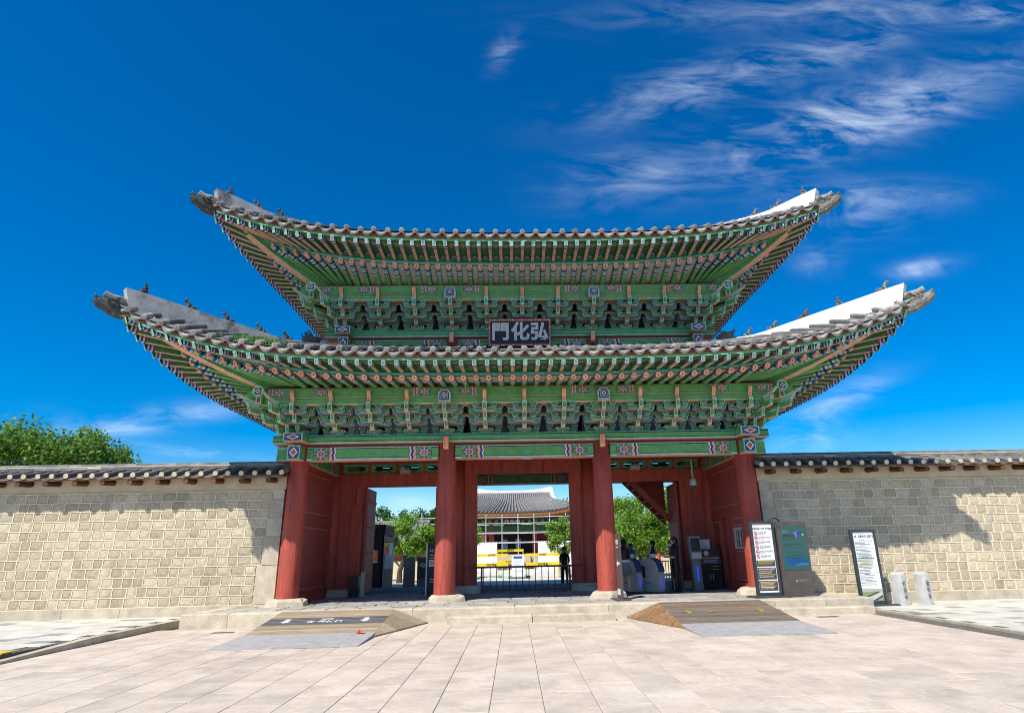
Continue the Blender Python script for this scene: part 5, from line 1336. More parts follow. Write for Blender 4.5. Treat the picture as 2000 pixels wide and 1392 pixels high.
def txt(e, s, size, x, z, y, mat, bold=.0, al='LEFT', sc=1): obj('lettering', text_mesh(s, size, mat, 'lettering', bold, .0006, al), e, loc=(x, y, z), rot=(RX90, 0, 0), scale=(sc, 1, 1))
# house-rules board
s1 = board_sign('rules_sign', (6.62, -1.42, .35), .72, 2.0, .09, 1.1, 'dark_metal', 'white rules signboard with red prohibition icons in a dark metal frame', rz=.12)
yf = -.030; txt(s1, '이것만은 지켜 주세요!', .066, 0, 1.80, yf, 'ink_black', .0012, 'CENTER')
rows = [('전 지역 금연', 1.68), ('반려동물 출입금지', 1.555), ('음식물 반입금지', 1.43), ('자전거 출입금지', 1.305), ('놀이기구 반입금지', 1.18), ('드론 비행 금지', 1.055)]
for s, z in rows:
    m = MB(); N = 18
    for i in range(N):
        a, b = 6.2832*i/N, 6.2832*(i+1)/N
        m.poly([(-.2+.042*math.cos(a), yf, z+.042*math.sin(a)), (-.2+.042*math.cos(b), yf, z+.042*math.sin(b)), (-.2+.054*math.cos(b), yf, z+.054*math.sin(b)), (-.2+.054*math.cos(a), yf, z+.054*math.sin(a))], (.42, .04, .05))
    m.poly([(-.238, yf-.001, z+.028), (-.228, yf-.001, z+.038), (-.162, yf-.001, z-.028), (-.172, yf-.001, z-.038)], (.42, .04, .05)); m.poly([(-.225, yf-.0005, z-.012), (-.18, yf-.0005, z-.012), (-.18, yf-.0005, z+.014), (-.225, yf-.0005, z+.014)], (.03, .03, .03))
    m.build('prohibition_icon', 'plain_paint', s1); txt(s1, s, .05, -.125, z+.012, yf, 'ink_red' if z == 1.555 else 'ink_black'); line_text(s1, -.125, .05, z-.03, .009, yf, (.2, .2, .2), 'caption')
for z0, z1, lines in ((.80, .955, 2), (.46, .765, 5), (.17, .425, 6)):
    m = MB(); m.box((-.27, yf-.002, z0), (.27, yf+.004, z1), (.06, .058, .055)); m.build('dark_panel', 'plain_paint', s1)
    for k in range(lines):
        z = z1-.045-(z1-z0-.05)*k/lines; c = (.6, .58, .05) if (k == 0 and z0 != .46) else ((.55, .35, .2) if k % 2 else (.6, .58, .5)); line_text(s1, -.24, .24-.05*(k % 3), z, .02, yf-.004, c, 'text_line', seed=k)
# information pillar with screen
s2 = empty('information_totem', (7.52, -1.15, .35), .16, label='brown metal information totem with a teal screen beside the rules sign', cat='information totem')
m = MB(); m.box((-.47, -.16, .05), (.45, .16, 1.98)); m.build('cabinet', 'brown_metal', s2); m = MB(); m.box((-.55, -.24, 0), (.53, .24, .05)); m.build('base_plate', 'brown_metal', s2)
m = MB(); m.box((-.46, -.175, 1.86), (.44, -.16, 1.97)); m.build('hood', 'brown_metal', s2)
m = MB(); m.box((-.38, -.168, .68), (.40, -.162, 1.86)); m.build('screen', 'screen', s2); yf = -.1705
txt(s2, '창경궁', .075, -.33, 1.70, yf, 'ink_grey'); txt(s2, '교통카드로', .085, -.33, 1.59, yf, 'ink_black', .0015); line_text(s2, -.33, .05, 1.49, .018, yf, (.02, .05, .06)); line_text(s2, -.33, .3, 1.36, .015, yf, (.02, .05, .06)); line_text(s2, -.3, -.1, 1.31, .015, yf, (.02, .05, .06)); line_text(s2, -.3, .2, 1.15, .013, yf, (.02, .05, .06))
for k in range(3): line_text(s2, -.3, .25-.1*k, 1.06-.045*k, .013, yf, (.02, .05, .06))
m = MB(); m.poly([(.02, yf, 1.68), (.14, yf, 1.72), (.2, yf, 1.62), (.12, yf, 1.58), (.09, yf, 1.54), (.06, yf, 1.6)], (.2, .12, .35)); m.poly([(.12, yf-.001, 1.69), (.27, yf-.001, 1.7), (.27, yf-.001, 1.61), (.12, yf-.001, 1.60)], (.02, .05, .3)); m.poly([(.27, yf, 1.64), (.36, yf, 1.65), (.3, yf, 1.58)], (.3, .5, .03)); m.build('card_emblem', 'plain_paint', s2)
m = MB(); m.poly([(-.3, yf, .80), (.36, yf, .80), (.36, yf, 1.0), (-.3, yf, 1.0)], (.01, .08, .22)); m.poly([(-.1, yf-.001, .80), (.36, yf-.001, .80), (.36, yf-.001, .85), (.15, yf-.001, .87)], (.05, .16, .28)); m.build('picture', 'plain_paint', s2)
m = MB(); N = 14; q = [(-.06+.035*math.cos(6.283*i/N), -.1615, .40+.035*math.sin(6.283*i/N)) for i in range(N)]; m.poly(q, (.35, .33, .31)); m.poly([(-.06+.02*math.cos(6.283*i/N), -.163, .41+.02*math.sin(6.283*i/N)) for i in range(N)], (.12, .1, .09)); m.build('emblem', 'plain_paint', s2); line_text(s2, .0, .25, .41, .016, -.1615, (.3, .28, .26)); line_text(s2, .0, .25, .38, .01, -.1615, (.3, .28, .26))
m = MB()
for i in range(12):
    a, b = math.pi*i/12, math.pi*(i+1)/12
    m.tube([(-.36+.16*math.cos(a), .1, 1.98+.12*math.sin(a)), (-.36+.16*math.cos(b), .1, 1.98+.12*math.sin(b))], .022, 6, (.06, .03, .05))
m.build('handle', 'plain_paint', s2)
# admission notice
s3 = board_sign('notice_sign', (9.72, -1.0, ZR), .78, 2.05, .09, 1.25, 'dark_metal', 'tall white notice signboard in a dark frame beside the inscribed stones', rz=.10)
yf = -.030; txt(s3, '교통카드 입장 안내', .072, -.17, 1.86, yf, 'ink_navy', .0016)
m = MB(); m.poly([(-.29, yf, 1.85), (-.21, yf, 1.90), (-.2, yf, 1.87), (-.27, yf, 1.83)], (.02, .06, .2)); m.build('emblem', 'plain_paint', s3)
r = random.Random(8); z = 1.76
for k in range(36):
    if z < .52: break
    big = k in (12, 13, 24); c = (.03, .10, .3) if k in (8, 9, 12, 13, 24) else (.12, .13, .14)
    if not (.0 < 1): pass
    line_text(s3, -.29 if k % 4 else -.15, r.uniform(.0, .29), z, .022 if big else .013, yf, c, seed=k); z -= .036 if k % 5 else .05
m = MB(); m.poly([(-.24, yf+.001, 1.06), (.18, yf+.001, 1.06), (.18, yf+.001, 1.36), (-.24, yf+.001, 1.36)], (.50, .52, .38)); m.build('tinted_box', 'plain_paint', s3)
m = MB(); m.poly([(-.31, yf, .13), (.31, yf, .13), (.31, yf, .44), (-.31, yf, .46)], (.23, .28, .12)); 
for (pts, c) in (([(-.2, .2), (.3, .36), (.3, .26), (-.05, .13)], (.55, .55, .5)), ([(-.28, .22), (.2, .38), (.2, .35), (-.25, .19)], (.06, .07, .09)), ([(.0, .14), (.3, .28), (.3, .22), (.1, .13)], (.07, .08, .1)), ([(-.31, .36), (.31, .36), (.31, .44), (-.31, .46)], (.38, .42, .34)), ([(.12, .15), (.28, .15), (.28, .2)], (.35, .45, .08))): m.poly([(a, yf-.001, b) for a, b in pts], c)
m.build('picture', 'plain_paint', s3)
# inscribed stones
def inscribed(loc, rz, chars, lab, seed):
    e = empty('inscribed_stone', loc, rz, label=lab, cat='inscribed stone'); r = random.Random(seed); m = MB()
    mk('pale_granite', (.52, .51, .48), (.43, .425, .41), scale=4, rough=.8, bump=.2, fine=.08, speck=((.2, .2, .2), 130, .6, .5)) if 'pale_granite' not in MATS else None
    w, d, h = .15, .13, .86; zs = [-.05, .25, .62, .80, h]; ws = [1.06, 1.0, .97, .95, .72]; rows_ = []
    for z, s in zip(zs, ws):
        q = [(-w*s, -d*s), (0, -d*s*1.12), (w*s, -d*s), (w*s*1.03, 0), (w*s, d*s), (0, d*s*1.08), (-w*s, d*s), (-w*s*1.04, 0)]; n = len(m.v); m.v += [(x+r.uniform(-.008, .008), y+(r.uniform(-.006, .006)), z+(r.uniform(-.02, .03) if z > .9 else 0)) for x, y in q]; rows_.append(n)
    for i in range(len(zs)-1):
        for k in range(8): m.f.append((rows_[i]+k, rows_[i]+(k+1) % 8, rows_[i+1]+(k+1) % 8, rows_[i+1]+k))
    m.f.append(tuple(rows_[-1]+k for k in range(8))); m.c = [WHITE]*len(m.f); m.m = [0]*len(m.f); m.build('block', 'pale_granite', e)
    for i, c in enumerate(chars): txt(e, c, .135, 0.03, .56-.17*i, -.163, 'ink_black', .0, 'CENTER')
inscribed((10.5, -1.05, ZR), .22, '창경궁', 'pale upright stone with three black characters next to the notice sign', 1)
inscribed((11.15, -1.1, ZR), .2, '홍화문', 'pale upright stone with three black characters, the one farther from the notice sign', 2)
# narrow sign by the inner column
s4 = empty('slim_sign', (2.60, -.95, .35), -1.47, label='slim brown standing sign with a white arrow beside a red column', cat='sign')
m = MB(); m.box((-.25, -.02, .03), (.25, .02, 1.75)); m.build('panel', 'brown_metal', s4); m = MB(); m.box((-.38, -.2, 0), (.38, .2, .03)); m.build('base_plate', 'brown_metal', s4)
m = MB(); yf = -.0215; m.poly([(-.17, yf, .95), (-.05, yf, 1.06), (-.05, yf, .99), (.17, yf, .99), (.17, yf, .92), (-.05, yf, .92), (-.05, yf, .85)], (.7, .7, .7)); m.build('arrow', 'plain_paint', s4); txt(s4, '매표', .16, 0, 1.52, yf, 'ink_white', .002, 'CENTER'); line_text(s4, -.15, .15, 1.38, .03, yf, (.6, .6, .6)); m = MB(); m.box((-.2, yf-.002, .12), (.1, yf+.001, .28), (.7, .7, .7)); m.build('sticker', 'plain_paint', s4)
# black exit sign behind the other column
s5 = empty('exit_sign', (-2.98, 2.9, .35), .0, label='black standing sign with white letters half hidden behind a red column', cat='sign')
m = MB(); m.box((-.32, -.05, .0), (.32, .05, 1.68)); m.build('panel', 'black_board', s5); m = MB(); m.box((-.37, -.045, .0), (-.325, .045, 1.68), (.6, .6, .6)); m.build('edge_trim', 'plain_paint', s5)
yf = -.0525; txt(s5, '나가는 곳', .15, -.25, 1.42, yf, 'ink_white', .001); txt(s5, 'Way out', .09, -.25, 1.29, yf, 'ink_white'); m = MB(); m.box((-.27, yf-.002, .92), (.2, yf, 1.14), (.55, .56, .6)); m.build('paper_notice', 'plain_paint', s5); line_text(s5, -.25, .15, 1.18, .035, yf, (.35, .42, .12)); line_text(s5, -.24, .1, 1.05, .02, yf-.004, (.05, .05, .1)); line_text(s5, -.24, .1, .98, .02, yf-.004, (.05, .05, .1)); line_text(s5, -.22, .1, .5, .04, yf, (.5, .5, .5)); line_text(s5, -.22, .1, .42, .03, yf, (.5, .5, .5))

# ================================================================ ticket equipment
mat_ = MB(); mat_.box((3.2, 1.35, .352), (5.0, 2.9, .366), (.02, .02, .022)); mat_.build('floor_mat', 'plain_paint', label='black rubber floor mat under the ticket gates', cat='mat')
def ticket_gate(loc, lab, rz=0):
    e = empty('ticket_gate', loc, rz, label=lab, cat='ticket gate', group='grey ticket gates')
    prof = [(0, .0), (1.25, .0), (1.25, .95), (.35, 1.02), (.14, .93), (.02, .72), (-.02, .35)]
    m = MB(); m.prism([(-.12, p[0], p[1]) for p in prof], (.24, 0, 0), (.44, .43, .40), (.38, .37, .35)); m.build('body', 'plain_paint', e)
    cap = [(.38, 1.025), (.13, .935), (.01, .725), (-.01, .60), (-.035, .60), (-.01, .735), (.12, .955), (.38, 1.05)]
    m = MB(); m.prism([(-.125, p[0], p[1]) for p in cap], (.25, 0, 0), (.02, .02, .02), (.03, .06, .16)); m.build('blue_reader_strip', 'plain_paint', e)
    m = MB(); m.box((-.128, .62, .42), (-.12, .98, .78), (.04, .045, .06)); m.build('side_display', 'glass', e); m = MB(); m.box((-.125, .45, .25), (-.12, .65, .28), (.02, .02, .02)); m.build('slot', 'plain_paint', e)
    m = MB(); m.box((-.022, -.03, .12), (.022, -.02, .45)); m.build('light_strip', 'led', e)
    m = MB(); m.box((-.09, .3, 1.03), (.09, .42, 1.16), (.55, .6, .66)); m.build('card_reader', 'plain_paint', e)
    m = MB(); m.box((.12, .75, .35), (.45, .77, .80), (.3, .36, .4)); m.build('flap', 'glass', e)
ticket_gate((4.36, 1.55, .366), 'grey ticket gate with blue reader next to the person in black trousers', .55); ticket_gate((3.72, 1.95, .366), 'grey ticket gate with blue reader next to the person in the pleated skirt', .5)
k_ = empty('card_kiosk', (5.62, 1.95, .35), .12, label='slim grey card kiosk with dark screen and blue light strip', cat='kiosk')
m = MB(); m.box((-.3, -.25, 0), (.3, .3, .03), (.10, .12, .13)); m.build('base_plate', 'plain_paint', k_)
m = MB(); m.prism([(-.15, p[0], p[1]) for p in ((-.10, .03), (.12, .03), (.10, 1.0), (-.04, 1.02))], (.3, 0, 0), (.14, .16, .17)); m.build('stand', 'plain_paint', k_)
m = MB(); m.prism([(-.19, p[0], p[1]) for p in ((-.12, .98), (.08, 1.0), (.1, 1.68), (-.04, 1.7))], (.38, 0, 0), (.26, .28, .29)); m.build('head', 'plain_paint', k_)
m = MB(); m.poly([(-.16, -.118, 1.22), (.16, -.118, 1.22), (.16, -.058, 1.64), (-.16, -.058, 1.64)]); m.build('screen', 'glass', k_)
m = MB(); m.poly([(-.16, -.132, 1.0), (.16, -.132, 1.0), (.16, -.125, 1.18), (-.16, -.125, 1.18)], (.45, .47, .48)); m.build('card_slot_panel', 'plain_paint', k_)
m = MB(); m.box((-.02, -.125, .3), (.02, -.07, .78)); m.build('light_strip', 'led', k_)
cb = empty('storage_cabinet', (6.28, 2.75, .35), .05, label='black storage cabinet with notices against the red side wall', cat='cabinet')
m = MB(); m.box((-.36, -.22, .05), (.36, .22, 1.0), (.022, .023, .025)); m.build('body', 'plain_paint', cb); m = MB(); m.box((-.35, -.2, 1.0), (.35, .2, 1.28), (.05, .045, .07)); m.build('upper_box', 'plain_paint', cb)
m = MB(); m.box((-.33, -.235, .80), (.36, -.222, 1.06), (.07, .06, .12)); m.build('notice_plate', 'plain_paint', cb); line_text(cb, -.28, .28, .97, .045, -.237, (.55, .38, .15)); line_text(cb, -.24, .22, .90, .025, -.237, (.5, .5, .5)); line_text(cb, -.24, .24, .85, .02, -.237, (.5, .5, .5))
m = MB(); N = 14; m.poly([(-.12+.1*math.cos(6.283*i/N), -.204, 1.15+.1*math.sin(6.283*i/N)) for i in range(N)], (.5, .1, .08)); m.poly([(-.12+.08*math.cos(6.283*i/N), -.206, 1.15+.08*math.sin(6.283*i/N)) for i in range(N)], (.7, .69, .66)); m.build('round_sticker', 'plain_paint', cb)
m = MB(); m.box((-.3, -.02, 1.28), (.1, 0, 1.6), (.6, .6, .58)); m.build('paper_stand', 'plain_paint', cb)
for x in (-.06, .04): m = MB(); m.tube([(x, -.25, .3), (x, -.25, .48)], .012, 6, (.5, .5, .5)); m.build('handle', 'plain_paint', cb)
for z in (.62, .72): m = MB(); m.box((.02, -.226, z), (.26, -.221, z+.015), (.5, .4, .1)); m.build('label_strip', 'plain_paint', cb)
bp = empty('black_post', (5.12, 2.75, .35), label='black metal post with white marks beside the open door leaf', cat='post'); m = MB(); m.box((-.14, -.12, 0), (.14, .12, 1.62), (.016, .016, .018)); m.build('column', 'plain_paint', bp)
m = MB()
for k in range(5): m.poly([(-.05+.06*(k % 2), -.1215, .3+.25*k), (.0+.06*(k % 2), -.1215, .3+.25*k), (.0+.06*(k % 2), -.1215, .35+.25*k), (-.05+.06*(k % 2), -.1215, .36+.25*k)], (.45, .45, .45))
m.build('mark', 'plain_paint', bp)
th = empty('thermometer_stand', (4.98, 2.5, .35), label='thin white measuring stand in front of the black post', cat='stand'); m = MB(); m.tube([(0, 0, 0), (0, 0, 1.5)], .015, 6, (.5, .5, .5)); m.build('pole', 'plain_paint', th); m = MB(); m.box((-.04, -.03, .95), (.05, .02, 1.42), (.6, .62, .62)); m.box((-.1, -.03, 1.42), (.05, .02, 1.48), (.6, .62, .62)); m.build('gauge', 'plain_paint', th)
m = MB(); m.tube([(0, 0, 0), (0, 0, .02)], .14, 10, (.1, .1, .1)); m.build('foot', 'plain_paint', th)
pf = empty('metal_fence', (4.72, 2.95, .35), label='short pale metal fence panel between the ticket gate and black post', cat='fence')
for k in range(6): m = MB(); m.tube([(-.28+k*.1, 0, .05), (-.28+k*.1, 0, .92)], .014, 6, (.55, .54, .5)); m.build('bar', 'plain_paint', pf)
for z in (.05, .92): m = MB(); m.tube([(-.3, 0, z), (.26, 0, z)], .02, 6, (.55, .54, .5)); m.build('rail', 'plain_paint', pf)
for x in (-.3, .26): m = MB(); m.box((x-.02, -.1, 0), (x+.02, .1, .06), (.3, .3, .3)); m.build('foot', 'plain_paint', pf)
# small lamp stand and dark box by the other side wall
ls = empty('lamp_stand', (-5.55, 3.35, .35), label='small metal lamp stand with yellow strip by the threshold stone', cat='lamp'); m = MB(); m.box((-.06, -.05, .05), (.06, .05, .78), (.34, .34, .33)); m.box((-.1, -.1, 0), (.1, .1, .05), (.3, .3, .3)); m.build('housing', 'plain_paint', ls); m = MB(); m.box((-.02, -.055, .2), (.02, -.05, .7), (.65, .55, .12)); m.build('strip', 'plain_paint', ls)
db = MB(); db.box((-5.98, 3.2, .352), (-5.68, 3.6, 1.0), (.02, .02, .022)); db.box((-5.95, 3.18, .6), (-5.71, 3.2, .95), (.03, .03, .033)); db.build('equipment_box', 'plain_paint', label='black equipment box standing behind the lamp stand', cat='box')
# ================================================================ trees
def tree(name, loc, H, rad, crown_c, crown_r, mat, n, leaf, lab, seed, grp='trees around the palace', limbs=7, clumps=26, parent=None):
    r = random.Random(seed); e = empty(name, loc, label=lab, cat='tree', group=grp)
    t = MB(); cc_ = Vector(crown_c); top = Vector((cc_.x*.6, cc_.y*.6, H*.55))
    t.tube([(0, 0, -.1), (0.02, 0, H*.15), tuple(top*.6), tuple(top)], [rad*1.3, rad, rad*.8, rad*.5], 8)
    cl = []
    for k in range(clumps):
        while True:
            v = Vector((r.uniform(-1, 1), r.uniform(-1, 1), r.uniform(-.9, 1)))
            if .35 < v.length < 1: break
        v = v*(.86/max(.45, v.length))**.5
        c = cc_+Vector((v.x*crown_r[0], v.y*crown_r[1], v.z*crown_r[2])); cl.append((c, r.uniform(.20, .40)))
    for k in range(limbs):
        c, s = cl[k*len(cl)//limbs]; a = Vector((0, 0, H*r.uniform(.18, .5))); mid = a.lerp(c, .5)+Vector((0, 0, -.08*H*r.random()))
        t.tube([a, mid, c], [rad*.45, rad*.28, rad*.08], 6)
    t.build('trunk', 'bark', e)
    m = MB(); V = []; F = []; Cc = []
    mr = (crown_r[0]+crown_r[1]+crown_r[2])/3
    for k in range(n):
        c, s = cl[r.randrange(len(cl))]; v = Vector((r.gauss(0, 1), r.gauss(0, 1), r.gauss(0, .8))); L = v.length or 1
        p = c+v/L*(r.random()**.45)*s*mr; a = Vector((r.gauss(0, 1), r.gauss(0, 1), r.gauss(0, .55))).normalized(); b = a.cross(Vector((r.gauss(0, 1), r.gauss(0, 1), r.gauss(0, 1)))).normalized()
        sz = leaf*r.uniform(.6, 1.25); i = len(V); V += [p-a*sz, p+b*sz*.55, p+a*sz, p-b*sz*.55]; F.append((i, i+1, i+2, i+3)); g_ = r.random(); Cc.append((g_, g_, g_))
    m.v = [tuple(x) for x in V]; m.f = F; m.c = Cc; m.m = [0]*len(F); m.build('crown', mat, e); return e
tree('broadleaf_tree', (-27.9, 18, 0), 9.6, .38, (0, 0, 6.7), (4.5, 4.0, 2.75), 'leaf_green', 24000, .125, 'large round green tree rising behind the stone wall', 1, limbs=16, clumps=90)
tree('courtyard_tree', (-7.0, 18.6, .15), 4.2, .14, (.7, 0, 2.55), (1.9, 1.5, 1.05), 'leaf_bright', 10000, .085, 'small bright green tree with forked trunk behind the black booth', 2, limbs=9, clumps=34)
tree('courtyard_tree', (-10.2, 20.5, .15), 4.4, .12, (.0, 0, 2.7), (1.7, 1.5, 1.3), 'leaf_bright', 6000, .08, 'small light green tree beside the forked one, behind the booth', 12, limbs=7, clumps=28)
tree('courtyard_tree', (7.2, 19.2, .15), 5.4, .16, (.1, 0, 2.95), (2.1, 1.8, 2.1), 'leaf_bright', 15000, .085, 'tall bright green tree seen past the ticket gates', 3, limbs=8, clumps=60)
tree('courtyard_tree', (9.9, 21.0, .15), 5.6, .16, (.1, 0, 3.2), (1.9, 1.8, 2.0), 'leaf_bright', 9000, .09, 'bright green tree partly hidden behind the stair', 13, limbs=8, clumps=44)
tree('courtyard_tree', (3.1, 22.5, .15), 4.0, .09, (-.35, 0, 2.45), (1.0, 1.0, 1.25), 'leaf_bright', 5000, .075, 'slender light green tree in front of the scaffolded hall', 4, limbs=7, clumps=24)
tree('courtyard_tree', (-3.6, 22.5, .15), 3.8, .09, (.2, 0, 2.4), (.9, .9, 1.0), 'leaf_bright', 3500, .075, 'light green tree peeping round the inner column before the hall', 5, limbs=6, clumps=18)
for i, (x, y, h, w) in enumerate(((-19.5, 70, 8.3, 3.2), (-15.2, 74, 8.6, 3.0), (-11.6, 70, 7.9, 2.6), (-23.5, 74, 8.4, 3.4), (13.5, 70, 8.4, 3.6), (18.5, 72, 8.8, 3.6))):
    tree('broadleaf_tree', (x, y, 0), h, .3, (0, 0, h*.62), (w, 2.6, h*.36), 'leaf_dark', 4500, .22, ['dark green far tree above the corridor roof, behind the booth', 'tallest dark green far tree beyond the corridor roof', 'dark green far tree beyond the corridor roof, closest to the inner column', 'dark green far tree beyond the corridor, hidden mostly by the door leaf', 'far dark tree behind the courtyard, nearer the inner hall', 'far dark tree behind the courtyard, past the stair'][i], 20+i, grp='far trees beyond the corridor' if i < 4 else 'far trees on the stair side', limbs=5, clumps=26)
# ================================================================ courtyard behind the gate
m = MB(); m.box((-40, 8.62, -.05), (40, 90, .14)); m.build('courtyard', 'sand', kind='structure')
m = MB(); m.box((-3.2, 8.7, .14), (3.2, 46, .17)); m.build('stone_path', 'pale_slab', kind='structure')
# corridor building with tiled roof
def corridor(x0, x1, y, lab):
    e = empty('corridor_building', ((x0+x1)/2, y, .14), label=lab, cat='building'); w = (x1-x0)/2
    m = MB(); m.box((-w, 0, 0), (w, 3.2, 1.15)); m.build('lower_wall', 'plaster', e)
    m = MB(); m.box((-w, .05, 1.15), (w, 3.1, 2.3)); m.build('upper_wall', 'red_panel', e)
    n = int(2*w/2.4)
    for k in range(n+1):
        m = MB(); m.tube([(-w+k*2*w/n, -.02, 0), (-w+k*2*w/n, -.02, 2.35)], .13, 8); m.build('column', 'red_wood', e)
    m = MB(); m.box((-w-.2, -.1, 2.3), (w+.2, 3.3, 2.5), GREEN); m.build('eave_beam', 'painted_wood', e)
    m = MB(); m.hexa([(-w-.4, -.9, 2.42), (w+.4, -.9, 2.42), (w+.4, 4.1, 2.42), (-w-.4, 4.1, 2.42), (-w-.4, 1.55, 3.75), (w+.4, 1.55, 3.75), (w+.4, 1.65, 3.75), (-w-.4, 1.65, 3.75)])
    k = -w-.4
    while k < w+.4: m.tube([(k, -.92, 2.48), (k, 1.55, 3.8)], .085, 6); k += .40
    m.tube([(-w-.4, 1.6, 3.8), (w+.4, 1.6, 3.8)], .14, 8); m.build('roof', 'roof_tile', e)
corridor(-21, -6.9, 26, 'long corridor building with grey tiled roof and red walls behind the small trees'); corridor(7.6, 22, 27, 'long corridor building with grey tiled roof behind the ticket gates')
# the inner hall under repair
hall = empty('inner_hall', (-.5, 46, .14), label='inner hall with white plastered ridge and grey tiled roof behind scaffolding', cat='building')
m = MB(); m.box((-8.5, -1.5, 0), (8.5, 9, 1.35)); m.build('stone_base', 'granite', hall)
for k in range(6):
    m = MB(); m.box((-1.7, -1.5-.32*(6-k), 0), (1.7, -1.5-.32*(5-k)+.02, .22*(k+1)-.02)); m.build('stair_step', 'granite', hall)
for x in (-6.6, -2.2, 2.2, 6.6):
    for y in (0, 6): m = MB(); m.tube([(x, y, 1.35), (x, y, 4.3)], .24, 10); m.build('column', 'red_wood', hall)
m = MB(); m.box((-7.4, -.2, 3.55), (7.4, .2, 4.25), GREEND); m.box((-7.4, -.45, 4.3), (7.4, .2, 4.75), (.05, .10, .06)); m.build('beam', 'painted_wood', hall)
for k in range(22): m = MB(); m.prism([(-7+k*.667-.2, -.9, 4.72), (-7+k*.667+.2, -.9, 4.72), (-7+k*.667+.1, -.5, 4.3), (-7+k*.667-.1, -.5, 4.3)], (0, .15, .0), (.09, .2, .08), (.3, .2, .1)); m.build('bracket', 'painted_wood', hall)
for xq in (-6.6, 2.2): m = MB(); m.box((xq, 3.0, 1.35), (xq+4.4, 3.1, 4), REDW); m.build('door_panel', 'painted_wood', hall)
m = MB(); m.box((-2.0, 3.0, 1.35), (2.0, 3.1, 4), (.04, .02, .02)); m.build('doorway', 'painted_wood', hall)
for x in (-.85, .55): m = MB(); m.box((x-.28, 2.9, 1.9), (x+.28, 2.95, 2.9), (.6, .62, .66)); m.build('paper_door', 'plain_paint', hall)
XE, YE, ZE = 7.3, -3.0, 5.15
N = 19; rf = MB(); fasc = MB(); rb = MB()
def hz(t, w): return ZE+.14+1.05*abs(t)**4*(1-w)**1.5+(7.55-ZE)*(.62*w+.38*w*w)
def hp(t, w): return Vector((t*(XE+(4.15-XE)*min(1, w*1.45)), YE-.5*abs(t)**2*(1-w)+(3.2-YE)*w, hz(t, w)))
for i in range(N):
    t0, t1 = -1+2*i/N, -1+2*(i+1)/N
    for j in range(8): rf.poly([hp(t0, j/8), hp(t1, j/8), hp(t1, (j+1)/8), hp(t0, (j+1)/8)])
    rb.tube([hp(t0, j/8)+Vector((0, 0, .07)) for j in range(9)], .10, 6); rb.tube([hp((t0+t1)/2, j/8)+Vector((0, 0, .07)) for j in range(9)], .10, 6)
    a, b = hp(t0, 0), hp(t1, 0); fasc.hexa([a+Vector((0, .1, -.32)), b+Vector((0, .1, -.32)), b+Vector((0, 3.6, -.6)), a+Vector((0, 3.6, -.6)), a+Vector((0, .05, -.03)), b+Vector((0, .05, -.03)), b+Vector((0, 3.6, .1)), a+Vector((0, 3.6, .1))], cols=[(.27, .12, .04)]*6)
    for q in range(2):
        tt = t0+(t1-t0)*(q+.5)/2; p = hp(tt, 0)+Vector((0, .06, -.22)); fasc.tube([p, p+Vector((0, .5, -.05))], .07, 6, (.36, .20, .06))
rf.build('roof', 'clay_dark', hall); rb.build('tile_rows', 'roof_tile', hall, kind='stuff'); fasc.build('eave_rafters', 'painted_wood', hall)
bk = MB(); bk.poly([(-4.2, 3.2, 7.4), (4.2, 3.2, 7.4), (8, 9, 5.2), (-8, 9, 5.2)]); bk.build('rear_roof', 'roof_tile', hall)
m = MB(); n = 20
for i in range(n):
    x0, x1 = -4.2+8.4*i/n, -4.2+8.4*(i+1)/n; f_ = lambda x: 7.5+.4*(abs(x)/4.2)**3
    m.hexa([(x0, 3.05, f_(x0)-.25), (x1, 3.05, f_(x1)-.25), (x1, 3.4, f_(x1)-.25), (x0, 3.4, f_(x0)-.25), (x0, 3.05, f_(x0)+.48), (x1, 3.05, f_(x1)+.48), (x1, 3.4, f_(x1)+.48), (x0, 3.4, f_(x0)+.48)])
m.build('main_ridge', 'white_sheet', hall)
for sx in (-1, 1):
    m = MB(); P_ = [(4.15, 3.0, 8.2), (4.25, 1.6, 7.2), (4.5, .5, 6.6), (5.4, -.7, 6.35), (6.3, -2.0, 6.5), (7.0, -3.0, 6.8)]
    for i in range(5):
        a, b = Vector(P_[i]), Vector(P_[i+1]); a.x *= sx; b.x *= sx; w = Vector((.16, .1, 0)); q = [a-w, a+w, b+w, b-w]; m.hexa([p+Vector((0, 0, -.5)) for p in q]+[p+Vector((0, 0, .12)) for p in q])
    m.build('hip_ridge', 'white_sheet', hall)
    for k in range(5): m = MB(); p = Vector((sx*(5.2+.36*k), -.6-.46*k, 6.42+.04*k)); m.tube([p, p+Vector((0, 0, .16)), p+Vector((sx*.08, -.05, .32))], [.1, .09, .05], 6); m.build('ridge_figure', 'clay_dark', hall)
pl = empty('hall_name_board', (-.55, 44.9, 4.25), label='small black name board with white characters under the inner hall eave', cat='name board')
m = MB(); m.box((-.85, 0, 0), (.85, .06, .62)); m.build('panel', 'black_board', pl)
for ch, x in (('門', -.55), ('政', 0), ('明', .55)): obj('lettering', text_mesh(ch, .52, 'ink_white', 'lettering', .008, .003), pl, loc=(x, -.01, .31), rot=(RX90, 0, 0))
sc = empty('scaffolding', (0, 40.6, .14), label='grid of thin steel scaffold tubes in front of the inner hall', cat='scaffolding')
for k in range(13):
    m = MB(); x = -9+1.5*k; m.tube([(x, 0, 0), (x, 0, 5.0+.3*abs(x/9)**3)], .035, 6, (.6, .61, .63)); m.build('upright', 'plain_paint', sc)
for z in (1.4, 2.45, 3.3, 4.2, 4.75):
    m = MB(); m.tube([(-9.3, -.05, z), (0, -.05, z-.06), (9.3, -.05, z)], .035, 6, (.6, .61, .63)); m.build('ledger', 'plain_paint', sc)
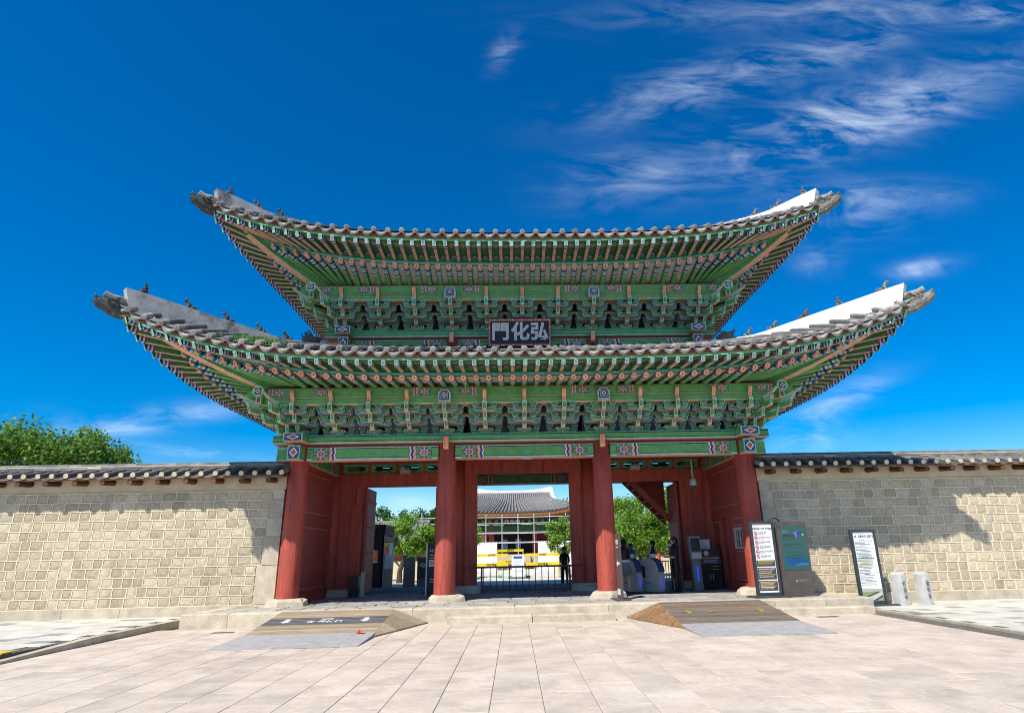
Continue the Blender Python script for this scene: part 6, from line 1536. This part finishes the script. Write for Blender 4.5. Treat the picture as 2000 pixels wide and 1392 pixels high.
for z, w in ((2.45, .05), (3.32, .06)): m = MB(); m.box((-9, .05, z), (9, .75, z+w), (.42, .42, .43)); m.build('walkway', 'plain_paint', sc)
for k in range(8):
    x = -8.4+2.4*k
    if abs(x) < 1.9: continue
    m = MB(); m.tube([(x-.7, .0, 1.5), (x+.7, 0, 2.5)], .03, 6, (.5, .5, .52)); m.build('brace', 'plain_paint', sc)
def fence_panels(x0, n, lab):
    e = empty('hoarding', (x0, 38.6, .14), label=lab, cat='hoarding', group='white site hoardings')
    for k in range(n):
        m = MB(); m.box((.9*k+.01, 0, .0), (.9*k+.89, .04, 2.45)); 
        for q in range(4): m.box((.9*k+.1+.2*q, -.025, .02), (.9*k+.15+.2*q, .0, 2.43))
        m.build('panel', 'white_sheet', e)
    m = MB(); m.box((0, .04, 1.8), (.9*n, .1, 1.88)); m.build('back_rail', 'grey_metal', e)
fence_panels(-9.1, 8, 'white site hoarding before the hall on the booth side'); fence_panels(1.75, 8, 'white site hoarding before the hall on the ticket gate side')
for k in range(7):
    pass
# yellow barricades
def barricade(loc, w, h, lab, word, tilt=0):
    e = empty('barricade', loc, 0, label=lab, cat='barricade'); Y_ = (.72, .55, .02)
    for x in (-w/2, w/2):
        m = MB(); m.tube([(x, 0, 0), (x, 0, h)], .028, 6, Y_); m.build('post', 'plain_paint', e); m = MB(); m.tube([(x, 0, .75*h), (x, .45, 0)], .02, 6, (.2, .2, .2)); m.build('stay', 'plain_paint', e)
        m = MB(); m.ball((x+.12, .0, .09), .12, (.05, .35, .28), sc=(1.3, .8, .7)); m.build('sand_bag', 'plain_paint', e)
    m = MB(); m.box((-w/2, -.03, h-.15), (w/2, .0, h), Y_); m.build('top_board', 'plain_paint', e)
    m = MB(); m.box((-w/2, -.03, h*.48), (w/2, .0, h*.48+.22), Y_); m.build('sign_board', 'plain_paint', e)
    txt(e, word, .12, 0, h-.075, -.034, 'ink_black', .003, 'CENTER'); txt(e, word, .17, 0, h*.48+.11, -.034, 'ink_black', .004, 'CENTER')
barricade((-1.75, 20.2, .17), 2.0, 1.45, 'yellow barricade with green sandbags on the booth side of the white notice', '안전제일'); barricade((1.35, 20.2, .17), 2.0, 1.43, 'yellow barricade with green sandbags on the guard side of the white notice', '안전제일')
barricade((-.6, 21.8, .17), 1.6, 1.7, 'yellow barricade standing farther back behind the white notice', '안전제일')
wn = empty('white_notice', (-.15, 19.7, .17), label='white standing notice with a navy heading between the yellow barricades', cat='sign')
m = MB(); m.box((-.38, -.03, .12), (.38, .03, 1.35), (.76, .77, .8)); m.build('panel', 'plain_paint', wn); m = MB(); m.box((-.42, -.2, 0), (.42, .2, .12), (.15, .15, .15)); m.build('base', 'plain_paint', wn)
m = MB(); m.box((-.26, -.036, 1.16), (.26, -.03, 1.28), (.02, .07, .25)); m.build('heading', 'plain_paint', wn)
for k in range(7): line_text(wn, -.28, .25-.04*(k % 3), 1.02-.1*k, .025, -.034, (.4, .45, .55))
# stone bridge balusters
def balustrade(x, y, lab, sx):
    e = empty('stone_balustrade', (x, y, .17), label=lab, cat='balustrade', group='stone bridge balustrades')
    for k in range(4):
        m = MB(); yy_ = 1.4*k; m.box((-.14, yy_-.14, 0), (.14, yy_+.14, .95)); m.ball((0, yy_, 1.08), .15, nu=8, nv=6); m.tube([(0, yy_, .93), (0, yy_, 1.0)], [.17, .12], 8); m.build('post', 'granite', e)
        if k < 3:
            m = MB(); m.box((-.08, yy_+.14, .62), (.08, yy_+1.26, .76)); m.build('rail', 'granite', e); m = MB(); m.box((-.07, yy_+.14, 0), (.07, yy_+1.26, .4)); m.build('panel', 'granite', e)
            for q in (.5, .9): m = MB(); m.tube([(0, yy_+q, .4), (0, yy_+q, .62)], [.09, .06], 6); m.build('support', 'granite', e)
    return e
balustrade(-3.0, 20.0, 'carved stone balustrade of the courtyard bridge on the booth side', -1); balustrade(2.75, 20.0, 'carved stone balustrade of the courtyard bridge on the guard side', 1)
# booth and information pillars seen through the side bay
bt = empty('guard_booth', (-6.15, 9.6, .14), label='black panelled guard booth with a ticket window and wooden counter front', cat='booth')
def bb(name, a, b, mat, col=WHITE): m = MB(); m.box(a, b, col); m.build(name, mat, bt)
BL = (.016, .017, .02)
bb('front_wall', (-1.4, 0, 0), (.0, .06, 1.25), 'plain_paint', BL); bb('front_wall', (-1.4, 0, 1.75), (.0, .06, 2.75), 'plain_paint', BL); bb('front_wall', (-.25, 0, 1.25), (.0, .06, 1.75), 'plain_paint', BL); bb('front_wall', (-1.4, 0, 1.25), (-.85, .06, 1.75), 'plain_paint', BL)
bb('window_frame', (-.85, -.01, 1.22), (-.25, .0, 1.25), 'plain_paint', (.3, .4, .5)); bb('rear_wall', (-1.4, 2.2, 0), (0, 2.26, 1.1), 'plain_paint', BL); bb('rear_wall', (-1.4, 2.2, 2.1), (0, 2.26, 2.75), 'plain_paint', BL)
bb('roof', (-1.45, -.05, 2.75), (.06, 2.32, 2.85), 'plain_paint', (.03, .03, .035)); bb('floor', (-1.38, .02, 0), (-.02, 2.24, .06), 'plain_paint', (.05, .05, .05)); bb('side_wall', (-1.4, .06, 0), (-1.34, 2.2, 1.1), 'plain_paint', BL)
for k in range(6): bb('wood_slat', (-.03, .06+.36*k, .12), (.035, .06+.36*k+.35, .95), 'deck_wood'); bb('upper_board', (-.03, .06+.36*k, 2.4), (.03, .06+.36*k+.35, 2.75), 'deck_dark')
bb('counter', (-.03, .06, .95), (.05, 2.2, 1.5), 'plain_paint', (.42, .42, .42)); bb('sill', (-.1, .06, 1.5), (.09, 2.2, 1.54), 'plain_paint', (.5, .5, .5)); bb('sign_strip', (-.02, .2, 2.12), (.03, 1.5, 2.36), 'plain_paint', (.12, .05, .06)); bb('sign_strip', (-.02, 1.55, 2.12), (.03, 2.1, 2.36), 'plain_paint', (.03, .03, .04))
bb('post', (-.06, .0, .1), (.03, .1, 2.4), 'plain_paint', (.4, .4, .4)); bb('post', (-.06, 2.15, .1), (.03, 2.25, 2.4), 'plain_paint', (.4, .4, .4)); bb('window', (-.015, 1.15, 1.54), (.0, 2.1, 2.1), 'white_sheet'); bb('shutter', (.0, 1.1, 1.54), (.02, 1.16, 2.1), 'plain_paint', (.4, .4, .4))
def info(loc, lab, split, c1, c2, logo):
    e = empty('information_pillar', loc, 0, label=lab, cat='information pillar'); m = MB(); m.box((-.27, -.08, 0), (.27, .08, split), c2); m.build('base', 'plain_paint', e); m = MB(); m.box((-.27, -.08, split), (.27, .08, 1.42), c1); m.build('panel', 'plain_paint', e)
    if logo:
        m = MB(); y = -.0825
        m.poly([(-.22, y, 1.06), (0, y, 1.16), (.22, y, 1.06), (.1, y, 1.0), (.06, y, .9), (-.06, y, .98)], (.75, .75, .75)); m.poly([(-.06, y-.001, 1.08), (.06, y-.001, 1.09), (.0, y-.001, 1.03)], c1); m.build('emblem', 'plain_paint', e); line_text(e, -.2, .1, 1.35, .02, y, (.6, .6, .6))
    else:
        for k in range(4): line_text(e, -.22, .22, 1.3-.14*k, .012, -.0825, (.12, .12, .12)); 
info((-5.45, 12.5, .14), 'pale stone information pillar with ruled lines beside the booth', .6, (.30, .30, .27), (.32, .29, .22), False); info((-4.78, 12.4, .14), 'dark grey information pillar with a white emblem in the courtyard', .45, (.12, .12, .14), (.28, .28, .27), True)
hg = tree('low_shrub', (-4.15, 14.0, .14), 1.0, .03, (0, 0, .55), (.55, .4, .45), 'leaf_green', 1800, .05, 'low green shrub beside the grey information pillar', 31, grp='shrubs', limbs=4, clumps=12)
wm = empty('courtyard_map_board', (5.35, 14.2, .14), label='pale grey map board with line drawing seen past the ticket gates', cat='sign')
m = MB(); m.box((-.75, 0, .75), (.55, .05, 1.6), (.42, .43, .41)); m.build('panel', 'plain_paint', wm)
for x in (-.6, .4): m = MB(); m.box((x-.03, 0, 0), (x+.03, .05, .75), (.3, .3, .3)); m.build('leg', 'plain_paint', wm)
r = random.Random(4); m = MB()
for k in range(16): x = -.65+k*.07; z = 1.25+.08*math.sin(k*.9); m.box((x, -.004, z), (x+.05, -.001, z+.05+.03*(k % 3)), (.7, .7, .68) if k % 2 else (.12, .12, .12))
m.build('line_drawing', 'plain_paint', wm)
# ================================================================ people
def skin_body(name, V, E, cols, parent, mats='plain_paint'):
    """V: {joint:(pos, radius)}, E: [(a,b,colour)] -> one continuous skinned surface"""
    keys = list(V); me = bpy.data.meshes.new('b'); me.from_pydata([V[k][0] for k in keys], [(keys.index(a), keys.index(b)) for a, b, c in E], [])
    o = bpy.data.objects.new('b', me); TMP.collection.objects.link(o); o.modifiers.new('s', 'SKIN'); sv = me.skin_vertices[0].data
    for i, k in enumerate(keys): q = V[k][1]; sv[i].radius = q if isinstance(q, tuple) else (q, q)
    for s in sv: s.use_root = False
    sv[keys.index('pelvis')].use_root = True
    ss = o.modifiers.new('u', 'SUBSURF'); ss.levels = 1; ss.render_levels = 1
    me2 = baked(o); me2.name = name
    segs = [(Vector(V[a][0]), Vector(V[b][0]), c, (V[a][1] if not isinstance(V[a][1], tuple) else max(V[a][1]))) for a, b, c in E]
    cc_ = []
    for p in me2.polygons:
        best = None
        for a, b, c, ra in segs:
            ab = b-a; t = max(0, min(1, (p.center-a).dot(ab)/max(1e-9, ab.length_squared))); d = (p.center-a-ab*t).length-ra*.8
            if best is None or d < best[0]: best = (d, c)
        cc_ += [(*best[1], 1)]*p.loop_total
    at = me2.color_attributes.new('Col', 'FLOAT_COLOR', 'CORNER'); at.data.foreach_set('color', np.array(cc_, np.float32).ravel())
    me2.materials.clear(); me2.materials.append(MATS[mats]); me2.polygons.foreach_set('use_smooth', np.ones(len(me2.polygons), bool))
    bpy.data.objects.remove(o); bpy.data.meshes.remove(me); return obj(name, me2, parent)
SKIN = (.46, .26, .17)
def person(loc, rz, H, lab, top, bottom, shoe, hair, armsL, armsR, bare_leg=False, step=.0, hair_len=.0, cap=None, mask=None, skirt=None, sleeve=.5, long_sl=False):
    """figure facing -y before rotation; arms: (elbow, wrist) offsets from the shoulder as fractions of height"""
    e = empty('person', loc, rz, label=lab, cat='person', group='people at the gate'); k = H
    V = {'pelvis': ((0, 0, .52*k), (.095*k*.9, .065*k)), 'waist': ((0, 0, .60*k), (.078*k, .055*k)), 'chest': ((0, 0, .72*k), (.095*k, .062*k)), 'neckb': ((0, .005*k, .81*k), (.05*k, .04*k)), 'neck': ((0, 0, .855*k), .03*k), 'head': ((0, -.008*k, .915*k), (.045*k, .052*k)), 'crown': ((0, 0, .965*k), (.038*k, .046*k)), 'nose': ((0, -.062*k, .905*k), .009*k)}
    tc_, bc = top, bottom; lc = SKIN if bare_leg else bottom
    E = [('pelvis', 'waist', bc), ('waist', 'chest', tc_), ('chest', 'neckb', tc_), ('neckb', 'neck', SKIN), ('neck', 'head', SKIN), ('head', 'crown', hair), ('head', 'nose', SKIN)]
    for s, nm, arms in ((-1, 'l', armsL), (1, 'r', armsR)):
        sh = Vector((s*.098*k, 0, .79*k)); el = sh+Vector(arms[0])*k; wr = el+Vector(arms[1])*k; d = (wr-el).normalized()
        sd = d.cross(Vector((0, 0, 1))); sd = sd.normalized() if sd.length > .1 else Vector((1, 0, 0))
        palm = wr+d*.035*k
        V[nm+'sh'] = (tuple(sh), .034*k); V[nm+'el'] = (tuple(el), .025*k); V[nm+'wr'] = (tuple(wr), .016*k); V[nm+'pm'] = (tuple(palm), (.017*k, .011*k))
        E += [('neckb', nm+'sh', tc_), (nm+'sh', nm+'el', tc_), (nm+'el', nm+'wr', tc_ if long_sl else SKIN), (nm+'wr', nm+'pm', SKIN)]
        for q, (off, ln) in enumerate(((-.012, .042), (-.004, .048), (.004, .046), (.012, .038))):
            a = palm+sd*off*k+d*.012*k; b = a+d*ln*k*.55; c = b+d*ln*k*.4+Vector((0, 0, -.01*k)); V[f'{nm}f{q}'] = (tuple(b), .0055*k); V[f'{nm}g{q}'] = (tuple(c), .0045*k); E += [(nm+'pm', f'{nm}f{q}', SKIN), (f'{nm}f{q}', f'{nm}g{q}', SKIN)]
        tb = wr+d*.02*k+sd*.026*k; V[nm+'th'] = (tuple(tb), .006*k); V[nm+'ti'] = (tuple(tb+d*.025*k), .005*k); E += [(nm+'pm', nm+'th', SKIN), (nm+'th', nm+'ti', SKIN)]
        st = step*s
        V[nm+'hip'] = ((s*.052*k, 0, .50*k), .058*k); V[nm+'kn'] = ((s*.056*k, -st*.5*k-.01*k, .28*k), .036*k); V[nm+'ca'] = ((s*.057*k, -st*.75*k+.006*k, .19*k), .034*k); V[nm+'an'] = ((s*.058*k, -st*k+.01*k, .045*k), .021*k); V[nm+'he'] = ((s*.058*k, -st*k+.022*k, .020*k), .019*k); V[nm+'to'] = ((s*.066*k, -st*k-.095*k, .016*k), (.022*k, .014*k))
        E += [('pelvis', nm+'hip', bc), (nm+'hip', nm+'kn', lc), (nm+'kn', nm+'ca', lc), (nm+'ca', nm+'an', lc), (nm+'an', nm+'he', shoe), (nm+'he', nm+'to', shoe)]
    skin_body('body', V, E, None, e)
    h = MB(); hc = Vector((0, .008*k, .935*k)); h.ball(hc, .062*k, hair, nu=12, nv=9, sc=(.88, 1.0, 1.0))
    h.v = [((x, max(y, -.030*k) if z < .945*k else y, z)) for x, y, z in h.v]
    if hair_len: h.tube([hc+Vector((0, .02*k, .02*k)), hc+Vector((0, .042*k, -.04*k)), hc+Vector((0, .045*k, -.04*k-hair_len*k))], [.055*k, .056*k, .04*k], 9, hair, flat=.6)
    h.build('hair', 'plain_paint', e, smooth=True)
    f = MB(); 
    for s in (-1, 1):
        f.ball((s*.018*k, -.0555*k, .922*k), .006*k, (.02, .015, .012), nu=6, nv=4); f.ball((s*.052*k, 0, .912*k), .013*k, SKIN, nu=6, nv=4, sc=(.5, 1, 1.4))
    f.tube([(-.014*k, -.058*k, .885*k), (.014*k, -.058*k, .885*k)], .0035*k, 5, (.35, .1, .09)); f.build('face', 'plain_paint', e)
    if mask: m = MB(); m.ball((0, -.040*k, .895*k), .036*k, mask, nu=9, nv=7, sc=(1.0, .85, .85)); m.build('face_mask', 'plain_paint', e, smooth=True)
    if cap:
        m = MB(); m.tube([hc+Vector((0, -.005*k, .012*k)), hc+Vector((0, -.005*k, .05*k)), hc+Vector((0, 0, .072*k))], [.066*k, .062*k, .03*k], 12, cap); m.hexa([(-.05*k, -.115*k, .940*k), (.05*k, -.115*k, .940*k), (.055*k, -.04*k, .948*k), (-.055*k, -.04*k, .948*k), (-.045*k, -.11*k, .946*k), (.045*k, -.11*k, .946*k), (.055*k, -.04*k, .956*k), (-.055*k, -.04*k, .956*k)], cap); m.build('cap', 'plain_paint', e)
    if skirt:
        m = MB(); N = 36; rows_ = [(.60, .082, .062), (.53, .108, .085), (.33, .145, .125)]
        for z, rx, ry in rows_:
            for i in range(N): a = 6.2832*i/N; w = 1+(.05 if i % 2 else -.05)*(1 if z < .5 else .2); m.v.append((rx*k*w*math.cos(a), ry*k*w*math.sin(a), z*k))
        for j in range(2):
            for i in range(N): m.f.append((j*N+i, (j+1)*N+i, (j+1)*N+(i+1) % N, j*N+(i+1) % N)); m.c.append(skirt); m.m.append(0)
        m.build('skirt', 'plain_paint', e)
    return e
DN = ((.01, .0, -.175), (.0, -.02, -.15)); FW = ((.015, -.02, -.17), (-.01, -.14, .02))
sk = person((3.16, 1.40, .352), 3.3, 1.66, 'person in black top and grey pleated skirt standing at the ticket gate', (.012, .012, .014), (.2, .2, .22), (.1, .08, .1), (.012, .01, .01), ((-.02, -.06, -.155), (.03, -.11, .04)), ((.02, -.06, -.155), (-.03, -.11, .04)), bare_leg=True, skirt=(.11, .12, .145), hair_len=.10, long_sl=True, step=.02)
m = MB(); N = 20
for z, rx, ry in ((.61, .098, .075), (.565, .104, .08)):
    for i in range(N): m.v.append((rx*1.66*math.cos(6.2832*i/N), ry*1.66*math.sin(6.2832*i/N), z*1.66))
for i in range(N): m.f.append((N+i, N+(i+1) % N, (i+1) % N, i)); m.c.append((.5, .5, .58)); m.m.append(0)
m.build('shirt_hem', 'plain_paint', sk)
person((4.82, 1.55, .352), -1.35, 1.70, 'person with long brown hair in black top and trousers working at the ticket gate', (.013, .015, .022), (.009, .009, .01), (.02, .025, .05), (.035, .018, .012), FW, ((.01, -.03, -.165), (-.02, -.14, .0)), hair_len=.16, step=.035)
person((4.75, 4.4, .352), -1.7, 1.62, 'person in blue shirt and black cap behind the ticket gate', (.015, .06, .16), (.03, .03, .04), (.03, .03, .03), (.012, .01, .01), ((-.015, -.09, -.14), (.02, -.12, .03)), ((.015, -.09, -.14), (-.02, -.12, .03)), cap=(.01, .01, .012), mask=(.6, .6, .6))
person((4.62, 8.2, .352), .15, 1.60, 'person in light blue shirt and face mask walking in the courtyard', (.16, .26, .46), (.2, .22, .3), (.5, .5, .5), (.012, .01, .01), DN, DN, mask=(.25, .42, .6), step=.04)
person((1.86, 9.4, .145), .1, 1.72, 'person in dark uniform and cap standing with folded hands beyond the barrier', (.012, .016, .03), (.008, .008, .01), (.01, .01, .01), (.012, .01, .01), ((-.02, -.03, -.165), (.085, -.07, .01)), ((.02, -.03, -.165), (-.085, -.07, .0)), cap=(.01, .01, .012), mask=(.7, .72, .75), long_sl=True)

bpy.data.scenes.remove(TMP)
